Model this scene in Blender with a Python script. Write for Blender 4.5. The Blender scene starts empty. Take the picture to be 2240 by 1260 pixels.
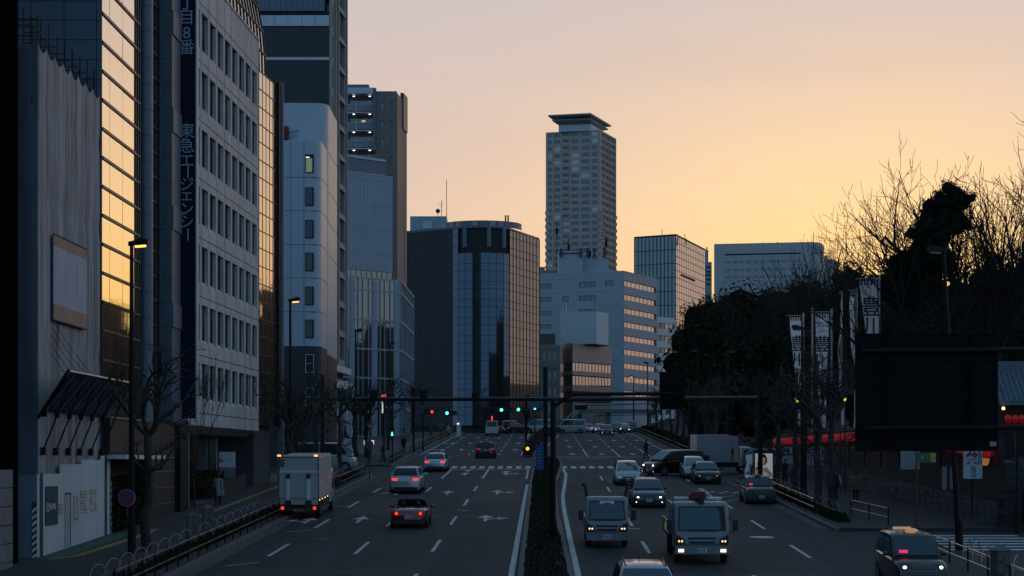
import bpy, bmesh, math, random
from mathutils import Vector, Matrix
sc = bpy.context.scene
COL = sc.collection
rnd = random.Random(7)
# ---------------------------------------------------------------- camera
F = 4144.0; CX = 1120.0; HY = 1010.0; CAMZ = 6.5; SL = 0.03837; TW = 0.0169
cam_d = bpy.data.cameras.new('camera'); cam = bpy.data.objects.new('camera', cam_d); COL.objects.link(cam)
cam.location = (0, 0, CAMZ); cam.rotation_euler = (math.radians(90), 0, 0)
cam_d.sensor_width = 36; cam_d.lens = 36*F/2240; cam_d.shift_y = (HY-630)/2240
cam_d.clip_start = 1; cam_d.clip_end = 9000
sc.camera = cam
# ---------------------------------------------------------------- sky, sun, exposure
w = bpy.data.worlds.new('World'); sc.world = w; w.use_nodes = True
nt = w.node_tree; nd = nt.nodes; lk = nt.links
SUN_AZ = math.radians(11.0); SUN_EL = math.radians(1.4)
bg = nd['Background']; bg.inputs[1].default_value = 1.0
tc = nd.new('ShaderNodeTexCoord')
def vm(op, a, b=None):
    n = nd.new('ShaderNodeVectorMath'); n.operation = op
    lk.new(a, n.inputs[0])
    if b is not None: n.inputs[1].default_value = b
    return n
def mm(op, a, b=None, c=None, clamp=False):
    n = nd.new('ShaderNodeMath'); n.operation = op; n.use_clamp = clamp
    for i, v in enumerate((a, b, c)):
        if v is None: continue
        if isinstance(v, (int, float)): n.inputs[i].default_value = v
        else: lk.new(v, n.inputs[i])
    return n.outputs[0]
def ramp(fac, stops):
    n = nd.new('ShaderNodeValToRGB'); e = n.color_ramp.elements
    n.color_ramp.interpolation = 'EASE' if len(stops) == 2 else 'LINEAR'
    while len(e) < len(stops): e.new(0.5)
    for el, (p, c) in zip(e, stops): el.position = p; el.color = (*c, 1)
    lk.new(fac, n.inputs[0]); return n.outputs[0]
nrm = vm('NORMALIZE', tc.outputs['Generated']).outputs[0]
sep = nd.new('ShaderNodeSeparateXYZ'); lk.new(nrm, sep.inputs[0])
zc = mm('MAXIMUM', sep.outputs[2], 0.0)
sund = (math.sin(SUN_AZ)*math.cos(SUN_EL), math.cos(SUN_AZ)*math.cos(SUN_EL), math.sin(SUN_EL))
dot = vm('DOT_PRODUCT', nrm, sund).outputs['Value']
near = ramp(zc, [(0, (.82, .53, .40)), (.06, (.82, .555, .43)), (.13, (.77, .57, .47)), (.24, (.62, .545, .545)), (.34, (.36, .41, .48)), (.55, (.17, .27, .40)), (1, (.085, .18, .31))])
far = ramp(zc, [(0, (.19, .32, .46)), (.12, (.21, .36, .53)), (.35, (.17, .33, .52)), (1, (.085, .18, .31))])
azf = ramp(mm('MULTIPLY_ADD', dot, 0.5, 0.5), [(0, (0, 0, 0)), (.36, (.03,)*3), (.5, (.38,)*3), (.72, (.80,)*3), (.93, (1, 1, 1)), (1, (1, 1, 1))])
mx = nd.new('ShaderNodeMix'); mx.data_type = 'RGBA'
lk.new(azf, mx.inputs[0]); lk.new(far, mx.inputs[6]); lk.new(near, mx.inputs[7])
glow = mm('MULTIPLY', mm('POWER', mm('MAXIMUM', dot, 0.0), 58.0), 0.97)
mx2 = nd.new('ShaderNodeMix'); mx2.data_type = 'RGBA'
gl_c = ramp(zc, [(0, (1.15, .58, .08)), (.06, (1.28, .76, .15)), (.13, (1.34, .86, .33)), (.26, (1.0, .70, .50)), (.6, (.6, .55, .5))])
lk.new(glow, mx2.inputs[0]); lk.new(mx.outputs[2], mx2.inputs[6]); lk.new(gl_c, mx2.inputs[7])
cmap = nd.new('ShaderNodeMapping'); cmap.inputs['Scale'].default_value = (1.6, 1.6, 13); cmap.inputs['Rotation'].default_value = (0, math.radians(4), 0); lk.new(nrm, cmap.inputs['Vector'])
cno = nd.new('ShaderNodeTexNoise'); cno.inputs['Scale'].default_value = 2.2; cno.inputs['Detail'].default_value = 6; cno.inputs['Roughness'].default_value = .55; lk.new(cmap.outputs[0], cno.inputs['Vector'])
cl = ramp(cno.outputs['Fac'], [(.32, (.975, .968, .972)), (.5, (1, 1, 1)), (.68, (1.02, 1.012, 1.0))])   # faint streaks of high cloud
mx3 = nd.new('ShaderNodeMix'); mx3.data_type = 'RGBA'; mx3.blend_type = 'MULTIPLY'; mx3.inputs[0].default_value = 1; lk.new(mx2.outputs[2], mx3.inputs[6]); lk.new(cl, mx3.inputs[7])
lk.new(mx3.outputs[2], bg.inputs[0])
sl = bpy.data.lights.new('sun', 'SUN'); so = bpy.data.objects.new('sun', sl); COL.objects.link(so)
sl.energy = 0.3; sl.angle = math.radians(6); sl.color = (1, .62, .34)
so.rotation_euler = Vector(sund).to_track_quat('Z', 'Y').to_euler(); so.location = (30, 20, 60)
vs = sc.view_settings
sc.display_settings.display_device = 'sRGB'
vs.view_transform = 'Standard'; vs.look = 'None'; vs.exposure = 0; vs.gamma = 1; vs.use_curve_mapping = False
sc.cycles.max_bounces = 6; sc.cycles.diffuse_bounces = 3; sc.cycles.glossy_bounces = 4
sc.cycles.transmission_bounces = 2; sc.cycles.transparent_max_bounces = 6; sc.cycles.volume_bounces = 0
sc.cycles.sample_clamp_indirect = 4; sc.cycles.caustics_reflective = False; sc.cycles.caustics_refractive = False
# ---------------------------------------------------------------- pixel / ground helpers (pixels of the 2240x1260 photograph -> metres)
def gd(y): return 26936.0/(y-851)
def gz(D):
    if D < 265: return SL*D
    if D < 310: return SL*265 + SL*(D-265) - SL*(D-265)**2/90
    return SL*265 + SL*22.5
def px(x, D): return (x-CX)*D/F
def pz(y, D): return CAMZ+(HY-y)*D/F
def lat(o, D): return o+TW*D
# ---------------------------------------------------------------- materials
MATS = {}
def mat(name, col, rough=.7, metal=0., var=.14, scale=1.5, bump=0., emit=None, es=0., coat=0., streak=0., spec=None, alpha=None):
    if name in MATS: return MATS[name]
    m = bpy.data.materials.new(name); m.use_nodes = True; MATS[name] = m
    t = m.node_tree; b = t.nodes['Principled BSDF']; L = t.links.new
    b.inputs['Base Color'].default_value = (*col, 1); b.inputs['Roughness'].default_value = rough
    b.inputs['Metallic'].default_value = metal; b.inputs['Coat Weight'].default_value = coat
    if spec is not None: b.inputs['Specular IOR Level'].default_value = spec
    if emit: b.inputs['Emission Color'].default_value = (*emit, 1); b.inputs['Emission Strength'].default_value = es
    if alpha is not None: b.inputs['Alpha'].default_value = alpha
    if var or bump or streak:
        g = t.nodes.new('ShaderNodeNewGeometry')
        n = t.nodes.new('ShaderNodeTexNoise'); n.inputs['Scale'].default_value = scale; n.inputs['Detail'].default_value = 5
        n.inputs['Roughness'].default_value = .65
        L(g.outputs['Position'], n.inputs['Vector'])
        fac = n.outputs['Fac']
        if streak:
            mp = t.nodes.new('ShaderNodeMapping'); mp.inputs['Scale'].default_value = (1.3, 1.3, .09)
            L(g.outputs['Position'], mp.inputs['Vector'])
            n2 = t.nodes.new('ShaderNodeTexNoise'); n2.inputs['Scale'].default_value = 1.6; n2.inputs['Detail'].default_value = 6
            L(mp.outputs[0], n2.inputs['Vector'])
            mi = t.nodes.new('ShaderNodeMix'); mi.inputs[0].default_value = streak
            L(fac, mi.inputs[2]); L(n2.outputs['Fac'], mi.inputs[3]); fac = mi.outputs[0]
        if var:
            mr = t.nodes.new('ShaderNodeMapRange'); mr.inputs[1].default_value = .3; mr.inputs[2].default_value = .7
            mr.inputs[3].default_value = 1-var*1.6; mr.inputs[4].default_value = 1+var
            L(fac, mr.inputs[0])
            mu = t.nodes.new('ShaderNodeVectorMath'); mu.operation = 'SCALE'; mu.inputs[0].default_value = col
            L(mr.outputs[0], mu.inputs['Scale']); L(mu.outputs[0], b.inputs['Base Color'])
        if bump:
            bp = t.nodes.new('ShaderNodeBump'); bp.inputs['Strength'].default_value = bump; bp.inputs['Distance'].default_value = .05
            L(fac, bp.inputs['Height']); L(bp.outputs[0], b.inputs['Normal'])
    return m
def glassmat(name, tint, refl=.35, wav=.0, rough=.03, base=.012, hi=.92):
    # dark window glass: a coated mirror mixed with a dark body, faint waviness so that reflections break up
    m = bpy.data.materials.new(name); m.use_nodes = True; MATS[name] = m
    t = m.node_tree; L = t.links.new; b = t.nodes['Principled BSDF']
    b.inputs['Base Color'].default_value = (tint[0]*base*2, tint[1]*base*2, tint[2]*base*2, 1); b.inputs['Roughness'].default_value = .4
    gl = t.nodes.new('ShaderNodeBsdfGlossy'); gl.inputs['Color'].default_value = (*tint, 1); gl.inputs['Roughness'].default_value = rough
    fr = t.nodes.new('ShaderNodeFresnel'); fr.inputs[0].default_value = 1.5
    mr = t.nodes.new('ShaderNodeMapRange'); mr.inputs[1].default_value = .04; mr.inputs[2].default_value = .6; mr.inputs[3].default_value = refl; mr.inputs[4].default_value = max(refl, hi)
    L(fr.outputs[0], mr.inputs[0])
    ms = t.nodes.new('ShaderNodeMixShader'); L(mr.outputs[0], ms.inputs[0]); L(b.outputs[0], ms.inputs[1]); L(gl.outputs[0], ms.inputs[2])
    if wav:
        g = t.nodes.new('ShaderNodeNewGeometry'); n = t.nodes.new('ShaderNodeTexNoise'); n.inputs['Scale'].default_value = .7; n.inputs['Detail'].default_value = 2
        L(g.outputs['Position'], n.inputs['Vector'])
        bp = t.nodes.new('ShaderNodeBump'); bp.inputs['Strength'].default_value = wav; bp.inputs['Distance'].default_value = .1
        L(n.outputs['Fac'], bp.inputs['Height']); L(bp.outputs[0], gl.inputs['Normal'])
    L(ms.outputs[0], t.nodes['Material Output'].inputs[0])
    return m
def emat(name, col, es): return mat(name, col, .5, var=0, emit=col, es=es)
def asphalt_mat():
    m = mat('asphalt', (.026, .030, .036), .78, var=0, spec=.3); t = m.node_tree; L = t.links.new; b = t.nodes['Principled BSDF']; N = t.nodes.new
    g = N('ShaderNodeNewGeometry'); fs = []
    for sc_, k, lo, hi, det in (((1, .045, 1), 1.4, .62, 1.30, 4), ((.5, .5, .5), .35, .75, 1.22, 5), ((1, 1, 1), 14, .80, 1.18, 3)):   # tyre-darkened lanes, blotches, grain
        mp = N('ShaderNodeMapping'); mp.inputs['Scale'].default_value = sc_; L(g.outputs['Position'], mp.inputs['Vector']); n = N('ShaderNodeTexNoise'); n.inputs['Scale'].default_value = k; n.inputs['Detail'].default_value = det; L(mp.outputs[0], n.inputs['Vector'])
        r = N('ShaderNodeMapRange'); r.inputs[1].default_value = .3; r.inputs[2].default_value = .7; r.inputs[3].default_value = lo; r.inputs[4].default_value = hi; L(n.outputs['Fac'], r.inputs[0]); fs.append(r.outputs[0])
    v = N('ShaderNodeTexVoronoi'); v.feature = 'DISTANCE_TO_EDGE'; v.inputs['Scale'].default_value = .16; n = N('ShaderNodeTexNoise'); n.inputs['Scale'].default_value = .9; n.inputs['Detail'].default_value = 6; L(g.outputs['Position'], n.inputs['Vector'])
    a = N('ShaderNodeVectorMath'); a.operation = 'MULTIPLY_ADD'; L(n.outputs['Color'], a.inputs[0]); a.inputs[1].default_value = (2, 2, 0); L(g.outputs['Position'], a.inputs[2]); L(a.outputs[0], v.inputs['Vector'])
    r = N('ShaderNodeMapRange'); r.inputs[1].default_value = 0; r.inputs[2].default_value = .012; r.inputs[3].default_value = .55; r.inputs[4].default_value = 1; L(v.outputs['Distance'], r.inputs[0]); fs.append(r.outputs[0])
    cur = fs[0]
    for f in fs[1:]: q = N('ShaderNodeMath'); q.operation = 'MULTIPLY'; L(cur, q.inputs[0]); L(f, q.inputs[1]); cur = q.outputs[0]
    s = N('ShaderNodeVectorMath'); s.operation = 'SCALE'; s.inputs[0].default_value = (.0190, .0250, .0320); L(cur, s.inputs['Scale']); L(s.outputs[0], b.inputs['Base Color'])
    return m
M = dict(
 asphalt=asphalt_mat(),
 earth=mat('earth', (.02, .02, .018), .95, var=.4, scale=.6),
 paving=mat('paving', (.030, .031, .033), .85, var=.2, scale=1.1),
 kerb=mat('kerb_stone', (.13, .12, .115), .8, var=.25, scale=2),
 paint=mat('road_paint', (.58, .60, .60), .7, var=.42, scale=7),
 yellow_dull=mat('worn_yellow', (.075, .060, .035), .9, var=.4, scale=3), yellow=mat('yellow_paint', (.34, .25, .07), .8, var=.3, scale=4),
 green_paint=mat('green_paint', (.03, .10, .07), .8, var=.3, scale=4),
 black=mat('black_metal', (.006, .006, .007), .6, var=.2, spec=.25),
 dark=mat('dark_metal', (.028, .030, .034), .45, metal=.3, var=.2),
 steel=mat('galvanised_steel', (.36, .38, .40), .42, metal=.7, var=.2, scale=6),
 rail=mat('brown_rail', (.34, .27, .21), .30, metal=.95, var=.1),
 white=mat('white_paint', (.70, .71, .71), .5, var=.1),
 concrete=mat('pale_concrete', (.58, .545, .535), .8, var=.2, scale=.8, streak=.6, bump=.1),
 concrete_d=mat('grey_concrete', (.22, .22, .23), .85, var=.2, scale=.8, streak=.5),
 seam=mat('dark_seam', (.02, .021, .023), .8, var=0),
 panel=mat('grey_panel', (.115, .155, .20), .45, metal=.15, var=.09, scale=.3, streak=.35),
 panel_w=mat('white_panel', (.50, .55, .61), .55, var=.07, scale=.4, streak=.45),
 panel_b=mat('blue_grey_panel', (.29, .36, .43), .5, var=.06, scale=.4, streak=.4),
 darktile=mat('dark_tile', (.030, .034, .042), .6, var=.25, scale=3),
 browntile=mat('brown_tile', (.20, .165, .15), .75, var=.15, scale=2, streak=.3),
 stone_dark=mat('dark_stone', (.028, .024, .022), .6, var=.3, scale=1.5, streak=.4),
 navy=mat('navy_panel', (.004, .009, .030), .6, var=.1, spec=.2),
 navytext=mat('grey_lettering', (.36, .43, .55), .6, var=.05),
 bark=mat('bark', (.048, .042, .037), .9, var=.45, scale=3, bump=.3),
 bark_d=mat('dark_bark', (.022, .018, .015), .95, var=.3, scale=3),
 twig=mat('dark_twig', (.018, .014, .012), .95, var=.2, scale=3),
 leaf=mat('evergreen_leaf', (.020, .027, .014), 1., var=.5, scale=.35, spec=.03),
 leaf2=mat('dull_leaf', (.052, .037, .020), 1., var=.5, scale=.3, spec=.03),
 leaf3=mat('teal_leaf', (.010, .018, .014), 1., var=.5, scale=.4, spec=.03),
 shrub=mat('shrub_leaf', (.018, .024, .012), .8, var=.5, scale=2, spec=.2),
 grass=mat('verge_grass', (.017, .021, .010), .9, var=.5, scale=3),
 rubber=mat('rubber', (.012, .012, .012), .8, var=.1),
 alloy=mat('alloy_rim', (.34, .35, .37), .35, metal=.8, var=0),
 trim=mat('black_trim', (.012, .012, .014), .5, var=0),
 red_glow=emat('red_lamp', (1, .04, .025), 1.5), amber_glow=emat('amber_lamp', (1, .42, .05), 1.9),
 green_glow=emat('green_signal', (.10, 1, .62), 2.6), white_glow=emat('white_lamp', (1, .93, .78), 5.0),
 warm_glow=emat('warm_lamp', (1, .60, .22), 3.5), red_dim=mat('red_lens', (.30, .012, .01), .25, var=0, emit=(1, .03, .02), es=.06),
 lens=mat('clear_lens', (.45, .47, .5), .15, metal=.5, var=0), dim_amber=mat('amber_lens', (.5, .2, .02), .3, var=0),
 black_lens=mat('dark_lens', (.01, .01, .01), .3, var=0),
 sodium=emat('sodium_lamp', (1, .46, .10), 2.2), down_glow=emat('downlight', (1, .92, .80), 2.0),
 sign_glow=emat('lit_sign', (.80, .92, .90), 1.0), skin=mat('skin', (.38, .24, .17), .6, var=.05), hair=mat('black_hair', (.012, .010, .010), .6, var=.1),
 plate=mat('number_plate', (.55, .56, .56), .5, var=.05))
glassmat('glass', (.62, .74, .80), .16, .02); glassmat('gold_glass', (.97, .93, .84), .80, .012, base=.02)
glassmat('dark_glass', (.40, .55, .70), .14, .03, hi=.30); glassmat('teal_glass', (.50, .68, .72), .28, .02)
glassmat('round_glass', (.17, .28, .42), .34, .05, base=.006); glassmat('pale_glass', (.74, .72, .70), .42, .02); glassmat('car_glass', (.34, .56, .66), .09, 0., base=.006); glassmat('rear_glass', (.22, .30, .36), .05, 0., base=.004); M['rear_glass'] = MATS['rear_glass']
glassmat('mirror_glass', (.60, .62, .64), .48, .015); glassmat('far_glass', (.55, .62, .68), .25, .0); glassmat('bronze_glass', (.90, .84, .74), .55, .012)
glassmat('navy_glass', (.03, .05, .095), .10, .03, base=.003)
glassmat('face_glass', (.42, .45, .52), .17, .015, hi=.7)
for k in ('face_glass', 'navy_glass', 'glass', 'gold_glass', 'dark_glass', 'teal_glass', 'round_glass', 'pale_glass', 'car_glass', 'mirror_glass', 'far_glass', 'bronze_glass'): M[k] = MATS[k]
# ---------------------------------------------------------------- mesh builder
class MB:
    def __init__(s): s.v = []; s.f = []; s.m = []; s.mats = []; s.k = 0; s.off = Vector((0, 0, 0))
    def use(s, name):
        mt = M[name] if isinstance(name, str) else name
        if mt not in s.mats: s.mats.append(mt)
        s.k = s.mats.index(mt); return s
    def poly(s, pts):
        n = len(s.v); s.v += [tuple(p) for p in pts]; s.f.append(tuple(range(n, n+len(pts)))); s.m.append(s.k)
    def mesh(s, vs, fs):
        n = len(s.v); s.v += [tuple(p) for p in vs]
        for f in fs: s.f.append(tuple(i+n for i in f)); s.m.append(s.k)
    def hexa(s, p):  # 8 points: bottom 4 ccw, top 4 ccw
        s.mesh(p, [(3, 2, 1, 0), (4, 5, 6, 7), (0, 1, 5, 4), (1, 2, 6, 5), (2, 3, 7, 6), (3, 0, 4, 7)])
    def box(s, x0, x1, y0, y1, z0, z1):
        s.hexa([(x0, y0, z0), (x1, y0, z0), (x1, y1, z0), (x0, y1, z0), (x0, y0, z1), (x1, y0, z1), (x1, y1, z1), (x0, y1, z1)])
    def prism(s, poly, z0, z1, top=None):
        n = len(poly); top = top or poly
        vs = [(p[0], p[1], z0) for p in poly]+[(p[0], p[1], z1) for p in top]
        s.mesh(vs, [tuple(range(n-1, -1, -1)), tuple(range(n, 2*n))]+[(i, (i+1) % n, n+(i+1) % n, n+i) for i in range(n)])
    def cyl(s, a, b, r, r2=None, n=8, caps=True):
        a = Vector(a); b = Vector(b); r2 = r if r2 is None else r2
        d = (b-a); 
        if d.length < 1e-6: return
        d.normalize(); u = d.orthogonal().normalized(); w_ = d.cross(u)
        cs = [(math.cos(2*math.pi*i/n), math.sin(2*math.pi*i/n)) for i in range(n)]
        vs = [a+(u*c+w_*q)*r for c, q in cs]+[b+(u*c+w_*q)*r2 for c, q in cs]
        fs = [(i, (i+1) % n, n+(i+1) % n, n+i) for i in range(n)]
        if caps: fs += [tuple(range(n-1, -1, -1)), tuple(range(n, 2*n))]
        s.mesh(vs, fs)
    def tube(s, pts, r, n=6):
        rs = r if isinstance(r, (list, tuple)) else [r]*len(pts)
        pts = [Vector(p) for p in pts]; rings = []; u = None
        for i, p in enumerate(pts):
            d = (pts[min(i+1, len(pts)-1)]-pts[max(i-1, 0)])
            d = d.normalized() if d.length > 1e-9 else Vector((0, 0, 1))
            u = d.orthogonal().normalized() if u is None else (u-d*u.dot(d)).normalized()
            w_ = d.cross(u)
            rings.append([p+(u*math.cos(2*math.pi*k/n)+w_*math.sin(2*math.pi*k/n))*rs[i] for k in range(n)])
        vs = [q for rg in rings for q in rg]; fs = []
        for i in range(len(pts)-1):
            for k in range(n): fs.append((i*n+k, i*n+(k+1) % n, (i+1)*n+(k+1) % n, (i+1)*n+k))
        fs += [tuple(range(n-1, -1, -1)), tuple(range(len(vs)-n, len(vs)))]
        s.mesh(vs, fs)
    def ball(s, c, r, n=8, m=6):
        rx, ry, rz = r if isinstance(r, (tuple, list)) else (r, r, r)
        vs = [(c[0], c[1], c[2]-rz)]; fs = []
        for j in range(1, m):
            t = math.pi*j/m-math.pi/2
            for i in range(n): a = 2*math.pi*i/n; vs.append((c[0]+rx*math.cos(t)*math.cos(a), c[1]+ry*math.cos(t)*math.sin(a), c[2]+rz*math.sin(t)))
        vs.append((c[0], c[1], c[2]+rz)); e = len(vs)-1
        for i in range(n):
            fs.append((0, 1+(i+1) % n, 1+i)); fs.append((e, e-n+i, e-n+(i+1) % n))
            for j in range(m-2): q = 1+j*n; fs.append((q+i, q+(i+1) % n, q+n+(i+1) % n, q+n+i))
        s.mesh(vs, fs)
    def data(s, name, smooth=0):
        me = bpy.data.meshes.new(name); me.from_pydata(s.v, [], s.f)
        for mt in s.mats: me.materials.append(mt)
        if len(s.mats) > 1: me.polygons.foreach_set('material_index', s.m)
        if smooth: me.shade_smooth() if smooth > 90 else None
        if smooth and smooth <= 90:
            me.polygons.foreach_set('use_smooth', [True]*len(me.polygons))
            me.set_sharp_from_angle(angle=math.radians(smooth))
        return me
    def build(s, name, parent=None, smooth=0, loc=None, stuff=False):
        if not s.v: return None
        o = bpy.data.objects.new(name, s.data(name, smooth)); COL.objects.link(o)
        if parent: o.parent = parent
        if loc: o.location = loc
        if stuff: o['kind'] = 'stuff'
        return o
def mb(m): return MB().use(m)
def tag(o, label, cat, group=None, kind=None):
    if label: o['label'] = label
    if cat: o['category'] = cat
    if group: o['group'] = group
    if kind: o['kind'] = kind
    return o
def thing(name, label, cat, loc, rz=0., group=None):
    o = bpy.data.objects.new(name, None); COL.objects.link(o); o.empty_display_size = .3
    o.location = loc; o.rotation_euler = (0, 0, rz)
    return tag(o, label, cat, group)
def link(name, me, parent=None, loc=(0, 0, 0), rz=0.):
    o = bpy.data.objects.new(name, me); COL.objects.link(o); o.parent = parent; o.location = loc; o.rotation_euler = (0, 0, rz); return o
def dup(root, loc, rz, label, group=None):
    r = root.copy(); COL.objects.link(r); r.location = loc; r.rotation_euler = (0, 0, rz); r['label'] = label
    if group: r['group'] = group
    for ch in list(root.children):
        c = ch.copy(); COL.objects.link(c); c.parent = r
        for g in ch.children:
            d = g.copy(); COL.objects.link(d); d.parent = c
    return r
def text_mesh(body, size, font_mat, vertical=False, depth=.004, bold=0.):
    c = bpy.data.curves.new('lettering', 'FONT'); c.body = '\n'.join(body) if vertical else body
    c.size = size; c.align_x = 'CENTER'; c.align_y = 'CENTER'; c.extrude = depth; c.space_line = 1.05; c.offset = bold
    o = bpy.data.objects.new('lettering', c); COL.objects.link(o)
    me = bpy.data.meshes.new_from_object(o.evaluated_get(bpy.context.evaluated_depsgraph_get()))
    bpy.data.objects.remove(o); bpy.data.curves.remove(c)
    me.materials.clear(); me.materials.append(M[font_mat] if isinstance(font_mat, str) else font_mat); me.name = 'lettering'
    return me
def lettering(body, size, m, parent, loc, ang=0., vertical=False, bold=0., tilt=0.):
    # ang = plan angle of the reading direction; letters stand upright and face right of it
    me = text_mesh(body, size, m, vertical, bold=bold)
    o = bpy.data.objects.new('lettering', me); COL.objects.link(o); o.parent = parent; o.location = loc
    o.rotation_euler = (math.radians(90), tilt, ang); return o
# ---------------------------------------------------------------- facades
class Face:
    """A wall plane from plan point a to b (world); outside is on the right hand when walking a -> b."""
    def __init__(s, root, a, b):
        s.root = root; s.o = root.location; s.a = Vector((a[0], a[1], 0)); s.b = Vector((b[0], b[1], 0))
        d = s.b-s.a; s.L = d.length; s.ud = d.normalized(); s.nd = Vector((s.ud.y, -s.ud.x, 0)); s.ang = math.atan2(s.ud.y, s.ud.x)
    def p(s, u, z, d=0.):  # z is world height
        q = s.a+s.ud*u+s.nd*d; return Vector((q.x-s.o.x, q.y-s.o.y, z-s.o.z))
    def u(s, x):
        k = (x-CX)/F  # (ax+u ux) = k (ay+u uy)
        return (k*s.a.y-s.a.x)/(s.ud.x-k*s.ud.y)
    def D(s, u): return s.a.y+u*s.ud.y
    def z(s, y, u): return pz(y, s.D(u))
    def box(s, m, u0, u1, z0, z1, d0, d1):
        m.hexa([s.p(u0, z0, d1), s.p(u1, z0, d1), s.p(u1, z0, d0), s.p(u0, z0, d0), s.p(u0, z1, d1), s.p(u1, z1, d1), s.p(u1, z1, d0), s.p(u0, z1, d0)])
    def quad(s, m, u0, u1, z0, z1, d=0.): m.poly([s.p(u0, z0, d), s.p(u1, z0, d), s.p(u1, z1, d), s.p(u0, z1, d)])
    def wall(s, m, u0, u1, z0, z1, ops=(), reveal=.25, rmat=None):
        us = sorted({u0, u1, *[o[0] for o in ops], *[o[1] for o in ops]}); zs = sorted({z0, z1, *[o[2] for o in ops], *[o[3] for o in ops]})
        us = [x for x in us if u0-1e-6 <= x <= u1+1e-6]; zs = [x for x in zs if z0-1e-6 <= x <= z1+1e-6]
        for j in range(len(zs)-1):
            zc_ = (zs[j]+zs[j+1])/2; run = None
            row = [o for o in ops if o[2] < zc_ < o[3]]
            for i in range(len(us)-1):
                uc = (us[i]+us[i+1])/2; op = any(o[0] < uc < o[1] for o in row)
                if not op and run is None: run = us[i]
                if op and run is not None: s.quad(m, run, us[i], zs[j], zs[j+1]); run = None
            if run is not None: s.quad(m, run, us[-1], zs[j], zs[j+1])
        k = m.k
        if rmat: m.use(rmat)
        for a, b, c, d in ops:
            for q in (((a, c), (b, c)), ((b, c), (b, d)), ((b, d), (a, d)), ((a, d), (a, c))):
                (p, r), (t, v) = q; m.poly([s.p(p, r), s.p(t, v), s.p(t, v, -reveal), s.p(p, r, -reveal)])
        m.k = k
    def win(s, u, z, me, d=-.22, name='window', label=None):
        o = link(name, me, s.root, s.p(u, z, d), s.ang)
        if label: o['label'] = label
        return o
    def seams(s, m, us, zs, u0, u1, z0, z1, t=.03, d=.004):
        for u in us: s.box(m, u-t/2, u+t/2, z0, z1, -.01, d)
        for z in zs: s.box(m, u0, u1, z-t/2, z+t/2, -.01, d+.003)
WM = {}
def win_mesh(w_, h, glass='glass', frame='dark', nx=1, nz=1, t=.05, blind=0., bm='white'):
    key = (round(w_, 2), round(h, 2), glass, frame, nx, nz, t, blind)
    if key in WM: return WM[key]
    m = mb(frame)
    for x0, x1, z0, z1 in ((0, t, 0, h), (w_-t, w_, 0, h), (t, w_-t, 0, t), (t, w_-t, h-t, h)): m.box(x0, x1, -.03, .03, z0, z1)
    for i in range(1, nx): m.box(w_*i/nx-t/2, w_*i/nx+t/2, -.025, .03, t, h-t)
    for i in range(1, nz): m.box(t, w_-t, -.022, .03, h*i/nz-t/2, h*i/nz+t/2)
    m.use(glass); m.poly([(t, .012, t), (w_-t, .012, t), (w_-t, .012, h-t), (t, .012, h-t)])
    if blind: m.use(bm); m.poly([(t, -.004, h-t-blind*(h-2*t)), (w_-t, -.004, h-t-blind*(h-2*t)), (w_-t, -.004, h-t), (t, -.004, h-t)])
    WM[key] = m.data('window'); return WM[key]
def curtain(face, u0, u1, zs, nu, glass, mull='dark', tm=.06, tf=.10, dm=.06, dv=None, name='glass_band', us=None, vis=True):
    """Curtain wall: one glass band per storey and one mullion grid."""
    us = us or [u0+(u1-u0)*i/nu for i in range(nu+1)]
    for a, b in zip(zs[:-1], zs[1:]):
        g = mb(glass)
        for i in range(len(us)-1):  # every pane tips by a hair, so reflections break at the joints
            j = [rnd.uniform(-.006, .006) for _ in range(2)]
            g.poly([face.p(us[i], a, j[0]), face.p(us[i+1], a, j[1]), face.p(us[i+1], b, j[1]*.5), face.p(us[i], b, j[0]*.5)])
        g.build(name, face.root)
    m = mb(mull)
    dv = dm if dv is None else dv
    for u in us: face.box(m, u-tm/2, u+tm/2, zs[0], zs[-1], -.05, dv)
    for z in zs: face.box(m, u0, u1, z-tf/2, z+tf/2, -.05, dm+.004)
    m.build('mullion_grid', face.root)
def solid(root, poly, z0, z1, m, name='wall', inset=0.):
    """A plain closed mass (world plan polygon)."""
    q = mb(m); o = root.location
    q.prism([(p[0]-o.x, p[1]-o.y) for p in poly], z0-o.z, z1-o.z); return q.build(name, root)
# ================================================================ ground, road, pavements, markings
def sheet(name, m, rows, dz):
    """rows: list of (D, [(X)...]) ; one sheet following the slope"""
    q = mb(m); n = len(rows[0][1]); vs = []
    for D, xs in rows: vs += [(x, D, gz(D)+dz) for x in xs]
    q.mesh(vs, [(i*n+k, i*n+k+1, (i+1)*n+k+1, (i+1)*n+k) for i in range(len(rows)-1) for k in range(n-1)])
    return q.build(name)
st = [-40, 0, 40, 60]+list(range(66, 330, 6))+[345, 420, 600, 1500, 6000]
g = sheet('ground', 'earth', [(D, [-4000, -60, -20, 0, 25, 60, 4000]) for D in st], -.03); tag(g, 'dark bare ground under the whole street', None, kind='structure')
KL, KR = -12.79, 13.30    # kerb lines (offset at D=0)
rd = [-20, 20, 50]+list(range(62, 330, 4))+[345, 380, 420]
road = sheet('road', 'asphalt', [(D, [lat(KL, D), lat(-4, D), lat(5, D), lat(KR, D)]) for D in rd], 0.); tag(road, 'broad grey asphalt avenue climbing to a crest', None, kind='structure')
def sidestreet(pts):
    q = mb('asphalt'); q.poly([(x, y, gz(y)+.0) for x, y in pts]); o = q.build('side_road'); return o
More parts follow.
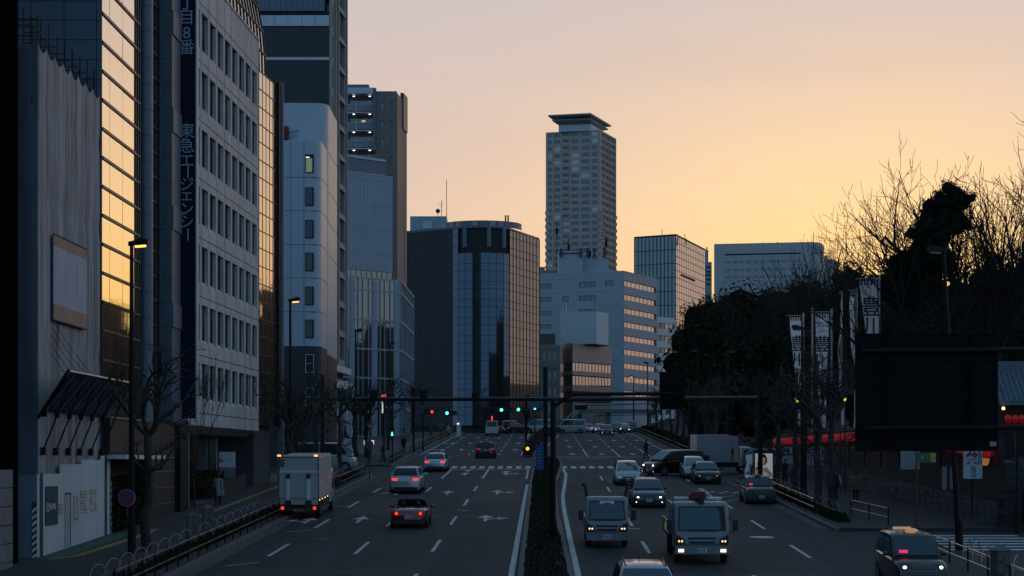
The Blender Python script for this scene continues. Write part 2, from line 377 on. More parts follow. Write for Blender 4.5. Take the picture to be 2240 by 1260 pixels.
def strip(q, o0, o1, D0, D1, top, bot, step=4., curve=None):
    n = max(1, int((D1-D0)/step)); ds = [D0+(D1-D0)*i/n for i in range(n+1)]
    for a, b in zip(ds[:-1], ds[1:]):
        A0, A1, B0, B1 = [lat(o, d) for d in (a, b) for o in (o0, o1)]
        q.hexa([(A0, a, gz(a)+bot), (A1, a, gz(a)+bot), (B1, b, gz(b)+bot), (B0, b, gz(b)+bot), (A0, a, gz(a)+top), (A1, a, gz(a)+top), (B1, b, gz(b)+top), (B0, b, gz(b)+top)])
def pavement(name, o0, o1, D0, D1, label, kerb_side):
    q = mb('paving'); strip(q, o0, o1, D0, D1, .15, -.05); o = q.build(name); tag(o, label, None, kind='structure')
    k = MB().use('kerb'); a = (o1, o1+.22) if kerb_side > 0 else (o0-.22, o0)
    d = D0
    while d < D1-.1:
        strip(k, a[0], a[1], d+.02, min(d+2, D1)-.02, .148+rnd.uniform(-.006, .006), -.05); d += 2
    k.build('kerb', o)
    return o
pl = pavement('pavement', -30, KL-.2, 40, 141, 'grey pavement along the left building fronts before the side street', 1)
pl2 = pavement('pavement', -36, KL-.2, 159, 300, 'grey pavement on the left beyond the side street', 1)
prr = pavement('pavement', KR+.2, 40, 86.5, 133, 'grey pavement on the right in front of the stone wall', -1)
pr2 = pavement('pavement', KR+.2, 19.5, 158, 300, 'grey pavement on the right beyond the junction', -1)
pr0 = pavement('pavement', KR+.2, 40, 40, 72.5, 'grey pavement corner on the near right', -1)
for D0, D1, a, b, lb in ((72.5, 86.5, KR, 40, 'side street joining on the near right with a zebra crossing'), (133, 158, KR, 60, 'side street joining on the right at the junction'), (141, 159, -60, KL, 'side street on the left where the white van waits')):
    q = mb('asphalt'); strip(q, a, b, D0, D1, .0, -.03); o = q.build('side_road'); tag(o, lb, None, kind='structure')
# worn dark patches of newer asphalt lie in the road surface
pt = mb(mat('asphalt_patch', (.012, .0135, .016), .75, var=.2, scale=.8))
for a, b, D0, D1 in ((-11.5, -4.2, 66, 68.5), (2.4, 10, 63, 66.5), (-7.3, -1.4, 96, 97.5), (3, 12, 88, 88.8), (-12, 0, 128, 128.6), (7.4, 10.2, 100, 112), (-10.5, -7.6, 98, 121), (-4.3, -1.4, 108, 134), (4.4, 7.0, 118, 140)):
    strip(pt, a, b, D0, D1, .004, .002)
pt.build('asphalt_patch', road)
gut = mb(mat('gutter_concrete', (.070, .072, .075), .85, var=.3, scale=1.2)); strip(gut, KL+.02, KL+.55, 40, 141, .005, .003); strip(gut, KL+.02, KL+.55, 159, 300, .005, .003)
strip(gut, KR-.55, KR-.02, 88, 133, .005, .003); strip(gut, KR-.55, KR-.02, 158, 300, .005, .003); gut.build('gutter', road)
# ---- lane lines
ln = mb('paint')
def mark(q, o0, o1, D0, D1, z=.008): strip(q, o0, o1, D0, D1, z, z-.002, 6)
for o, ph in ((-10.71, 73.6), (-7.45, 74.6), (-4.47, 75.7)):
    for k in range(-2, 5):
        a = ph+15*k
        if a+5.9 < 139: mark(ln, o-.075, o+.075, a, a+5.9)
    mark(ln, o-.075, o+.075, 137.5, 153)
    for k in range(9): mark(ln, o-.07, o+.07, 186+11*k, 190.4+11*k)
for o, ph in ((4.18, 74.8), (7.3, 75.2), (10.25, 72.9)):
    for k in range(-2, 5): mark(ln, o-.075, o+.075, ph+15*k, ph+15*k+5.9)
    mark(ln, o-.075, o+.075, 182, 205)
    for k in range(7): mark(ln, o-.07, o+.07, 211+11*k, 215.4+11*k)
mark(ln, -1.25, -1.04, 50, 129); mark(ln, -1.35, -1.2, 137, 153); mark(ln, -2.3, -2.1, 186, 286)
# the right-hand edge line swings out round the island nose
def path_mark(q, pts, w_, z=.009):
    for (x0, y0), (x1, y1) in zip(pts[:-1], pts[1:]):
        d = Vector((x1-x0, y1-y0, 0)).normalized(); n = Vector((-d.y, d.x, 0))*w_/2
        q.poly([(x0+n.x, y0+n.y, gz(y0)+z), (x0-n.x, y0-n.y, gz(y0)+z), (x1-n.x, y1-n.y, gz(y1)+z), (x1+n.x, y1+n.y, gz(y1)+z)])
EDGE = [(px(x, gd(y)), gd(y)) for x, y in ((1290, 1340), (1265, 1260), (1246, 1175), (1233, 1110), (1231, 1085), (1236, 1055), (1238, 1038), (1231, 1023))]
path_mark(ln, EDGE, .22)
path_mark(ln, [(px(1137, 184), 183), (px(1165, 210), 210), (px(1185, 280), 280)], .15); path_mark(ln, [(px(1172, 184), 183), (px(1190, 205), 205), (px(1222, 265), 265), (px(1240, 285), 285)], .15)
mark(ln, KL+.6, KL+.72, 186, 290); mark(ln, KR-.72, KR-.6, 186, 290)
strip(ln, -11.6, -1.2, 153.0, 153.45, .010, .008); strip(ln, 1.0, 12.6, 181, 181.45, .010, .008); strip(ln, -1.2, 6, 176.5, 176.8, .010, .008); strip(ln, -2.4, 1.2, 183.3, 183.7, .010, .008)
ln.build('lane_line', road)
zb = mb('paint')
for i in range(33):
    o = -12.2+i*.76
    if -.2 < o < 1.3: continue
    mark(zb, o, o+.42, 155, 159.5)
zb.build('zebra_crossing', road)
zc2 = mb('paint')   # zebra over the side street on the right
for i in range(6):
    D = 76.3+i*1.45; x0 = 17.7+i*.1; x1 = (21.6, 23.2, 24.6, 24.2, 23.4, 22.4)[i]
    zc2.poly([(x0, D, gz(D)+.008), (x1, D, gz(D)+.008), (x1, D+.6, gz(D+.6)+.008), (x0, D+.6, gz(D+.6)+.008)])
zc2.build('zebra_crossing', road)
ar = mb('paint')
def arrow(o, D, L=4.6, kind='s', flip=1):
    """painted arrow; flip=-1 points towards the camera"""
    def P(a, b): return (lat(o+a*flip, D)+0, D+b*flip, gz(D+b*flip)+.008)
    def pl_(pts): ar.poly([P(*p) for p in (pts if flip > 0 else pts)])
    pl_([(-.09, 0), (.09, 0), (.09, L*.55), (-.09, L*.55)])
    if 's' in kind: pl_([(-.42, L*.55), (.42, L*.55), (0, L)])
    if 'r' in kind: pl_([(.09, L*.2), (.65, L*.42), (.65, L*.5), (.09, L*.3)]); pl_([(.6, L*.28), (1.15, L*.48), (.6, L*.64)])
    if 'l' in kind: pl_([(-.09, L*.2), (-.09, L*.3), (-.65, L*.5), (-.65, L*.42)]); pl_([(-.6, L*.28), (-.6, L*.64), (-1.15, L*.48)])
for D in (93, 117, 143): arrow(-2.9, D, kind='sr'); arrow(-6.0, D-.5, kind='s'); arrow(-9.1, D-1, kind='sl' if D > 100 else 's')
arrow(-11.6+.0, 91.5, 4.2, 'sl'); arrow(-1.7+2.2, 148, 4, 'r'); arrow(-2.9, 146, 4, 's'); arrow(-6, 149, 3, 's')
for D in (200, 224, 250):
    for o, k in ((-10.8, 'sl'), (-8.8, 's'), (-6, 's'), (-3, 's')): arrow(o, D, 5, k)
    for o, k in ((2.8, 's'), (5.7, 's'), (8.8, 's'), (11.6, 'sl')): arrow(o, D-8, 5, k, -1)
ar.build('arrow_marking', road)
bx = mb('paint')   # bus bay box with lettering-like dashes near the taxi, bicycle marks near left kerb
path_mark(bx, [(px(1528, 124), 124), (px(1578, 108.5), 108.5), (px(1622, 112), 112)], .12); path_mark(bx, [(px(1560, 113), 113), (px(1608, 115.5), 115.5)], .1)
for i in range(7):
    D = 118+(i % 2)*1.2; x = px(1545, 118)+i*.42
    bx.poly([(x, D, gz(D)+.009), (x+.28, D, gz(D)+.009), (x+.30, D+.9, gz(D+.9)+.009), (x+.05, D+.9, gz(D+.9)+.009)])
for D in (69.5, 86, 104):
    for i in range(5): x = lat(-11.75+.16*i, D); bx.poly([(x, D+.25*i, gz(D+.25*i)+.009), (x+.12, D+.25*i, gz(D+.25*i)+.009), (x+.5, D+.25*i+.5, gz(D+.25*i+.5)+.009), (x+.36, D+.25*i+.5, gz(D+.25*i+.5)+.009)])
bx.build('lane_lettering', road)
mh = thing('manhole_cover', 'pale round steel manhole cover in the right lanes', 'manhole', (px(1667, 82.9), 82.9, gz(82.9)+.008))
q = mb('steel'); q.cyl((0, 0, -.02), (0, 0, .012), .55, n=24); q.cyl((0, 0, .012), (0, 0, .02), .46, n=24); q.build('cover', mh); mh.rotation_euler = (math.atan(SL), 0, 0)
for x, D, lb in ((-8.2, 82, 'dark manhole cover in the second lane from the left kerb'), (-2.6, 101, 'dark manhole cover in the lane beside the median'), (9.2, 117, 'dark manhole cover ahead of the black saloon'), (5.6, 88, 'dark manhole cover between the dark estate car and the small truck'), (-9.6, 133, 'dark manhole cover short of the left stop line')):
    m_ = thing('manhole_cover', lb, 'manhole', (x, D, gz(D)+.006)); m_.rotation_euler = (math.atan(SL), 0, 0); q = mb(mat('iron_cover', (.018, .018, .02), .5, metal=.4, var=.3, scale=20)); q.cyl((0, 0, -.02), (0, 0, .010), .38, n=20); q.build('cover', m_); q = mb('kerb'); q.tube([(.42*math.cos(a), .42*math.sin(a), .004) for a in [6.2832*k/20 for k in range(21)]], .012, 4); q.build('frame', m_)
# ---- tactile yellow strip and green band beside the construction fence; thin yellow strip along the right pavement
tp = mb('yellow'); path_z = .158
def pav_strip(q, pts, w_, z=.156): path_mark(q, pts, w_, z)
pav_strip(tp, [(-17.2, 70.6), (-16.55, 72.2), (-16.0, 82.5), (-16.2, 86)], .34); pav_strip(tp, [(-15.6, 92), (-15.1, 138)], .3); tp.build('yellow_strip', pl)
gp = mb('green_paint'); pav_strip(gp, [(-17.3, 71), (-17.05, 84)], .8, .154); gp.build('green_band', pl)
tp = mb('yellow_dull'); pav_strip(tp, [(px(1790, 131), 131), (px(1905, 104), 104), (px(2055, 90), 90)], .3); tp.build('yellow_strip', prr)
# ---- medians
def island(poly, label, h=.2):
    root = thing('median_island', label, 'median', (poly[0][0], poly[0][1], gz(poly[0][1])))
    o = root.location
    def lay(sc_, z, m, nm, thick=.25):
        c = Vector((sum(p[0] for p in poly)/len(poly), sum(p[1] for p in poly)/len(poly)))
        q = mb(m); ps = []
        n = len(poly)
        for i, p in enumerate(poly):
            a = Vector(poly[i-1]); b = Vector(poly[(i+1) % n]); t = (b-a).normalized(); nn = Vector((t.y, -t.x))
            if nn.dot(Vector(p)-c) < 0: nn = -nn
            ps.append(Vector(p)-nn*sc_)
        vs = [(p.x-o.x, p.y-o.y, gz(p.y)+z-thick-o.z) for p in ps]+[(p.x-o.x, p.y-o.y, gz(p.y)+z-o.z) for p in ps]
        q.mesh(vs, [tuple(range(n, 2*n))]+[(i, (i+1) % n, n+(i+1) % n, n+i) for i in range(n)])
        return q.build(nm, root), ps
    lay(0, .17, 'kerb', 'kerb'); _, ps = lay(.24, .23, 'grass', 'planting_bed')
    return root, ps
def pp(x, y): D = gd(y); return (px(x, D), D)
ISL = [pp(x, y) for x, y in ((1126, 1330), (1136, 1241), (1150, 1130), (1158, 1062), (1164, 1030), (1178, 1012), (1200, 1005), (1222, 1008), (1231, 1020), (1226, 1040), (1217, 1062), (1222, 1130), (1250, 1241), (1266, 1330))]
isl, ips = island(ISL, 'grassed median island with stone kerb running from the bottom edge to the junction')
# one smooth surface per triangle strip is not needed: the slope is constant, so the island top is planar
def tufts(poly, n, root, name, m, h0, h1, zoff=.2, wdt=.05, seed=3):
    r = random.Random(seed); q = mb(m); o = root.location
    xs = [p[0] for p in poly]; ys = [p[1] for p in poly]
    def inside(x, y):
        c = False
        for i in range(len(poly)):
            (x0, y0), (x1, y1) = poly[i-1], poly[i]
            if (y0 > y) != (y1 > y) and x < (x1-x0)*(y-y0)/(y1-y0)+x0: c = not c
        return c
    k = 0
    while k < n:
        x = r.uniform(min(xs), max(xs)); y = r.uniform(min(ys), max(ys))
        if not inside(x, y): continue
        k += 1; a = r.uniform(0, 6.28); h = r.uniform(h0, h1); l = r.uniform(-.4, .4)*h; z = gz(y)+zoff
        dx, dy = math.cos(a)*wdt, math.sin(a)*wdt
        q.mesh([(x-dx-o.x, y-dy-o.y, z-o.z), (x+dx-o.x, y+dy-o.y, z-o.z), (x+dx*.6+l-o.x, y+dy*.6+l-o.y, z+h-o.z), (x-dx*.6+l-o.x, y-dy*.6+l-o.y, z+h-o.z)], [(0, 1, 2, 3)])
    b = q.build(name, root); b['kind'] = 'stuff'; return b
tufts([(p.x, p.y) for p in ips], 9000, isl, 'low_groundcover', 'grass', .05, .22)
ISL2 = [pp(1141, 999), pp(1168, 999), pp(1183, 975), pp(1205, 958), pp(1222, 948), pp(1232, 944.5), pp(1196, 944.5), pp(1184, 950), pp(1172, 962), pp(1155, 980)]
isl2, ips2 = island(ISL2, 'far median island with a low brown hedge beyond the junction')
tufts([(p.x, p.y) for p in ips2], 6000, isl2, 'brown_hedge', mat('brown_hedge_leaf', (.05, .035, .018), .9, var=.4, scale=3), .3, .8, wdt=.12, seed=5)
# ================================================================ buildings, left side
def bld(name, label, x, D, z=None, cat='building', group=None):
    return thing(name, label, cat, (x, D, gz(D) if z is None else z), 0, group)
# ---- 1 dark office at the left edge, block wall in front
r = bld('dark_office', 'near-black office tower cut off by the left edge of the photo', -20, 60)
solid(r, [(-34, 40), (-18.07, 40), (-18.07, 69.3), (-34, 69.3)], 1, 40, mat('black_cladding', (.003, .004, .005), .95, var=.1, spec=0.))
fc = Face(r, (-18.07, 40), (-18.07, 69.3)); q = mb(MATS['black_cladding'])
for i in range(60): fc.box(q, 24, 29.3, 2+i*.62, 2.05+i*.62, -.01, .006)
q.build('cladding_joint', r)
r = bld('block_wall', 'low grey wall of stacked panels at the bottom left edge', -17.9, 66, cat='wall')
fc = Face(r, (-17.85, 60), (-17.85, 67.75)); q = mb(mat('wall_block', (.17, .18, .20), .8, var=.15))
z0 = gz(67)-.3
for i in range(6): fc.box(q, 0, fc.L, z0+.66*i+.02, z0+.66*i+.64, -.25, 0)
q.build('panel', r); q = mb('seam'); fc.box(q, 0.02, fc.L-.02, z0, z0+3.96, -.22, -.03); q.build('backing', r)
# ---- 2 building wrapped in scaffold sheets
r = bld('scaffolded_building', 'building wrapped in grey scaffold sheeting with a white poster panel', -18, 72)
solid(r, [(-27, 73.2), (-19.2, 73.2), (-19.2, 81.6), (-27, 81.6)], 2.5, 21.5, 'concrete_d', 'wall')
fs = Face(r, (-18.02, 72), (-17.9, 82.35)); fe = Face(r, (-26, 72), (-18.02, 72)); ZT = 22.5
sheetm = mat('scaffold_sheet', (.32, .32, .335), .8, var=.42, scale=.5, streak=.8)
def cloth(face, u0, u1, z0, ztop, nu, nz, amp, seed, poles, m, name):
    rr = random.Random(seed); q = mb(m); ph = [rr.uniform(0, 6.28) for _ in range(8)]
    vs = []
    for j in range(nz+1):
        for i in range(nu+1):
            u = u0+(u1-u0)*i/nu; t = j/nz
            dist = min(abs(u-p) for p in poles); span = 1.2
            sag = -.32*(1-((dist/(span*.5))-1)**2) if t > .93 else -.32*(1-((dist/(span*.5))-1)**2)*max(0, (t-.9)/.1)
            z = z0+(ztop-z0)*t+sag
            f = .5*math.sin(u*9.1+ph[0]+.12*z)+.35*math.sin(u*17.3+ph[1]-.2*z)+.5*math.sin(u*4.3+z*.35+ph[2])+.3*math.sin(z*1.9+ph[3]+u)
            lash = .10*math.exp(-((z-16.6)**2)*9)+.08*math.exp(-((z-11)**2)*9)+.07*math.exp(-((z-20.3)**2)*9)
            d = amp*f-.022*math.exp(-dist*dist*160)-lash*.55
            vs.append(face.p(u, z, d))
    q.mesh(vs, [(j*(nu+1)+i, j*(nu+1)+i+1, (j+1)*(nu+1)+i+1, (j+1)*(nu+1)+i) for j in range(nz) for i in range(nu)])
    return q.build(name, r, smooth=100)
pol = [.05+1.28*i for i in range(9)]
cloth(fs, 0, fs.L, 3.2, ZT, 140, 60, .006, 1, pol, sheetm, 'mesh_sheet')
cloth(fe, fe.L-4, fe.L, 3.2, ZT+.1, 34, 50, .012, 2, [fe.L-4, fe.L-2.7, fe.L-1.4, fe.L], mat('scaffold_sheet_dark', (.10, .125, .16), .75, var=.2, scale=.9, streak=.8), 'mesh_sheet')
for i in range(9):   # scaffold frames standing above the sheet
    q = mb('black'); u = pol[i]; h = .95+.25*((i*37) % 5)/4
    for du, dd in ((0, -.25), (0, -.9)):
        q.cyl(fs.p(u+du, 20, dd), fs.p(u+du, ZT+h+(.5 if dd < -.5 and i % 3 == 1 else 0), dd), .028, n=5)
    q.cyl(fs.p(u, ZT+.62, -.25), fs.p(u, ZT+.62, -.9), .022, n=5); q.cyl(fs.p(u, ZT+.2, -.25), fs.p(u, ZT+.2, -.9), .022, n=5)
    if i < 8 and i not in (3,): q.cyl(fs.p(u, ZT+.55, -.25), fs.p(u+1.28, ZT+.55, -.25), .022, n=5); q.cyl(fs.p(u, ZT+.15, -.9), fs.p(u+1.28, ZT+.62, -.9), .018, n=5)
    q.build('scaffold_frame', r)
for i in range(3):
    q = mb('black'); u = fe.L-.1-1.1*i
    q.cyl(fe.p(u, 20, -.3), fe.p(u, ZT+1.0, -.3), .028, n=5); q.cyl(fe.p(u, ZT+.6, -.3), fe.p(u-1.1, ZT+.6, -.3), .022, n=5); q.cyl(fe.p(u, ZT+.9, -.3), fe.p(u-1.1, ZT+.9, -.3), .022, n=5); q.build('scaffold_frame', r)
ua, ub = fs.u(110), fs.u(182)
q = mb(mat('poster_face', (.40, .43, .49), .7, var=.1, scale=.6, streak=.7)); za, zb_ = 12.3, 15.35
fs.box(q, ua, ub, za+.35, zb_-.42, .10, .16); q.use(mat('poster_band', (.42, .27, .19), .8, var=.15, streak=.6)); fs.box(q, ua, ub, zb_-.42, zb_, .10, .162); fs.box(q, ua, ub, za-.25, za+.35, .10, .162)
q.use('seam'); fs.box(q, ua, ub, zb_, zb_+.05, .09, .18); fs.box(q, ua, ub, za-.30, za-.25, .09, .18)
for k in (1, 2): fs.box(q, ua+(ub-ua)*k/3-.012, ua+(ub-ua)*k/3+.012, za+.9, zb_-.8, .15, .166)
q.build('poster_panel', r)
# debris guard shelf: sloping blue sheets on struts
gi, go = 8.42, 9.85
q = mb(mat('guard_sheet', (.010, .026, .062), .5, var=.15))
def shelf(p0, p1, p2, p3): q.hexa([p0, p1, p2, p3]+[p+Vector((0, 0, .06)) for p in (p0, p1, p2, p3)])
u1_, u2_ = .2, fs.L+.1
shelf(fs.p(u1_-1.3, go, 1.4), fs.p(u2_, go, 1.4), fs.p(u2_, gi, .12), fs.p(u1_, gi, .12))
q.use('black'); [q.cyl(fs.p(u1_-.05-.25*k, gi-.05-.1*k, .1), fs.p(u1_-1.3-.15*k, go+.08-.12*k, 1.45), .07, n=6) for k in range(3)]
sh = q.build('debris_guard', r)
q = mb('steel'); q.cyl(fs.p(u1_-1.3, go+.05, 1.42), fs.p(u2_, go+.05, 1.42), .055, n=6); q.build('edge_tube', sh)
for i in range(6):
    u = .35+i*1.95
    q = mb('steel'); q.cyl(fs.p(u, gi-.02, .16), fs.p(u-.15, go-.05, 1.38), .03, n=5); q.use('black'); q.cyl(fs.p(u, 6.95, .12), fs.p(u, go-.35, 1.15), .035, n=5)
    fs.box(q, u-.12, u+.12, 6.75, 7.05, .05, .2); fs.box(q, u-.09, u+.09, gi-.2, gi+.05, .08, .25); q.build('strut', sh)
    q = mb('steel')
    for t in (.1, .38, .66): q.cyl(fs.p(u+.9, gi+(go-gi)*t-.03, .12+1.28*t), fs.p(u+.9, gi+(go-gi)*(t+.22)-.03, .12+1.28*(t+.22)), .022, n=4)
    q.build('rib', sh)
for k in range(5):
    q = mb('black'); a = fs.p(1.2, 12.1-.35*k, .2); b = fs.p(9.9, 9.6-.1*k, .55)
    q.tube([a.lerp(b, t)+Vector((0, 0, -1.1*t*(1-t)*(1.2+.2*k))) for t in (0, .2, .4, .6, .8, 1)], .012, 4); q.build('cable', r)
# ---- white site fence
r = bld('site_fence', 'white steel site fence with teal stripes and posters around the wrapped building', -17.8, 71, cat='fence')
ff = Face(r, (-17.85, 71.2), (-17.62, 83.1)); f2 = Face(r, (-20, 71.2), (-17.85, 71.2))
q = mb(mat('fence_panel', (.62, .66, .70), .5, var=.08, scale=1.2, streak=.5))
ntop = [6.05, 6.05, 6.42, 6.42, 6.60, 6.60, 6.78]
for i in range(7):
    ua, ub = ff.L*i/7, ff.L*(i+1)/7; n = 8
    for k in range(n):
        a, b = ua+(ub-ua)*k/n, ua+(ub-ua)*(k+1)/n
        ff.box(q, a, b-.02, gz(71.2+a)+.05, ntop[i]-.02, -.04, .0 if k % 2 else .004)
q.build('steel_panel', r)
q = mb(mat('fence_side', (.17, .24, .29), .5, var=.08, streak=.4)); f2.box(q, 0, f2.L, gz(71)+.05, 6.0, -.04, 0); q.build('steel_panel', r)
tl = mat('teal_stripe', (.010, .060, .085), .5, var=.08)
for a, b in ((.35, .75), (ff.L-1.1, ff.L-.72)):
    q = mb(tl); ff.box(q, a, b, gz(71.2+a)+.06, ntop[0 if a < 1 else 6]+.03, .013, .03); q.build('stripe', r)
ub0, ub1 = ff.u(98), ff.u(125)
q = mb(tl); ff.box(q, ub0, ub1, 4.05, 5.55, .013, .035); sg = q.build('sign_panel', r)
lettering('東急建設', .27, 'white', sg, ff.p((ub0+ub1)/2+.05, 4.75, .04), ff.ang)
q = mb('white'); q.tube([ff.p(ub0+.28+.13*math.cos(a*.7), 4.75+.17*math.sin(a*.7), .04) for a in range(9)], .022, 4); q.build('emblem', sg)
q = mb(mat('fence_door', (.40, .43, .47), .5, var=.06)); ud0, ud1 = ff.u(141), ff.u(152); ff.box(q, ud0, ud1, gz(76)+.1, 5.2, .013, .03)
q.use('seam'); ff.box(q, ud1, ud1+.12, gz(76)+.1, 5.2, .012, .028); ff.box(q, ud0, ud1+.12, 5.2, 5.26, .012, .034); dr = q.build('door', r)
q = mb('steel'); q.cyl(ff.p(ud1-.1, 4.3, .03), ff.p(ud1-.1, 4.3, .1), .03); q.build('handle', dr)
pal = [mat('poster_%s' % n, c, .7, var=.3, scale=9) for n, c in (('cream', (.45, .42, .34)), ('rust', (.32, .14, .08)), ('grey', (.30, .32, .34)), ('green', (.12, .26, .12)), ('ochre', (.36, .26, .10)), ('pale', (.55, .57, .58)))]
prr_ = random.Random(4)
def poster_sheet(x0, x1, z0, z1, nx, nz):
    q = MB(); a, b = ff.u(x0), ff.u(x1); q.use(pal[5]); ff.box(q, a, b, z0, z1, .013, .022)
    for i in range(nx):
        for j in range(nz):
            q.use(pal[prr_.randrange(6)]); ff.box(q, a+(b-a)*(i+.08)/nx, a+(b-a)*(i+prr_.uniform(.6, .92))/nx, z0+(z1-z0)*(j+.1)/nz, z0+(z1-z0)*(j+prr_.uniform(.5, .9))/nz, .022, .026)
    q.build('notice', r)
poster_sheet(127.5, 137, 4.42, 4.85, 2, 5); poster_sheet(159, 171, 4.0, 5.15, 2, 9); poster_sheet(175, 190, 4.35, 5.35, 3, 8); poster_sheet(196, 211, 4.42, 5.35, 3, 8)
for fc_, ua, ub in ((f2, f2.L-.18, f2.L), (ff, ff.L-.12, ff.L)):
    z0 = gz(71 if fc_ is f2 else 83); z1 = 5.0 if fc_ is f2 else 5.9
    q = mb(mat('corner_green', (.006, .075, .035), .6, var=.1)); fc_.box(q, ua, ub, z0+.05, z1, .013, .04)
    q.use('white'); n = 8
    for k in range(n):
        a = z0+.1+(z1-z0-.3)*k/n; h = (z1-z0)/n*.45
        q.poly([fc_.p(ua, a, .043), fc_.p(ub, a+.14, .043), fc_.p(ub, a+.14+h, .043), fc_.p(ua, a+h, .043)])
    q.build('corner_guard', r)
# ---- 3 glass office with rounded column
r = bld('glass_office', 'office with golden mirrored glass and a rounded grey metal column', -18, 82.6)
solid(r, [(-34, 83), (-18.4, 83), (-18.2, 100), (-34, 100)], 2.8, 34, 'seam', 'core')
fe = Face(r, (-34, 82.5), (-17.86, 82.5)); q = mb('panel'); fe.wall(q, 0, fe.L, 8, 35, []); fe.quad(q, 0, fe.L, 2.8, 8)
q.use('seam'); z8 = pz(8, 82.5); fe.seams(q, [fe.u(67), fe.u(140), fe.u(211)], [pz(y, 82.5) for y in (2, 44, 87, 130, 173, 216)], 5, fe.L, 8, 35, .035); q.build('panel_wall', r)
ff = Face(r, (-17.86, 82.5), (-17.59, 100.3))
u0, u1 = 0.02, ff.u(295); zz = [pz(594+66+63*0, 82.6)+1.257*k for k in range(0, 16)]
curtain(ff, u0, u1, [z for z in zz if z < 36], 3, 'gold_glass', 'dark', .025, .13, .05, dv=.004, us=[u0, ff.u(240), ff.u(268.5), u1])
zl = [8.42, 10.95, 12.25, zz[0]]
curtain(ff, u0, u1, zl, 4, 'mirror_glass', 'dark', .05, .10, .05, dv=.01)
u2 = ff.u(304); q = mb('dark'); 
curtain(ff, u1+.05, u2+.1, zl[:-1]+[z for z in zz if z < 36], 2, 'teal_glass', 'dark', .05, .07, .05, name='side_light')
uc = ff.u(320); q = mb('panel'); z = 8.42
while z < 34:
    q.cyl(ff.p(uc, z, -.05), ff.p(uc, z+1.235, -.05), .37, n=18, caps=False); z += 1.257
q.use('seam'); q.cyl(ff.p(uc, 8.4, -.05), ff.p(uc, 34, -.05), .355, n=14); q.build('column', r, smooth=40)
ua, ub = ff.u(336), ff.u(371)
fr = Face(r, (ff.p(ua, 0, -.6)+r.location).to_2d().to_tuple(), (ff.p(ub, 0, -.6)+r.location).to_2d().to_tuple())
curtain(fr, 0, fr.L, [8.42+1.257*k for k in range(21)], 4, 'teal_glass', 'dark', .06, .12, .08)
q = mb('panel'); ff.box(q, ua-.35, ua, 8.42, 34, -.75, -.3); q.build('return_wall', r)
q = mb('gold_glass'); uh = fr.L*.46
for k in range(19): fr.box(q, uh, uh+.16, 9.4+1.257*k, 10.5+1.257*k, .06, .13)
q.build('bright_fin', r)
q = mb('panel'); uz = ff.u(390); 
for k in range(21): ff.box(q, ub, uz, 8.42+1.257*k, 8.42+1.257*k+1.235, -.8, .12 if k % 4 else .2)
q.use('seam'); ff.box(q, ub+.02, uz-.02, 8.42, 34, -.8, .1); q.build('panel_pier', r)
# stone base
q = mb('stone_dark'); ff.box(q, 0, ff.u(303), 6.95, 8.40, -2, .35); ff.box(q, ff.u(312), ff.u(372), 3, 8.40, -2, .25); q.use('concrete_d')
for z in (5.2, 6.0, 6.7, 4.4): ff.box(q, ff.u(330), ff.u(371), z, z+.04, .2, .27)
q.use('steel'); ff.box(q, 0, ff.u(303), 8.40, 8.47, -.5, .42); q.build('stone_base', r)
q = mb('white'); ff.box(q, -.1, ff.u(312), 6.62, 6.80, -2, 1.1); q.use('seam'); ff.box(q, 0, ff.u(308), 6.78, 6.97, -2, .3); q.build('entrance_canopy', r)
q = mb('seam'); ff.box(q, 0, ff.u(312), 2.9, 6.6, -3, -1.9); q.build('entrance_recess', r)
q = mb('black'); ff.box(q, ff.u(374), ff.u(392), 3.2, 8.45, -3, .5); q.use('steel'); ff.box(q, ff.u(391), ff.u(391)+.06, 3.2, 8.6, .5, .56); q.build('gap_shade', r)  # black box stands for the shade in the gap; steel strip edges it
# ---- 4 tall navy banner sign
r = bld('vertical_sign', 'tall navy vertical sign board with grey Japanese lettering', -17.2, 100.3, 8.8, 'sign')
fb = Face(r, (px(391, 100.3), 100.3), (px(428, 100.3), 100.3)); q = mb('navy'); fb.box(q, 0, fb.L, 8.8, 34, -.5, 0); q.build('board', r)
q = mb('panel_w'); fb.box(q, fb.L, fb.L+.07, 8.8, 34, -.5, .02); q.build('edge_trim', r)
def vtext(txt, ys, size):
    for ch, y in zip(txt, ys): lettering(ch, size, 'navytext', r, fb.p(fb.L*.47, pz(y, 100.3), .005), 0)
vtext('丁目8番', (8, 40, 73, 105), .86); vtext('東急エ', (288, 321, 353), .86)
for ch, y, rot in (('ー', 376, 1), ('ジ', 405, 0), ('ェ', 428, 0), ('ン', 459, 0), ('シ', 487, 0), ('ー', 513, 1)):
    lettering(ch, .80, 'navytext', r, fb.p(fb.L*.47, pz(y, 100.3), .005), 0, tilt=math.radians(90) if rot else 0)
mat('roller_blind', (.06, .065, .072), .8, var=.1); M['roller_blind'] = MATS['roller_blind']
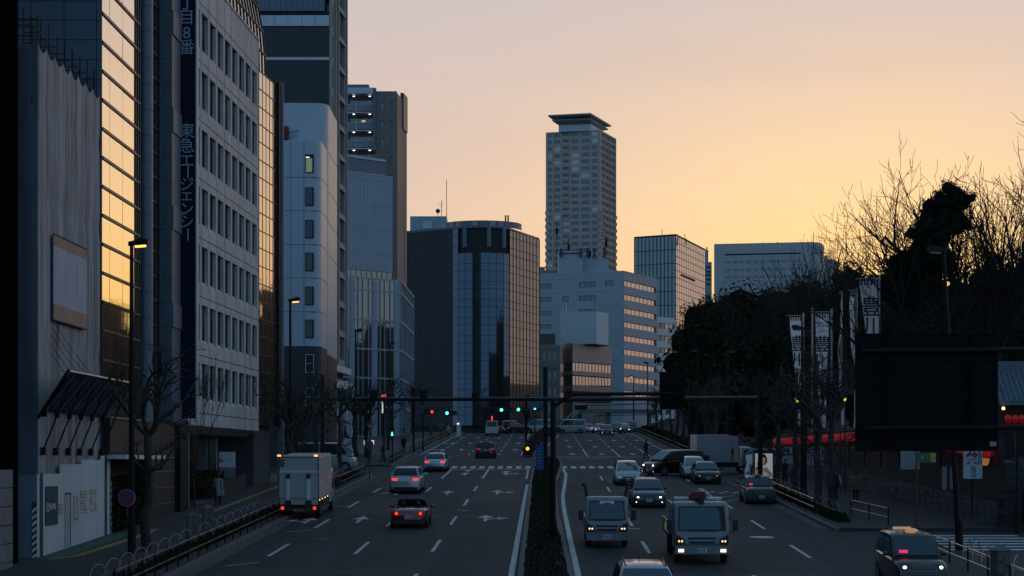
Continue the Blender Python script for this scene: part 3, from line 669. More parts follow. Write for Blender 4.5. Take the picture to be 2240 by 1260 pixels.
# ---- 5 concrete office with deep windows and golden glass wing
r = bld('concrete_office', 'pale concrete office with rows of deep vertical windows', -17.5, 101)
f1 = Face(r, (-17.55, 100.9), (-16.5, 123.4))
ul, ur = f1.u(441.4), f1.u(551.6); pit = (ur-ul)/7; ops = []; ow = pit*.79
zr = [9.87+3.27*k for k in range(7)]; ks = range(-4, 8)
for k in ks:
    for z in zr: ops.append((ul+pit*k, ul+pit*k+ow, z, z+2.12))
ops = [o for o in ops if o[0] > .1]
q = mb('concrete'); f1.wall(q, 0, f1.L, 8.5, 33.85, ops, .27)
q.use('concrete'); 
for o in ops: q.poly([f1.p(o[0]+.002, o[2]+.004, -.02), f1.p(o[1]-.002, o[2]+.004, -.02), f1.p(o[1]-.002, o[2]+.20, -.2), f1.p(o[0]+.002, o[2]+.20, -.2)])
q.use('seam')
for k in range(-4, 9): u = ul+pit*k-pit*.105; f1.box(q, u-.014, u+.014, 8.5, 9.87, -.01, .004); [f1.box(q, u-.014, u+.014, z+2.12, z+3.27, -.01, .004) for z in zr[:-1]]; f1.box(q, u-.014, u+.014, zr[-1]+2.12, 33.85, -.01, .004)
for z in [9.2]+[z+2.55 for z in zr]: f1.box(q, 0, f1.L, z-.025, z+.025, -.01, .005)
q.build('facade', r)
wm = win_mesh(ow, 2.12, 'dark_glass', 'dark', 2, 1, .06)
wms = [wm, wm, wm]+[win_mesh(ow, 2.12, 'dark_glass', 'dark', 2, 1, .06, b_, bm='roller_blind') for b_ in (.3, .55, .9)]; wr_ = random.Random(12)
for o in ops: f1.win(o[0], o[2], wr_.choice(wms), -.24)
solid(r, [(-32, 101.5), (-18.4, 101.5), (-17.35, 123.2), (-32, 123.2)], 8.52, 33.3, 'seam', 'core')
q = mb('concrete'); f1.box(q, 0, f1.L, 33.85, 34.0, -.7, .06); f1.box(q, f1.L-.3, f1.L, 8.5, 33.84, -6, -.004); f1.box(q, 0, f1.L-.3, 8.30, 8.498, -12, -.9)
q.hexa([f1.p(0, 8.1, -.9), f1.p(f1.L, 8.1, -.9), f1.p(f1.L, 8.1, -1.4), f1.p(0, 8.1, -1.4), f1.p(0, 8.497, 0), f1.p(f1.L, 8.497, 0), f1.p(f1.L, 8.497, -1.4), f1.p(0, 8.497, -1.4)]); q.build('parapet', r)
# curved roof glazing behind the parapet
fk = Face(r, (-17.35, 110), (-16.45, 126.4)); prof = [(0, 31.8), (-.05, 33.6), (-.2, 35.2), (-.5, 36.8), (-.95, 38.2), (-1.6, 39.5)]
q = mb('pale_glass'); n = 15
for i in range(n):
    for (d0, z0), (d1, z1) in zip(prof[:-1], prof[1:]): a, b = fk.L*i/n, fk.L*(i+1)/n; q.poly([fk.p(a, z0, d0), fk.p(b, z0, d0), fk.p(b, z1, d1), fk.p(a, z1, d1)])
q.use('dark')
for i in range(n+1): q.tube([fk.p(fk.L*i/n, z, d+.03) for d, z in prof], .05, 4)
for d, z in prof: q.tube([fk.p(0, z, d+.03), fk.p(fk.L, z, d+.03)], .05, 4)
q.use('seam'); vs = [fk.p(fk.L, z, d) for d, z in prof]+[fk.p(fk.L, 39.5, -5), fk.p(fk.L, 31.8, -5)]; q.poly(vs); q.build('roof_glazing', r)
fg = Face(r, (-16.5, 123.45), (-15.98, 128.4)); zt = 32.0; zs = [8.9+1.155*k for k in range(21)]
curtain(fg, .05, fg.L, zs, 5, 'bronze_glass', 'dark', .06, .05, .03, dv=.02)
solid(r, [(-22, 123.8), (-16.62, 123.8), (-16.15, 128.4), (-22, 128.4)], 8.9, 31.6, 'seam', 'core')
q = mb('black'); q2 = r.location
q.box(-18-q2.x, -15.78-q2.x, 128.42-q2.y, 129.3-q2.y, 8.9-q2.z, 32.2-q2.z); q.use('concrete_d'); q.box(-16-q2.x, -15.62-q2.x, 129.3-q2.y, 129.75-q2.y, 4.8-q2.z, 32.4-q2.z); q.build('end_pier', r)
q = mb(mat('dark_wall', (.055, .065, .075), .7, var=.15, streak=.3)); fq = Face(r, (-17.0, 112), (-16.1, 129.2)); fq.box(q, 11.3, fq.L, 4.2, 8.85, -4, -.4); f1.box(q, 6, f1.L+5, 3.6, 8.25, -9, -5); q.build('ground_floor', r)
for u, h_, d0, d1 in ((f1.u(527), .25, -1.9, -1.5), (3, .3, -2.6, -2), (9.5, .3, -2.6, -2), (16, .3, -2.6, -2)): q = mb('concrete_d'); f1.box(q, u-h_, u+h_, 3.6, 8.08, d0, d1); q.build('pillar', r)
q = mb(emat('lit_doorway', (.95, .45, .22), .75)); u = f1.u(551); f1.box(q, u-.25, u+.35, 7.0, 8.0, -4.98, -4.9); q.build('lit_window', r)
s = bld('company_sign', 'white company sign with blue emblem in the dark forecourt', px(497, 116), 116, cat='sign')
q = mb('white'); w2 = .5; sx = .48; q.box(-sx, sx, -.1, .1, 1.7, 2.65); q.use('concrete_d'); q.box(-sx, sx, -.08, .08, 0, 1.7); q.build('board', s)
bl = mat('blue_print', (.03, .14, .30), .5, var=0); lettering('東急エージェンシー', .15, bl, s, (.1, -.11, 2.12)); q = mb(bl); q.tube([(-.36+.07*math.cos(a), -.11, 2.12+.09*math.sin(a)) for a in [k*.8 for k in range(9)]], .018, 4); q.build('emblem', s)
s = bld('planter', 'dark stone planter with low brown shrubs beside the white company sign', -17.9, 108, cat='planter')
fp = Face(s, (-17.6, 106), (-16.9, 121)); q = mb('stone_dark'); 
q.hexa([fp.p(4, 3.9, .3), fp.p(13, 4.3, .3), fp.p(13, 4.3, -1.4), fp.p(4, 3.9, -1.4), fp.p(4, 5.1, .3), fp.p(13, 5.75, .3), fp.p(13, 5.75, -1.4), fp.p(4, 5.1, -1.4)]); q.build('stone_box', s)
q = mb('kerb'); fp.box(q, -2, 4, 3.9, 4.28, -.2, .35); q.build('stone_edging', s)
tufts([(-19.3, 103), (-17.9, 103), (-17.4, 114), (-18.8, 114)], 1500, s, 'shrubs', 'leaf2', .3, .9, .8, .12, 9)
hedge_r = bld('clipped_hedge', 'dark clipped hedge beside the white site fence', -18.1, 86.5, cat='hedge')
q = mb('shrub'); rr = random.Random(8)
q2 = hedge_r.location
for k in range(2600):
    D = rr.uniform(83.6, 91); x = rr.choice((-17.55, -17.55, rr.uniform(-18.6, -17.5)))+rr.uniform(-.1, .1); z = rr.uniform(gz(D), gz(D)+2.4) if x > -17.7 else gz(D)+2.35+rr.uniform(-.1, .1)
    a, b = rr.uniform(0, 6.28), rr.uniform(-1, 1); c = Vector((x-q2.x, D-q2.y, z-q2.z)); e1 = Vector((math.cos(a), math.sin(a), b))*.09; e2 = Vector((-math.sin(a), math.cos(a), rr.uniform(-1, 1)))*.07
    q.poly([c-e1, c+e2, c+e1, c-e2])
q.build('foliage', hedge_r, stuff=True); q = mb('earth'); q.box(-18.5-q2.x, -17.68-q2.x, 83.6-q2.y, 91-q2.y, 0, 2.3); q.build('stems', hedge_r)
# ---- 6 white rounded building
def rpoly(x0, x1, y0, y1, rad, n=8, seg='fr'):
    """rectangle whose front-right corner (x1,y0) is rounded"""
    return [(x0, y0)]+[(x1-rad+rad*math.sin(t*math.pi/2/n), y0+rad-rad*math.cos(t*math.pi/2/n)) for t in range(n+1)]+[(x1, y1), (x0, y1)]
r = bld('white_rounded_building', 'slim white building with rounded corner, dark base and one column of windows', -17, 160)
o = r.location
def rp(poly, z0, z1, m, name): q = mb(m); q.prism([(p[0]-o.x, p[1]-o.y) for p in poly], z0-o.z, z1-o.z); return q.build(name, r, smooth=30)
pw = mat('white_enamel', (.40, .47, .54), .38, var=.05, scale=.4, streak=.3)
lo_ = rpoly(-26, px(703, 160.6), 160, 168, 1.0); up_ = rpoly(-26, px(718, 165.6), 164.8, 174, 1.3); up_in = rpoly(-26, px(718, 165.6)-.03, 164.83, 174, 1.27)
zb1 = pz(757, 160); rp(lo_, 6, zb1, 'darktile', 'dark_base'); rp(lo_, zb1, pz(307, 160), pw, 'wall')
rp(up_, 6, pz(788-13, 165), 'darktile', 'dark_base'); rp(up_, pz(775, 165), pz(226, 165), pw, 'wall')
fw = Face(r, (-26, 160), (px(692, 160), 160)); q = mb('seam')
for y in (388, 461, 535, 608, 682): fw.box(q, 0, fw.L, pz(y, 160)-.02, pz(y, 160)+.02, -.02, .004)
for x in (636, 665): fw.box(q, fw.u(x)-.018, fw.u(x)+.018, zb1, pz(309, 160), -.02, .005)
for y in (330, 416, 485, 556): q.tube([Vector((p[0]-o.x, p[1]-o.y, pz(y, 165)-o.z)) for p in rpoly(-26, px(718, 165.6)+.004, 164.796, 174, 1.3)[1:-1]], .02, 4)
for y in (388, 461, 535, 608, 682): q.tube([Vector((p[0]-o.x, p[1]-o.y, pz(y, 160)-o.z)) for p in rpoly(-26, px(703, 160.6)+.004, 159.996, 168, 1.0)[1:-1]], .02, 4)
q.build('panel_joint', r)
for k, y in enumerate((338, 410, 481, 553, 627, 699, 775, 848)):
    lit = k == 0
    me = win_mesh(.72, 1.56, 'glass' if k else 'glass', 'panel_w' if k > 5 else 'seam', 1, 1 if k < 6 else 2, .05, .0)
    fw.win(fw.u(668), pz(y, 160)-1.56, me, .04)
    q = mb(emat('lit_room', (.55, .62, .30), .12) if lit else mat('blind', (.13, .14, .15), .8, var=.1)); 
    if k < 6: fw.box(q, fw.u(668)+.06, fw.u(685)-.08, pz(y, 160)-1.48, pz(y, 160)-.08-(.25 if lit else 0), .02, .05); q.build('blind', r)
    if lit: q = mb('down_glow'); fw.box(q, fw.u(669), fw.u(677), pz(y+6, 160)-.03, pz(y+6, 160)+.02, .03, .056); q.build('ceiling_light', r)
q = mb(mat('red_cover', (.16, .015, .012), .7, var=.1)); fw2 = Face(r, (-26, 164.78), (px(640, 165), 164.78)); fw2.box(q, fw2.u(612), fw2.u(632), pz(303, 164), pz(275, 164), 0, .6); q.build('red_cover', r)
q = mb('black'); 
for i in range(14): u = fw2.u(628)+i*.1; q.cyl(fw2.p(u, pz(305, 163), 1.2+i*.12), fw2.p(u, pz(289, 163), 1.2+i*.12), .012, n=4)
q.tube([fw2.p(fw2.u(628), pz(289, 163), 1.2), fw2.p(fw2.u(628)+1.3, pz(289, 163), 2.76)], .025, 4); q.build('roof_railing', r)
# ---- 7 dark tiled tower with ribbed side
r = bld('dark_tiled_tower', 'tall dark tiled tower with pale bands and a ribbed street side', -17.5, 176); D7 = 176
solid(r, [(-34, D7+.6), (-17.3, D7+.6), (-16.5, 185), (-34, 185)], 6.5, 53.5, 'seam', 'core')
f7 = Face(r, (-34, D7), (px(720, D7), D7)); q = mb('darktile'); f7.quad(q, 0, f7.L, 6.5, pz(57, D7)); q.use('panel'); f7.quad(q, 0, f7.L-.4, pz(24, D7), 53.5)
q.use('seam'); f7.box(q, 0, f7.L-.1, pz(33, D7), pz(24, D7), -.5, -.3)
us = [f7.L-1.27*k for k in range(1, 8)]; f7.seams(q, us, [], 0, f7.L, 20, pz(57, D7), .02); [f7.box(q, u-.012, u+.012, pz(24, D7), 53.5, 0, .01) for u in [f7.L-.5*k for k in range(1, 16)]]; q.build('tile_wall', r)
q = mb('panel_w'); f7.box(q, 0, f7.L, pz(57, D7), pz(34, D7), -.3, .12); f7.box(q, 0, f7.L, pz(131, D7), pz(125, D7), -.1, .03); q.use('seam')
for u in us: f7.box(q, u-.015, u+.015, pz(57, D7), pz(34, D7), .1, .125)
q.build('pale_band', r)
f8 = Face(r, (px(720, D7), D7), (px(757, 185.5), 185.5)); q = mb(mat('rib_concrete', (.36, .33, .31), .75, var=.12, streak=.5)); ops = []; fl = 2.83; zf = [16.2+fl*k for k in range(13)]
ua, ub, uc, ud = f8.u(723.5), f8.u(729), f8.u(739), f8.u(753.5)
for z in zf: ops += [(ua, ub, z, z+1.9), (uc, ud, z+.1, z+2.3)]
f8.wall(q, 0, f8.L, 15.6, 53.5, ops, .35); 
for u in (f8.u(721), f8.u(731), f8.u(737.5), f8.u(755.5)): f8.box(q, u-.13, u+.13, 15.6, 53.5, -.01, .22)
for z in zf: f8.box(q, uc+.0, ud, z+2.3, z+2.62, -.01, .14)
q.build('ribbed_side', r)
w1 = win_mesh(ub-ua, 1.9, 'glass', 'steel', 1, 1, .09); w2_ = win_mesh(ud-uc, 2.2, 'glass', 'concrete_d', 4, 1, .16)
for z in zf: f8.win(ua, z, w1, -.1); f8.win(uc, z+.1, w2_, -.2)
q = mb('white'); f8.box(q, .3, f8.L+.5, 15.0, 15.58, -.5, .45)
f9 = Face(r, (px(722, 177), 177), (px(770, 189), 189))
for u in (f9.u(724), f9.u(735), f9.u(744), f9.u(757), f9.u(768)): f9.box(q, u-.22, u+.22, gz(180), 14.4, -.4, .12)
f9.box(q, 0, f9.L, 13.6, 14.3, -.4, .1); q.use('concrete_d'); f9.box(q, 0, f9.L, gz(178), 13.5, -1.2, -.6); q.build('white_colonnade', r)
q = mb('concrete_d'); f7.box(q, f7.L-4, f7.L+.1, 6.6, 15.4, 0, .5); q.build('podium_wall', r)
# ---- 8 glass podium building with blank blue-grey block
r = bld('glass_podium_building', 'building with a blank blue-grey upper block over a glazed lower part', -16, 255)
C8 = Vector((-15, 256)); dr_ = Vector((.731, .682)); B8 = C8-dr_*15; E8 = Vector((px(905, 281), 281)); inn = Vector((-.682, .731))
fA = Face(r, B8, C8); fB = Face(r, C8, E8); zs = [9.8, 13.8, 17.65, 21.5, 25.4, 29.3, 30.9]
solid(r, [B8+inn*.6, C8+inn*.6+Vector((-.5, 0)), E8+Vector((-.7, 0)), E8+Vector((-14, 4)), B8+inn*12], 9, 30.7, mat('interior_grey', (.05, .06, .065), .8, var=.3, scale=.8), 'core')
bars = [fA.u(x) for x in (741, 760, 767, 783, 793, 806, 816, 831, 841, 853, 863, 873)]+[fA.L]
curtain(fA, bars[0], fA.L, zs, 0, 'teal_glass', 'panel_b', .10, .22, .10, us=bars); curtain(fB, 0, fB.L, zs, 9, 'bronze_glass' if 0 else 'teal_glass', 'panel_b', .16, .22, .10)
q = mb('panel_b'); 
for x in (770, 819, 867): fA.box(q, fA.u(x)-.5, fA.u(x)+.5, 9.8, 30.6, -.3, .03)
q.build('panel_pier', r)
fU = Face(r, B8+inn*.7, C8+inn*.7-dr_*.9); zt0, zt1 = pz(595, 255), pz(384, 254); q = mb('panel_b'); fU.quad(q, 0, fU.L, zt0, zt1); q.use('seam')
fU.seams(q, [fU.L-.62*k for k in range(1, 20)], [zt0+2.2+3.3*k for k in range(5)], 0, fU.L, zt0, zt1, .022); q.build('blank_front', r)
solid(r, [B8+inn*.75, C8+inn*.75-dr_*.9, C8+inn*9-dr_*.9, B8+inn*9], zt0, zt1-.01, 'panel_b', 'upper_block')
solid(r, [B8+inn*1.6, C8+inn*1.6-dr_*1.4, C8+inn*9-dr_*1.4, B8+inn*9], zt1-.01, pz(349, 254), 'panel', 'roof_screen'); q = mb('panel_w'); fR = Face(r, B8+inn*1.6, C8+inn*1.6-dr_*1.4); fR.box(q, 0, fR.L, pz(349, 254), pz(344, 254), -1, .15); fU.box(q, 0, fU.L, zt1, zt1+.12, -.6, .06); q.build('coping', r)
curtain(Face(r, B8+inn*.8, C8+inn*.8-dr_*.9), 0, fU.L, [30.9, zt0], 16, 'teal_glass', 'panel', .08, .1, .05)
# ---- 9 apartment block with lit balconies
r = bld('balcony_apartments', 'apartment tower with lit balconies beside a brown tiled corner', -22, 285); D9 = 285
fp9 = Face(r, (px(725, D9), D9), (px(821, D9), D9)); h9 = 2.72; zt9 = pz(205, D9)
bw = mat('apartment_wall', (.10, .10, .105), .8, var=.15); q = mb(bw); fp9.quad(q, 0, fp9.L, 30, zt9, -1.7); q.build('rear_wall', r)
solid(r, [(px(725, D9), D9+1.8), (px(821, D9), D9+1.8), (px(821, D9), D9+14), (px(725, D9), D9+14)], 9, zt9, bw, 'core')
q = mb('panel_w'); fp9.box(q, 0, fp9.L, zt9, zt9+.9, -1.7, .1); q.use('panel'); fp9.box(q, 0, fp9.L-1, zt9+.9, zt9+1.5, -6, -.5); q.build('roof_slab', r)
wmA = win_mesh(1.7, 1.9, 'glass', 'steel', 2, 1, .07)
for k in range(8):
    z = zt9-h9*(k+1)
    q = mb('panel_w'); fp9.box(q, 0, fp9.L, z-.18, z, -1.7, .06); q.build('balcony_slab', r)
    q = mb(mat('balcony_glass', (.20, .235, .26), .3, var=.08)); fp9.box(q, 0, fp9.L, z+.12, z+1.1, -.02, .03); q.use('panel_w'); fp9.box(q, 0, fp9.L, z+1.1, z+1.16, -.04, .05); u = fp9.u(779); fp9.box(q, u-.05, u+.05, z, z+1.16, .03, .06); q.build('balcony_rail', r)
    for x in (765, 781, 803): fp9.win(fp9.u(x), z+.05, wmA, -1.62)
    for x in (773, 808):
        q = mb('down_glow'); u = fp9.u(x); q.cyl(fp9.p(u, z+h9-.28, -.8), fp9.p(u, z+h9-.2, -.8), .17, n=8); q.build('ceiling_light', r)
q = mb(emat('lit_pane', (1, .6, .3), .5)); u = fp9.u(789); z = zt9-h9*2; fp9.box(q, u, u+.6, z+1.2, z+1.75, -1.64, -1.58); q.build('lit_pane', r)
q = mb('browntile'); fT = Face(r, (px(821, 283.5), 283.5), (px(868, 283.5), 283.5)); ops = []
for k in range(8):
    z = pz(222, 283)-h9*k-1.25
    ops += [(fT.u(832), fT.u(840), z, z+1.2), (fT.u(853), fT.u(857), z, z+1.3)]
fT.wall(q, 0, fT.L, 9, pz(198, 283), ops, .25); q.build('tile_front', r)
for o_ in ops: fT.win(o_[0], o_[2], win_mesh(o_[1]-o_[0], o_[3]-o_[2], 'glass', 'seam', 1, 1, .06), -.2)
solid(r, [(px(821, 283.5), 284), (px(868, 283.5)-.02, 284), (px(888, 293)-.1, 293), (px(821, 283.5), 293)], 9, pz(199, 283), 'browntile', 'tile_core')
fS = Face(r, (px(868, 283.5), 283.5), (px(890, 293), 293)); q = mb(mat('brown_tile_lit', (.30, .225, .19), .7, var=.12, streak=.3)); fS.wall(q, 0, fS.L, 9, pz(207, 285), [], .2); q.use('seam'); u = fS.u(884); fS.box(q, u-.14, u+.14, 12, pz(207, 285), -.05, .02); fS.box(q, .0, .12, 12, pz(207, 285), 0, .03); q.build('tile_side', r)  # brown tile again, with the peach evening light put into its colour
q = mb('panel'); fT.box(q, fT.u(816), fT.u(823), pz(300, 283), pz(192, 283), -.5, .25); q.build('fin', r); q = mb('panel'); fT.box(q, fT.u(818), fT.u(821), pz(330, 283), pz(198, 283), .25, .4); q.build('fin', r); q = mb('dark'); fS.box(q, fS.u(880), fS.u(889), pz(285, 290), pz(207, 290), -.3, .2); q.build('fin', r)
# ================================================================ buildings in the middle and far right
# ---- 10 dark round glass building
r = bld('round_glass_building', 'dark blue glass office with a rounded front and roof antennas', px(1050, 333), 333)
def P2(x, D): return (px(x, D), D)
arc = []; cx, cy = px(1058, 345), 340.5
A0, A1 = Vector(P2(990, 333.5)), Vector(P2(1115, 335)); ctr = (A0+A1)/2+Vector((0, 3.2)); rad = (A0-ctr).length
a0 = math.atan2(A0.y-ctr.y, A0.x-ctr.x); a1 = math.atan2(A1.y-ctr.y, A1.x-ctr.x)
if a1 < a0: a1 += 2*math.pi
arc = [ctr+Vector((math.cos(a0+(a1-a0)*k/9), math.sin(a0+(a1-a0)*k/9)))*rad for k in range(10)]
arc[0] = A0; arc[-1] = A1; PL = Vector(P2(885, 339.6)); PR = Vector(P2(1180, 350)); zt = pz(500, 333); fl = 3.15; zs = [zt-fl*k for k in range(12)][::-1]
full = [PL]+arc+[PR]
solid(r, [(p.x, p.y+.4) for p in full]+[(PR.x, 372), (PL.x, 372)], 9, zt-.05, 'seam', 'core')
zsub = sorted(zs+[z-1.25 for z in zs[1:]])
curtain(Face(r, PL, arc[0]), 0, (arc[0]-PL).length, zsub, 9, 'navy_glass', 'dark', .05, .05, .03)
for i in range(9):
    fc = Face(r, arc[i], arc[i+1]); top = zsub if i in (0, 8) else [z for z in zsub if z < zt-3.3]
    curtain(fc, 0, fc.L, top, 1, 'round_glass', 'seam', .06, .07, .03)
curtain(Face(r, arc[-1], PR), 0, (PR-arc[-1]).length, zsub, 9, 'face_glass', 'seam', .24, .08, .05)
q = mb('panel'); o = r.location; 
q.prism([(p.x-o.x, p.y-o.y) for p in full]+[(PR.x-o.x, 372-o.y), (PL.x-o.x, 372-o.y)], zt-.05-o.z, zt+.35-o.z); q.build('roof_slab', r)
q = mb('seam'); q.prism([(p.x*.999-o.x, p.y+.9-o.y) for p in arc], zt-3.3-o.z, zt-.06-o.z); q.build('loggia', r)
for k in (2, 5, 7): q = mb('panel'); p = arc[k]; q.cyl((p.x-o.x, p.y+.3-o.y, zt-3.4-o.z), (p.x-o.x, p.y+.3-o.y, zt-.06-o.z), .40, n=10); q.build('column', r)
q = mb('panel'); c2 = ctr+Vector((0, 2)); pts = [(c2.x-o.x+rad*1.12*math.cos(math.pi+math.pi*k/14), c2.y-o.y+rad*.95*math.sin(math.pi+math.pi*k/14)) for k in range(15)]
for i in range(14):
    (xa, ya), (xb, yb) = pts[i], pts[i+1]; q.poly([(xa, ya, zt+.36-o.z), (xb, yb, zt+.36-o.z), (xb, yb, zt+1.5-o.z), (xa, ya, zt+1.5-o.z)])
q.use(mat('pink_screen', (.55, .30, .24), .5, var=.3))
for i in (3, 4, 6, 8, 9):
    (xa, ya), (xb, yb) = pts[i], pts[i+1]; q.poly([(xa, ya-.03, zt+.5-o.z), (xb*.6+xa*.4, yb*.6+ya*.4-.03, zt+.5-o.z), (xb*.6+xa*.4, yb*.6+ya*.4-.03, zt+1.35-o.z), (xa, ya-.03, zt+1.35-o.z)])
q.build('roof_screen', r)
q = mb('panel_b'); q.box(px(897, 352)-o.x, px(977, 352)-o.x, 352-o.y, 362-o.y, zt-o.z, pz(473, 352)-o.z); q.use('panel_w'); q.box(px(925, 351.8)-o.x, px(945, 351.8)-o.x, 351.8-o.y, 352-o.y, pz(500, 352)-o.z, pz(484, 352)-o.z); q.build('penthouse', r)
for nm, x, y0, y1, rr_ in (('mast', 977, 475, 395, .06), ('aerial', 966, 475, 438, .05), ('dish_post', 958, 475, 460, .05)):
    q = mb('black'); D = 351.5; q.cyl((px(x, D)-o.x, D-o.y, pz(y0, D)-o.z), (px(x, D)-o.x, D-o.y, pz(y1, D)-o.z), rr_, n=5)
    if nm == 'aerial':
        for yy, ww in ((447, .9), (461, .5), (452, .4)): q.cyl((px(x, D)-ww-o.x, D-o.y, pz(yy, D)-o.z), (px(x, D)+ww*.5-o.x, D-o.y, pz(yy, D)-o.z), .035, n=4)
    if nm == 'dish_post': q.cyl((px(x, D)-o.x, D-.1-o.y, pz(462, D)-o.z), (px(x, D)-o.x, D-.3-o.y, pz(462, D)-o.z), .42, n=12)
    q.build(nm, r)
D = 338
for x in (1106, 1111.5): q = mb('black'); q.box(px(x, D)-o.x-.14, px(x, D)-o.x+.14, D-o.y, D+.3-o.y, zt+1.2-o.z, zt+3.0-o.z); q.build('antenna', r)
# ---- 11 distant apartment tower with flared roof
D = 850; r = bld('flared_roof_tower', 'distant tall apartment tower with a wide flared flat roof', px(1290, D), D, 11.)
a, b, c = Vector((15.3, 857)), Vector((39.6, 850)), Vector((48.1, 874)); d_ = a+(c-b); zt = pz(284, 850); zb0 = 80.
tw = mat('tower_stone', (.50, .40, .34), .8, var=.08, scale=.1, streak=.2)
solid(r, [a+Vector((.6, .9)), b+Vector((-.4, .9)), c+Vector((-.9, .2)), d_], 11, zt-.2, 'far_glass', 'core')
fl = 3.08; nf = 24; stuff_q = mb('far_glass'); cnt = 0; o = r.location
fL, fRr = Face(r, a, b), Face(r, b, c)
for fc, cols, in ((fL, [(.04, .11), (.155, .265), (.31, .43), (.475, .605), (.66, .80), (.85, .95)]), (fRr, [(.08, .17), (.24, .32), (.39, .49), (.55, .64), (.71, .80), (.86, .94)])):
    ops = []
    for k in range(nf):
        z = zt-fl*(k+1)
        for ca, cb in cols: ops.append((ca*fc.L, cb*fc.L, z+.55, z+2.45))
    q = mb(tw); fc.wall(q, 0, fc.L, zb0, zt, ops, .7); fc.quad(q, 0, fc.L, 11, zb0)
    for ca, cb in cols[::1]: fc.box(q, cb*fc.L+.25, cb*fc.L+.7, zb0, zt, -.01, .25)
    q.build('facade', r)
    for i, o_ in enumerate(ops):
        ww, hh = o_[1]-o_[0], o_[3]-o_[2]; balc = fc is fL and i % 6 == 2
        if cnt < 100: cnt += 1; fc.win(o_[0], o_[2], win_mesh(ww, hh, 'dark_glass' if rnd.random() < .86 else 'mirror_glass', 'steel' if not balc else 'seam', 3 if ww > 1.6 else 1, 1, .10), -.3 if not balc else -.65)
        else: stuff_q.use('dark_glass' if rnd.random() < .86 else 'mirror_glass'); stuff_q.poly([fc.p(o_[0], o_[2], -.35), fc.p(o_[1], o_[2], -.35), fc.p(o_[1], o_[3], -.35), fc.p(o_[0], o_[3], -.35)])
    if fc is fL:
        for k in range(nf): q = mb(tw); fc.box(q, cols[2][0]*fc.L, cols[2][1]*fc.L, zt-fl*(k+1)+.15, zt-fl*(k+1)+1.1, -.2, .35); q.build('balcony', r)
stuff_q.build('window', r, stuff=True)
for k in range(11, nf):
    z = zt-fl*(k+1)
    for p, n_ in ((a, (.75, .1)), (b, (.1, -.1)), (c, (-.7, .1))):
        q = mb(tw); q.box(p.x+n_[0]-1.1-o.x, p.x+n_[0]+1.1-o.x, p.y+n_[1]-.6-o.y, p.y+n_[1]+1-o.y, z-o.z, z+1.25-o.z); q.build('balcony', r)
q = mb('panel_w'); w_ = [(px(1222, 853), 853), (px(1292, 850.5), 850.5), (px(1318, 868), 868), (px(1250, 872), 872)]
q.prism([(x-o.x, y-o.y) for x, y in w_], zt-.3-o.z, pz(264, 850)-o.z)
cc = Vector((sum(p[0] for p in w_)/4, sum(p[1] for p in w_)/4)); q.use(mat('roof_slab_grey', (.22, .22, .225), .7, var=.05))
R0 = [(px(1208, 851), 851), (px(1292, 847), 847), (px(1330, 874), 874), (px(1245, 880), 880)]; R1 = [(px(1199, 850), 850), (px(1292, 845), 845), (px(1337, 876), 876), (px(1240, 884), 884)]
W = lambda L: [(x-o.x, y-o.y) for x, y in L]
q.prism(W(w_), pz(271, 850)-o.z, pz(264, 850)-o.z, W(R0)); q.prism(W(R0), pz(264, 850)-o.z, pz(261, 850)-o.z); q.prism(W(w_), pz(261, 850)-o.z, pz(255, 850)-o.z, W(R1)); q.prism(W(R1), pz(255, 850)-o.z, pz(251.5, 850)-o.z)
q.build('flared_roof', r)
# ---- 12 white ribbon-window office
r = bld('white_ribbon_office', 'white office with ribbon windows catching warm light on its right side', 25, 430, 11.)
fa, fb_ = Face(r, (4.5, 437.6), (25.4, 430)), Face(r, (25.4, 430), (34.4, 449)); zt = pz(595, 430); wh = mat('white_render', (.36, .405, .45), .7, var=.06, scale=.15, streak=.3)
ops = []; rows = [pz(613+30.1*k, 430) for k in range(9)]
for z in rows: ops.append((-.01, fb_.L-.6, z-1.3, z))
q = mb(wh); fb_.wall(q, 0, fb_.L, 11, zt, [(0.0, o_[1], o_[2], o_[3]) for o_ in ops], .5); q.use('seam')
q.build('right_wall', r)
n = 8
for z in rows:
    for i in range(n):
        wdt = (fb_.L-.6)/n; fb_.win(i*wdt, z-1.3, win_mesh(wdt, 1.3, 'pale_glass', 'seam', 1, 1, .09), -.3)
opl = []
for k, z in enumerate(rows):
    opl.append((fa.u(1360), fa.L, z-1.3, z))
    if k < 6: opl.append((fa.u(1172), fa.u(1208), z-1.35, z-.2))
    if k in (0, 1, 2): opl.append((fa.u(1266), fa.u(1304), z-1.3, z-.1))
    if k == 0: opl.append((fa.u(1324), fa.u(1343), z-1.2, z))
    if k == 1: opl.append((fa.u(1230), fa.u(1245), z-1.4, z-.1))
q = mb(wh); fa.wall(q, 0, fa.L, 11, zt, opl, .4); q.use('seam'); 
for k, z in enumerate(rows): fa.box(q, 0, fa.u(1358), z+.62, z+.66, -.01, .006)
q.build('left_wall', r)
for i, o_ in enumerate(opl): fa.win(o_[0], o_[2], win_mesh(o_[1]-o_[0], o_[3]-o_[2], 'glass', 'seam', max(1, int((o_[1]-o_[0])/1.2)), 1, .08), -.3)
solid(r, [(5, 438.2), (25.2, 431), (33.6, 449), (8, 456)], 11, zt-.3, wh, 'core')
q = mb(wh); fa.box(q, 0, fa.L, zt, zt+.3, -.5, .02); fb_.box(q, 0, fb_.L, zt, zt+.3, -.5, .02); q.build('parapet', r)
o = r.location; q = mb(wh); q.box(px(1222, 436)-o.x, px(1275, 436)-o.x, 436-o.y, 446-o.y, zt-.3-o.z, pz(549, 436)-o.z); q.box(px(1275, 437)-o.x, px(1330, 440)-o.x, 438-o.y, 447-o.y, zt-.3-o.z, pz(566, 438)-o.z)
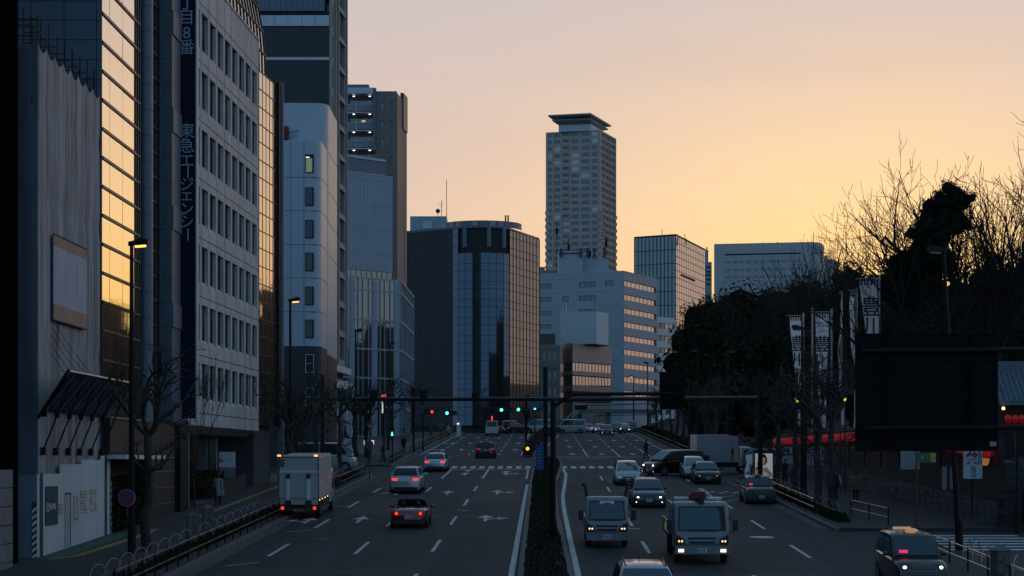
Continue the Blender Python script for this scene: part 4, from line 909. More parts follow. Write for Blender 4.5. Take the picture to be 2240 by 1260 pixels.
q.use('dark'); q.box(px(1222, 436)-o.x, px(1275, 436)-o.x, 436.0-o.y-.05, 436-o.y, pz(556, 436)-o.z, pz(553, 436)-o.z)
for x in (1228, 1270, 1285, 1300, 1322): q.box(px(x, 435)-.25-o.x, px(x, 435)+.25-o.x, 435.4-o.y, 435.8-o.y, pz(562, 435)-o.z, pz(546-(x % 7), 435)-o.z)
q.build('roof_plant', r)
for x, y in ((1218, 485), (1244, 520), (1326, 510), (1290, 535)): q = mb('black'); q.cyl((px(x, 440)-o.x, 440-o.y, zt-o.z), (px(x, 440)-o.x, 440-o.y, pz(y, 440)-o.z), .10, n=4); q.box(px(x, 440)-.3-o.x, px(x, 440)+.3-o.x, 439.8-o.y, 440.2-o.y, pz(y+28, 440)-o.z, pz(y+14, 440)-o.z); q.build('aerial', r)
# ---- 13 ribbed metal low building with white roof box; beige building left of it
r = bld('ribbed_metal_building', 'low building clad in ribbed metal carrying a white box on its roof', px(1270, 395), 395, 11.); o = r.location
q0 = Vector((px(1252, 392), 392)); ql = Vector((px(1222, 397), 397)); qr = Vector((px(1337, 404), 404)); zt = pz(752, 393)
solid(r, [ql+Vector((.3, .4)), q0+Vector((0, .4)), qr+Vector((-.4, .4)), qr+Vector((0, 9)), ql+Vector((0, 9))], 11, zt-.1, mat('ribbed_core', (.05, .055, .06), .6), 'core')
rib = mat('ribbed_metal', (.30, .29, .29), .45, metal=.5, var=.25, scale=2); fl_, fr_ = Face(r, ql, q0), Face(r, q0, qr); bands = [(pz(813, 393), pz(793, 393)), (pz(843, 393), pz(822, 393)), (pz(880, 393), pz(857, 393))]
q = mb(rib); z = 11.
while z < zt:
    if not any(a-.05 < z < b_-.1 for a, b_ in bands): fr_.box(q, 0, fr_.L, z, z+.26, -.2, .10); fl_.box(q, 0, fl_.L, z, z+.27, -.2, .02)
    z += .3
q.build('ribbed_cladding', r)
for a, b_ in bands:
    for i in range(12): fr_.win(fr_.L*i/12, a, win_mesh(fr_.L/12, b_-a, 'pale_glass' if i % 3 else 'mirror_glass', 'seam', 1, 1, .07), -.05)
    fl_.win(.3, a, win_mesh(fl_.L-.3, b_-a, 'glass', 'seam', 2, 1, .07), -.05)
bx_ = [(px(1226, 396), 396), (px(1305, 395), 395), (px(1331, 400), 400), (px(1250, 403), 403)]; q = mb(mat('white_box', (.55, .60, .65), .6, var=.04)); q.prism([(x-o.x, y-o.y) for x, y in bx_], zt+.1-o.z, pz(682, 396)-o.z); q.use('seam'); q.prism([(x*.98-o.x+.5, y+.3-o.y) for x, y in bx_], zt-.1-o.z, zt+.1-o.z); q.build('roof_box', r)
q = mb('steel'); q.cyl((px(1236, 396)-o.x, 396.5-o.y, pz(690, 396)-o.z), (px(1236, 396)-o.x, 396.5-o.y, pz(667, 396)-o.z), .35, n=8); [q.cyl((px(x, 396)-o.x, 397-o.y, pz(682, 396)-o.z), (px(x, 396)-o.x, 397-o.y, pz(645, 396)-o.z), .05, n=4) for x in (1252, 1296, 1309)]; q.build('vent_pipe', r)
r = bld('beige_building', 'beige building with square punched windows left of the ribbed metal one', px(1190, 385), 385, 11.)
fz = Face(r, (px(1140, 386), 386), (px(1226, 386), 386)); zt = pz(754, 386); ops = []
for y in (770, 811, 847, 884):
    for x in (1150.5, 1164, 1175.5, 1187.5, 1199, 1211): ops.append((fz.u(x), fz.u(x+6.5), pz(y+18, 386), pz(y, 386)))
be = mat('beige_render', (.30, .275, .25), .8, var=.1, streak=.3); q = mb(be); fz.wall(q, 0, fz.L, 11, zt, ops, .25)
for y in (763, 800, 806, 842): fz.box(q, 0, fz.L, pz(y, 386), pz(y, 386)+.12, -.01, .12)
q.build('front_wall', r)
for o_ in ops: fz.win(o_[0], o_[2], win_mesh(o_[1]-o_[0], o_[3]-o_[2], 'pale_glass' if o_[2] > 28 else 'glass', 'seam', 2 if o_[2] < 20 else 1, 1, .06), -.18)
solid(r, [(px(1140, 386), 386.3), (px(1225, 386), 386.3), (px(1225, 386), 396), (px(1140, 386), 396)], 11, zt-.1, be, 'core'); solid(r, [(px(1150, 388), 388), (px(1215, 388), 388), (px(1215, 388), 396), (px(1150, 388), 396)], zt-.1, pz(730, 388), mat('brown_render', (.13, .115, .11), .8), 'penthouse')
# ---- 14 glass grid tower and grey tower behind
r = bld('glass_grid_tower', 'square glass grid tower glowing pink on its right side', 41, 480, 11.)
ca, cb, cc_ = Vector((31.4, 486)), Vector((41.5, 480)), Vector((52.4, 514)); zt = pz(515, 480); zs = [zt-3.52*k for k in range(17)][::-1]
fA_, fB_ = Face(r, ca, cb), Face(r, cb, cc_)
curtain(fA_, 0, fA_.L, zs, 11, 'mirror_glass' if 0 else 'teal_glass', 'seam', .16, .16, .1); curtain(fB_, 0, fB_.L, sorted(zs+[z-1.7 for z in zs[1:]]), 17, 'pale_glass', 'seam', .30, .14, .03, dv=.012)
solid(r, [ca+Vector((.4, .6)), cb+Vector((-.2, .7)), cc_+Vector((-.6, -.2)), Vector((42, 520))], 11, zt-.1, 'seam', 'core')
q = mb('seam'); fB_.box(q, fB_.u(1490), fB_.u(1519), pz(607, 490), pz(603, 490), 0, .2); fA_.box(q, 0, fA_.L, zt, zt+.35, -1, .1); fB_.box(q, 0, fB_.L, zt, zt+.35, -1, .1); q.build('dark_slot', r)
o = r.location
for x, y0, y1 in ((1450, 517, 500), (1500, 525, 511), (1503, 527, 519)): q = mb('black'); q.cyl((px(x, 485)-o.x, 486-o.y, pz(y0+10, 485)-o.z), (px(x-1.5, 485)-o.x, 486-o.y, pz(y1, 485)-o.z), .1, n=4); q.build('aerial', r)
r = bld('grey_slab_tower', 'narrow grey tower just behind the glass grid tower', px(1545, 560), 560, 11.); o = r.location
q = mb(mat('slab_grey', (.25, .29, .33), .6, var=.05, scale=.2)); q.box(px(1520, 560)-o.x, px(1557, 560)-o.x, 560-o.y, 572-o.y, 0, pz(573, 560)-o.z); q.box(px(1520, 560)-o.x, px(1551, 560)-o.x, 562-o.y, 570-o.y, pz(573, 560)-o.z, pz(545, 560)-o.z); q.use('seam'); q.cyl((px(1547, 562)-o.x, 563-o.y, pz(545, 560)-o.z), (px(1547, 562)-o.x, 563-o.y, pz(538, 560)-o.z), .2, n=5)
for y in (583, 593, 600, 610, 620): q.box(px(1541, 560)-o.x, px(1556, 560)-o.x, 559.95-o.y, 560-o.y, pz(y+3, 560)-o.z, pz(y, 560)-o.z)
q.build('wall', r)
# ---- 15 long white office
D = 700; r = bld('long_white_office', 'long white office with rows of square windows above the treetops', px(1670, D), D, 11.); o = r.location
fw_ = Face(r, (px(1562, 707), 707), (px(1780, D), D)); zt = pz(529, D); ops = []; wl = mat('white_tile', (.42, .43, .45), .6, var=.04, scale=.2, streak=.2)
for y in (569, 586, 602):
    for i in range(11): ops.append((fw_.u(1586+15.2*i), fw_.u(1586+15.2*i+12), pz(y+7, 703), pz(y, 703)))
ops.append((fw_.u(1586), fw_.u(1752), pz(557, 703), pz(553.5, 703)))
q = mb(wl); fw_.wall(q, 0, fw_.L, 11, zt, ops, .35); q.use('seam'); fw_.seams(q, [fw_.u(x) for x in (1583, 1610, 1640, 1670, 1700, 1730, 1757)], [pz(y, 703) for y in (548, 562, 580, 596, 614)], 0, fw_.L, 30, zt, .05); q.build('front_wall', r)
for o_ in ops[:-1]: fw_.win(o_[0], o_[2], win_mesh(o_[1]-o_[0], o_[3]-o_[2], 'glass', 'steel', 2, 1, .08), -.3)
q = mb('seam'); fw_.quad(q, ops[-1][0], ops[-1][1], ops[-1][2], ops[-1][3], -.34); q.build('louvre', r)
B = Vector((px(1778, D+1.2), D+1.2)); crv = [B, Vector((px(1790, D+1.5), D+1.5)), Vector((px(1798, 706), 706)), Vector((px(1803, 714), 714)), Vector((px(1803, 725), 725)), Vector((px(1700, 740), 740)), Vector((px(1565, 720), 720)), Vector((px(1562, 708.4), 708.4))]
solid(r, crv, 11, zt-.02, wl, 'rounded_end'); solid(r, [(px(1795, 720), 720), (px(1822, 720), 720), (px(1834, 730), 730), (px(1800, 736), 736)], 11, pz(567, 720), wl, 'rear_wing'); solid(r, [(px(1802, 720), 721), (px(1811, 720), 721), (px(1811, 730), 730), (px(1802, 730), 730)], 11, pz(558, 720), wl, 'lift_head')
for x, y0, y1 in ((1669, 533, 705), (1702, 532, 706)): q = mb('black'); q.cyl((px(x, 705)-o.x, 706-o.y, pz(y0, 705)-o.z), (px(x, 705)-o.x, 706-o.y, pz(y1-4, 705)-o.z), .12, n=4); q.box(px(x, 705)-.25-o.x, px(x, 705)+.25-o.x, 705.8-o.y, 706.2-o.y, pz(y0-3, 705)-o.z, pz(y1+2, 705)-o.z); q.build('aerial', r)
# ---- 16 small white ribbon block
r = bld('small_white_block', 'small white office block with ribbon windows, right of the big ribbon-window office', px(1455, 440), 452, 11.)
fk_ = Face(r, (px(1437, 452), 452), (px(1475, 456), 456)); zt = pz(693, 452); ops = [(0, fk_.L, pz(y+12, 452), pz(y, 452)) for y in (706, 733, 760, 787, 813)]
q = mb('white'); fk_.wall(q, 0, fk_.L, 11, zt, ops, .4); q.build('front_wall', r)
for o_ in ops:
    for i in range(4): fk_.win(fk_.L*i/4, o_[2], win_mesh(fk_.L/4, o_[3]-o_[2], 'pale_glass' if i > 1 else 'glass', 'seam', 1, 1, .08), -.3)
solid(r, [(px(1437, 452), 452.6), (px(1475, 456)-.05, 456.5), (px(1475, 456)+1.5, 466), (px(1437, 452), 466)], 11, zt-.1, wh, 'core')
# ---- low dark rooftop seen between the round building and the tower
r = bld('low_grey_building', 'grey roof corner glimpsed between the round building and the far tower', px(1190, 470), 470, 11.); o = r.location
q = mb('concrete_d'); q.box(px(1176, 470)-o.x, px(1222, 470)-o.x, 470.5-o.y, 479-o.y, 0, pz(590, 470)-o.z); q.box(px(1180, 470)-o.x, px(1192, 470)-o.x, 471-o.y, 478-o.y, pz(590, 470)-o.z, pz(583, 470)-o.z); q.build('wall', r)
# ---- 17 footbridge at the crest
D = 322; r = bld('footbridge', 'pedestrian footbridge with stairs crossing the avenue at the crest', px(1360, D), D, cat='footbridge'); o = r.location
q = mb(mat('bridge_steel', (.16, .185, .20), .6, var=.1)); zd = pz(899, D); q.box(px(1262, D)-o.x, px(1500, D)-o.x, -1.2, 1.2, zd-.4-o.z, zd+.25-o.z); q.build('deck', r)
q = mb('steel'); zr_ = pz(884, D)
for i in range(70): x = px(1270+i*3.3, D)-o.x; q.box(x-.02, x+.02, -1.2, -1.15, zd+.2-o.z, zr_-o.z)
q.box(px(1268, D)-o.x, px(1500, D)-o.x, -1.22, -1.12, zr_-o.z, zr_+.08-o.z); q.build('railing', r)
for x in (1268, 1330, 1420): q = mb(MATS['bridge_steel']); q.box(px(x, D)-.35-o.x, px(x, D)+.35-o.x, -.4, .4, -.5, zd-.4-o.z); q.build('pier', r)
q = mb('steel'); A, B_ = Vector((px(1216, D-6)-o.x, -6, pz(938, D-6)-o.z)), Vector((px(1272, D-1)-o.x, -1.2, pz(884, D-1)-o.z))
for dy, dz in ((0, 0), (0, -.9), (1.6, 0), (1.6, -.9)): q.cyl(A+Vector((0, dy, dz)), B_+Vector((0, dy, dz)), .09, n=5)
for i in range(14): p = A.lerp(B_, i/13); q.cyl(p, p+Vector((0, 0, -.9)), .03, n=4)
q.use(MATS['bridge_steel']); q.hexa([A+Vector((0, 0, -1.5)), A+Vector((0, 1.6, -1.5)), B_+Vector((0, 1.6, -1.5)), B_+Vector((0, 0, -1.5)), A+Vector((0, 0, -1.0)), A+Vector((0, 1.6, -1.0)), B_+Vector((0, 1.6, -1.0)), B_+Vector((0, 0, -1.0))]); q.build('stair_flight', r)
# ================================================================ wooded hill, trees, shrine frontage on the right
def hz(x, y):
    b = gz(y); e = x-(23.4+.006*(y-90))
    if e <= 0: return b-.3
    return b+2.6*min(1, e/.8)+min(11, max(0, e-2)*.34)*(.6+.4*min(1, max(0, (y-95)/60)))
q = mb(mat('hill_soil', (.020, .020, .014), .95, var=.4, scale=.4)); ys = [86+6*i for i in range(60)]; xs = [22.6, 23.4, 24.3, 26, 28, 31, 35, 40, 46, 54, 66, 84, 110]
vs = [(x, y, hz(x, y)) for y in ys for x in xs]; n = len(xs)
q.mesh(vs, [(j*n+i, j*n+i+1, (j+1)*n+i+1, (j+1)*n+i) for j in range(len(ys)-1) for i in range(n-1)]); tag(q.build('wooded_hill', smooth=100), 'dark wooded slope rising behind the shrine wall', None, kind='structure')
def crown(q, c, rad, n, size, r, m, core='leaf3', lumps=15, low=-.7):
    L = []
    for k in range(lumps):
        a = r.uniform(0, 6.283); t = r.uniform(low, 1.0); s_ = math.sqrt(max(0, 1-t*t))*r.uniform(.55, 1.0)
        L.append((Vector((c[0]+rad[0]*.72*s_*math.cos(a), c[1]+rad[1]*.72*s_*math.sin(a), c[2]+rad[2]*.70*t)), r.uniform(.28, .46)))
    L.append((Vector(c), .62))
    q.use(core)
    for p, k in L: q.ball(p, (rad[0]*k*.72, rad[1]*k*.72, rad[2]*k*.72), 7, 5)  # dark balls added inside the leaves so no light passes through the crown
    for i in range(n):
        p, k = L[r.randrange(len(L))]; d = Vector((r.gauss(0, 1), r.gauss(0, 1), r.gauss(0, 1)+.25)).normalized(); e = r.uniform(.72, 1.18)
        pos = p+Vector((d.x*rad[0], d.y*rad[1], d.z*rad[2]))*k*e
        a = d.orthogonal().normalized(); b_ = d.cross(a); t = r.uniform(0, 6.28); u = (a*math.cos(t)+b_*math.sin(t)); v = d.cross(u)*r.uniform(.5, .9)+d*r.uniform(-.6, .6); s_ = size*r.uniform(.5, 1.15)
        q.use(m[0] if r.random() < .65 else m[1])
        q.poly([pos-u*s_, pos+v*s_*.6, pos+u*s_, pos-v*s_*.6])
def evergreen(x, ytop, D, R, H=None, label='', seed=0, ms=('leaf', 'leaf2'), n=3200, size=.42, zbase=None, group='evergreen trees on the wooded slope', cz=.0):
    r = random.Random(seed); X = px(x, D); zt = pz(ytop, D); zb = hz(X, D) if zbase is None else zbase
    t = thing('evergreen_tree', label, 'tree', (X, D, zb), 0, group)
    h = zt-zb; q = mb('bark_d'); q.tube([(0, 0, -.5), (.2, 0, h*.3), (-.1, .2, h*.62)], [.45, .36, .2], 7); q.build('trunk', t)
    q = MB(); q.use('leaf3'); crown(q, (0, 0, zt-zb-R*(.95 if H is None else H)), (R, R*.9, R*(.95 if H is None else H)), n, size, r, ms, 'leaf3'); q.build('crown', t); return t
EV = [(1640, 609, 232, 8.5, 1.15, 'broad dark evergreen crown rising highest in front of the long white office'), (1566, 668, 212, 5.2, 1.2, 'evergreen at the left edge of the wood, ragged against the glass grid tower'),
 (1722, 628, 246, 8, 1.0, 'evergreen crown below the middle of the long white office'), (1806, 604, 226, 7.5, 1.1, 'evergreen beside the right end of the long white office'), (1868, 578, 205, 4.6, 1.2, 'small pine-like evergreen poking up left of the big bare tree'),
 (1936, 612, 188, 7.5, 1.0, 'dark evergreen under the left limbs of the big bare tree'), (1600, 742, 188, 6.0, .95, 'lower evergreen standing above the box truck on the right'), (1690, 722, 190, 6.8, .95, 'lower evergreen behind the leftmost tall banner'),
 (1772, 706, 184, 6.6, 1.0, 'lower evergreen behind the middle banners'), (1862, 690, 176, 6.4, 1.0, 'lower evergreen left of the largest white banner'), (1975, 672, 146, 6.2, 1.0, 'evergreen behind the upper left corner of the big sign back'),
 (2085, 690, 130, 6.0, 1.0, 'evergreen behind the middle of the big sign back'), (2195, 672, 128, 6.5, 1.0, 'evergreen at the right edge behind the shrine roof'), (1528, 742, 232, 4.5, 1.5, 'narrow leafy tree overlapping the foot of the glass grid tower'),
 (1545, 655, 262, 5.6, 1.2, 'evergreen at the back left of the wood')]
for i, (x, y, D, R, H, lb) in enumerate(EV): evergreen(x, y, D, R, H, lb, 40+i, ('leaf', 'leaf2') if i % 3 else ('leaf2', 'leaf'), 4600, .31 if D > 150 else .25)
for i, (X, D, zt, R) in enumerate(((38, 300, 32, 10), (50, 310, 36, 11), (62, 300, 38, 11), (36, 345, 33, 10), (52, 360, 35, 12), (70, 350, 38, 12), (80, 320, 40, 12), (44, 270, 30, 8), (58, 270, 33, 9), (72, 280, 36, 10), (90, 370, 40, 12))):
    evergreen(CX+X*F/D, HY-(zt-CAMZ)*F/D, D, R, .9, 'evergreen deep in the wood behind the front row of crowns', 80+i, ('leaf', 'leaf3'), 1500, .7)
def grow(q, tw, p, d, L, r, lvl, mx, R, up=.12, spread=.6, kids=3, wob=.18, segs=4, taper=.62, rmin=.012):
    pts = [p]; rs = [r]; dd = d.copy()
    for i in range(segs):
        dd = (dd+Vector((R.gauss(0, wob), R.gauss(0, wob), R.gauss(0, wob)+up))).normalized()
        pts.append(pts[-1]+dd*L/segs); rs.append(max(rmin, r*(1-(1-taper)*(i+1)/segs)))
    tgt = q if lvl < 2 else tw
    tgt.tube(pts, rs, 7 if lvl == 0 else (5 if lvl == 1 else 3))
    if lvl >= mx: return
    nk = kids if lvl < mx-1 else kids+1
    for k in range(nk):
        t = R.uniform(.35, 1.0) if k else 1.0
        i = min(segs-1, int(t*segs)); b = pts[i].lerp(pts[i+1], t*segs-i) if t < 1 else pts[-1]
        ax = dd.orthogonal().normalized(); ax.rotate(__import__('mathutils').Quaternion(dd, R.uniform(0, 6.283)))
        nd_ = (dd+ax*R.uniform(spread*.6, spread*1.3)*(1 if k else .45)).normalized()
        grow(q, tw, b, nd_, L*R.uniform(.58, .82), max(rmin, rs[i]*(.72 if k else .85)), lvl+1, mx, R, up, spread, kids, wob, max(3, segs-1), taper, rmin)
def bare(name, label, loc, R, trunkL, r0, limbs, limbL, mx, up, spread, kids, wob, group=None, bark='bark_d', rmin=.014, lean=(0, 0), fan=1.0):
    t = thing(name, label, 'tree', loc, 0, group); q = mb(bark); tw = mb('twig' if bark == 'bark_d' else bark)
    top = Vector((lean[0], lean[1], trunkL)); pts = [Vector((0, 0, -.4)), Vector((lean[0]*.3+R.gauss(0, .06), lean[1]*.3, trunkL*.35)), Vector((lean[0]*.7+R.gauss(0, .08), lean[1]*.7, trunkL*.72)), top]
    q.tube(pts, [r0*1.15, r0, r0*.9, r0*.8], 9)
    for k in range(limbs):
        a = 6.283*k/limbs+R.uniform(-.4, .4); tilt = R.uniform(.35, 1.0)*fan
        d = Vector((math.cos(a)*tilt, math.sin(a)*tilt, 1)).normalized(); s0 = top.lerp(pts[2], R.uniform(0, .9))
        grow(q, tw, s0, d, limbL*R.uniform(.75, 1.15), r0*R.uniform(.45, .65), 1, mx, R, up, spread, kids, wob, 4, .6, rmin)
    q.build('trunk', t, smooth=60); tw.build('twigs', t); return t
def fan(q, tw, p, d, L, r, lvl, mx, R, kids, up=.05, wob=.07, ang=.75, rmin=.011):
    segs = 5 if lvl < 2 else 4; pts = [p]; rs = [r]; dd = d.copy()
    for i in range(segs):
        dd = (dd+Vector((R.gauss(0, wob), R.gauss(0, wob), R.gauss(0, wob)+up))).normalized(); pts.append(pts[-1]+dd*L/segs); rs.append(max(rmin, r*(1-.72*(i+1)/segs)))
    (q if lvl < 1 else tw).tube(pts, rs, 7 if lvl == 0 else (5 if lvl == 1 else 3))
    if lvl >= mx: return
    n = kids[lvl]; ph = R.uniform(0, 6.283)
    for k in range(n):
        t = .32+.66*(k+R.uniform(.1, .9))/n; i = min(segs-1, int(t*segs)); b = pts[i].lerp(pts[i+1], t*segs-i); dl = (pts[i+1]-pts[i]).normalized()
        ax = dl.orthogonal().normalized(); ax.rotate(__import__('mathutils').Quaternion(dl, ph+k*2.4+R.gauss(0, .4)))
        a = ang*R.uniform(.65, 1.25); nd_ = (dl*math.cos(a)+ax*math.sin(a)).normalized()
        fan(q, tw, b, nd_, L*(.70-.36*t)*R.uniform(.8, 1.25), max(rmin, rs[i]*.55), lvl+1, mx, R, kids, up*1.3, wob*1.15, ang*.95, rmin)
def big_tree(name, label, loc, seed, H, r0, limbs, L, kids, tilt=(.25, .95), rmin=.011, lean=(0, 0), group='big bare trees on the slope', up=.05):
    R = random.Random(seed); t = thing(name, label, 'tree', loc, 0, group); q = mb('bark_d'); tw = mb('twig'); top = Vector((lean[0], lean[1], H)); mid = Vector((lean[0]*.5+R.gauss(0, .15), lean[1]*.5, H*.55)); q.tube([(0, 0, -.5), mid*.5, mid, top], [r0*1.25, r0*1.05, r0, r0*.85], 9)
    for k in range(limbs):
        a = 6.283*k/limbs+R.uniform(-.5, .5); tl = R.uniform(*tilt); d = Vector((math.cos(a)*tl, math.sin(a)*tl*.8, 1)).normalized()
        fan(q, tw, top.lerp(mid, R.uniform(0, .8)), d, L*R.uniform(.75, 1.1)*(1 if tl < .7 else .85), r0*R.uniform(.38, .55), 0, 3, R, kids, up, .07, .72, rmin)
    q.build('trunk', t, smooth=60); tw.build('twigs', t); return t
# the big bare trees against the glow
X = px(2150, 122); t1 = big_tree('bare_tree', 'largest bare spreading tree silhouetted against the yellow sky', (X, 122, hz(X, 122)-1), 21, 5.6, .62, 10, 12.2, (6, 5, 3), rmin=.015)
X = px(2030, 118); t2 = big_tree('ivy_clad_tree', 'bare tree wrapped in dark ivy left of the largest bare tree', (X, 118, hz(X, 118)-1), 37, 5.5, .40, 11, 9.2, (8, 5, 3), (.2, 1.35), rmin=.014, up=.03)
q = MB(); q.use('leaf3'); r_ = random.Random(3); oz = t2.location
for x, y, w_ in ((2078, 440, 1.05), (2052, 462, 1.0), (2030, 500, 1.1), (2072, 500, 1.0), (2045, 540, 1.3), (2010, 560, 1.3), (1990, 600, 1.35), (2035, 600, 1.5), (2000, 640, 1.6), (2096, 455, .7), (2108, 490, .55), (2060, 580, 1.0), (1970, 625, 1.1)):
    w_ *= 1.18; crown(q, (px(x, 117)-oz.x, r_.uniform(-.8, .8), pz(y, 117)-oz.z), (w_, w_, w_*1.05), 800, .12, r_, ('leaf', 'leaf3'), 'leaf3', 7)
for k in range(26):
    t = k/25; x, y = 1992+(2096-1992)*t+r_.gauss(0, 16), 640-(640-445)*t**.8+r_.gauss(0, 14); w_ = r_.uniform(.55, 1.15)
    crown(q, (px(x, 117)-oz.x, r_.uniform(-1, 1), pz(y, 117)-oz.z), (w_*1.2, w_, w_), 520, .12, r_, ('leaf', 'leaf3'), 'leaf3', 8)
q.build('ivy', t2)
X = px(2255, 126); big_tree('bare_tree', 'bare tree cut off by the right edge of the photo', (X, 126, hz(X, 126)-1), 5, 6, .42, 6, 10.0, (6, 4, 3), rmin=.016)
for i, (x, D, s_, lb) in enumerate(((1772, 215, 5.5, 'thin bare tree standing before the right half of the long white office'), (1800, 235, 5.5, 'thin bare tree at the end of the long white office'), (1700, 190, 4.0, 'thin bare tree rising from the dark wood in the middle'), (1850, 170, 4.2, 'thin bare tree below the small pine-like evergreen'), (2170, 120, 4.6, 'bare shrubby tree above the big sign back'))):
    X = px(x, D); bare('thin_bare_tree', lb, (X, D, hz(X, D)), random.Random(60+i), 5+i % 2, .2, 7, s_, 4, .14, .45, 3, .12, 'thin bare trees on the slope', rmin=.028)
# ---- pollarded street trees
def pollard(R):
    q = mb('bark'); tw = mb('bark'); H = R.uniform(3.2, 4.4)
    pts = [Vector((0, 0, -.3))]; rs = [.20]
    for k in range(6): pts.append(Vector((R.gauss(0, .09), R.gauss(0, .09), H*(k+1)/6))); rs.append(.19-.012*k+.03*(k % 2))
    q.tube(pts, rs, 8); top = pts[-1]
    def arm(p, d, r, L, lv):
        a = [p]; rr_ = [r]; dd = d.copy(); n = 5
        for i in range(n):
            dd = (dd+Vector((R.gauss(0, .3), R.gauss(0, .3), R.gauss(.10, .22)))).normalized(); a.append(a[-1]+dd*L/n); rr_.append(r*(1-.09*i)*(1.35 if i in (2, 4) else .95))
        q.tube(a, rr_, 6 if lv < 1 else 4)
        tip = a[-1]; q.ball(tip, r*1.25, 6, 4)
        if lv < 2:
            for k in range(3 if lv < 1 else 2):
                i = R.choice((2, 3, 5)); arm(a[i], (dd+Vector((R.gauss(0, .8), R.gauss(0, .8), R.gauss(.15, .4)))).normalized(), r*.62, L*R.uniform(.55, .85), lv+1)
        else:
            for k in range(3): tw.tube([tip, tip+Vector((R.gauss(0, .25), R.gauss(0, .25), R.uniform(0, .35))), tip+Vector((R.gauss(0, .45), R.gauss(0, .45), R.uniform(.1, .8)))], [.016, .012, .007], 3)
    for k in range(5): a = 6.283*k/5+R.uniform(-.4, .4); arm(top, Vector((math.cos(a)*.7, math.sin(a)*.7, .8)).normalized(), .095, R.uniform(1.5, 2.1), 0)
    for k in range(4): a = R.uniform(0, 6.28); i = R.choice((3, 4, 5)); arm(pts[i], Vector((math.cos(a), math.sin(a), .35)).normalized(), .06, R.uniform(1.0, 1.6), 1)
    return q, tw
PV = []
for s_ in (1, 2, 3, 4):
    q, tw = pollard(random.Random(100+s_)); PV.append((q.data('trunk', 60), tw.data('twigs')))
def street_tree(x, D, label, v, X=None, s_=1., group='pollarded street trees', y0=0):
    X = px(x, D) if X is None else X
    t = thing('street_tree', label, 'tree', (X, D, gz(D)+.15), rnd.uniform(0, 6.28), group); t.scale = (s_, s_, s_)
    link('trunk', PV[v][0], t); link('twigs', PV[v][1], t); return t
for x, D, v, s_, lb in ((322, 74.6, 2, 1.02, 'bare pollarded tree beside the near left street lamp'), (652, 126, 1, 1.0, 'bare pollarded tree just behind the box truck'), (690, 134, 2, 1.0, 'bare pollarded tree in front of the white van'), (742, 141, 3, .95, 'bare pollarded tree above the front of the white van'), (632, 118, 2, .95, 'bare pollarded tree by the second left street lamp'),
    (775, 166, 0, 1.0, 'bare pollarded tree at the far corner of the left side street'), (800, 176, 1, 1.0, 'bare pollarded tree near the lit shop panels'), (850, 196, 2, 1.0, 'bare pollarded tree below the narrow lit vertical sign'), (900, 214, 3, 1.0, 'bare pollarded tree far up the left pavement')): street_tree(x, D, lb, v, None, s_)
for x, v, s_, lb in ((1655, 3, 1.0, 'bare pollarded tree beside the bus shelter poster'), (1703, 0, 1.05, 'bare pollarded tree right of the bus shelter poster'), (1740, 1, 1.1, 'bare pollarded tree below the leftmost tall banner'), (1790, 2, 1.1, 'bare pollarded tree standing by the pedestrian in white sleeves, left side'), (1818, 3, 1.1, 'bare pollarded tree hiding part of the pedestrian in white sleeves')): street_tree(0, 17*F/(x-CX), lb, v, 17.0, s_)
for i, (X, D) in enumerate(((17.6, 163), (18.0, 172), (18.6, 182), (19.0, 194), (19.4, 206), (19.8, 219), (20.2, 232), (20.6, 245), (20.4, 258), (20.8, 272))):
    street_tree(0, D, ('bare pollarded tree standing right behind the black minivan', 'bare pollarded tree to the left of the white box truck on the side street')[i] if i < 2 else 'bare pollarded tree in the row climbing the right pavement beyond the junction', i % 4, X, 1.0, 'street trees beyond the junction')
sap = bare('bare_sapling', 'thin bare sapling in front of the concrete office forecourt', (px(425, 101), 101, gz(101)+.15), random.Random(77), 2.2, .06, 6, 2.6, 4, .22, .35, 3, .1, None, 'bark', rmin=.009)
# ---- clipped shrubs and hedge along the far right pavement
t = thing('shrub_row', 'row of low clipped shrubs behind the right railing beyond the junction', 'shrub', (lat(KR+1.2, 168), 168, gz(168)))
r_ = random.Random(6); o = t.location
for k in range(26):
    D = 166+k*4.3; X = lat(KR+1.6, D)+r_.uniform(-.2, .6); q = MB(); q.use('leaf3'); crown(q, (X-o.x, D-o.y, gz(D)+.6-o.z), (1.5, 2.1, .75), 240, .16, r_, ('shrub', 'leaf'), 'leaf3', 6, -.2); q.build('bush', t)
t = thing('planted_strip', 'dark low planting between railing and hoop fence on the near left pavement', 'planting', (lat(KL-1, 62), 62, gz(62)+.15)); strip_p = [(lat(KL-.75, 58), 58), (lat(KL-1.35, 58), 58), (lat(KL-1.35, 140), 140), (lat(KL-.75, 140), 140)]
tufts(strip_p, 2600, t, 'low_shrubs', 'shrub', .08, .35, .13, .09, 14)
t = thing('planted_strip', 'dark low planting between railing and hoop fence on the right pavement', 'planting', (lat(KR+1, 95), 95, gz(95)+.15)); tufts([(lat(KR+.6, 90), 90), (lat(KR+1.3, 90), 90), (lat(KR+1.3, 132), 132), (lat(KR+.6, 132), 132)], 1600, t, 'low_shrubs', 'shrub', .08, .4, .13, .09, 15)
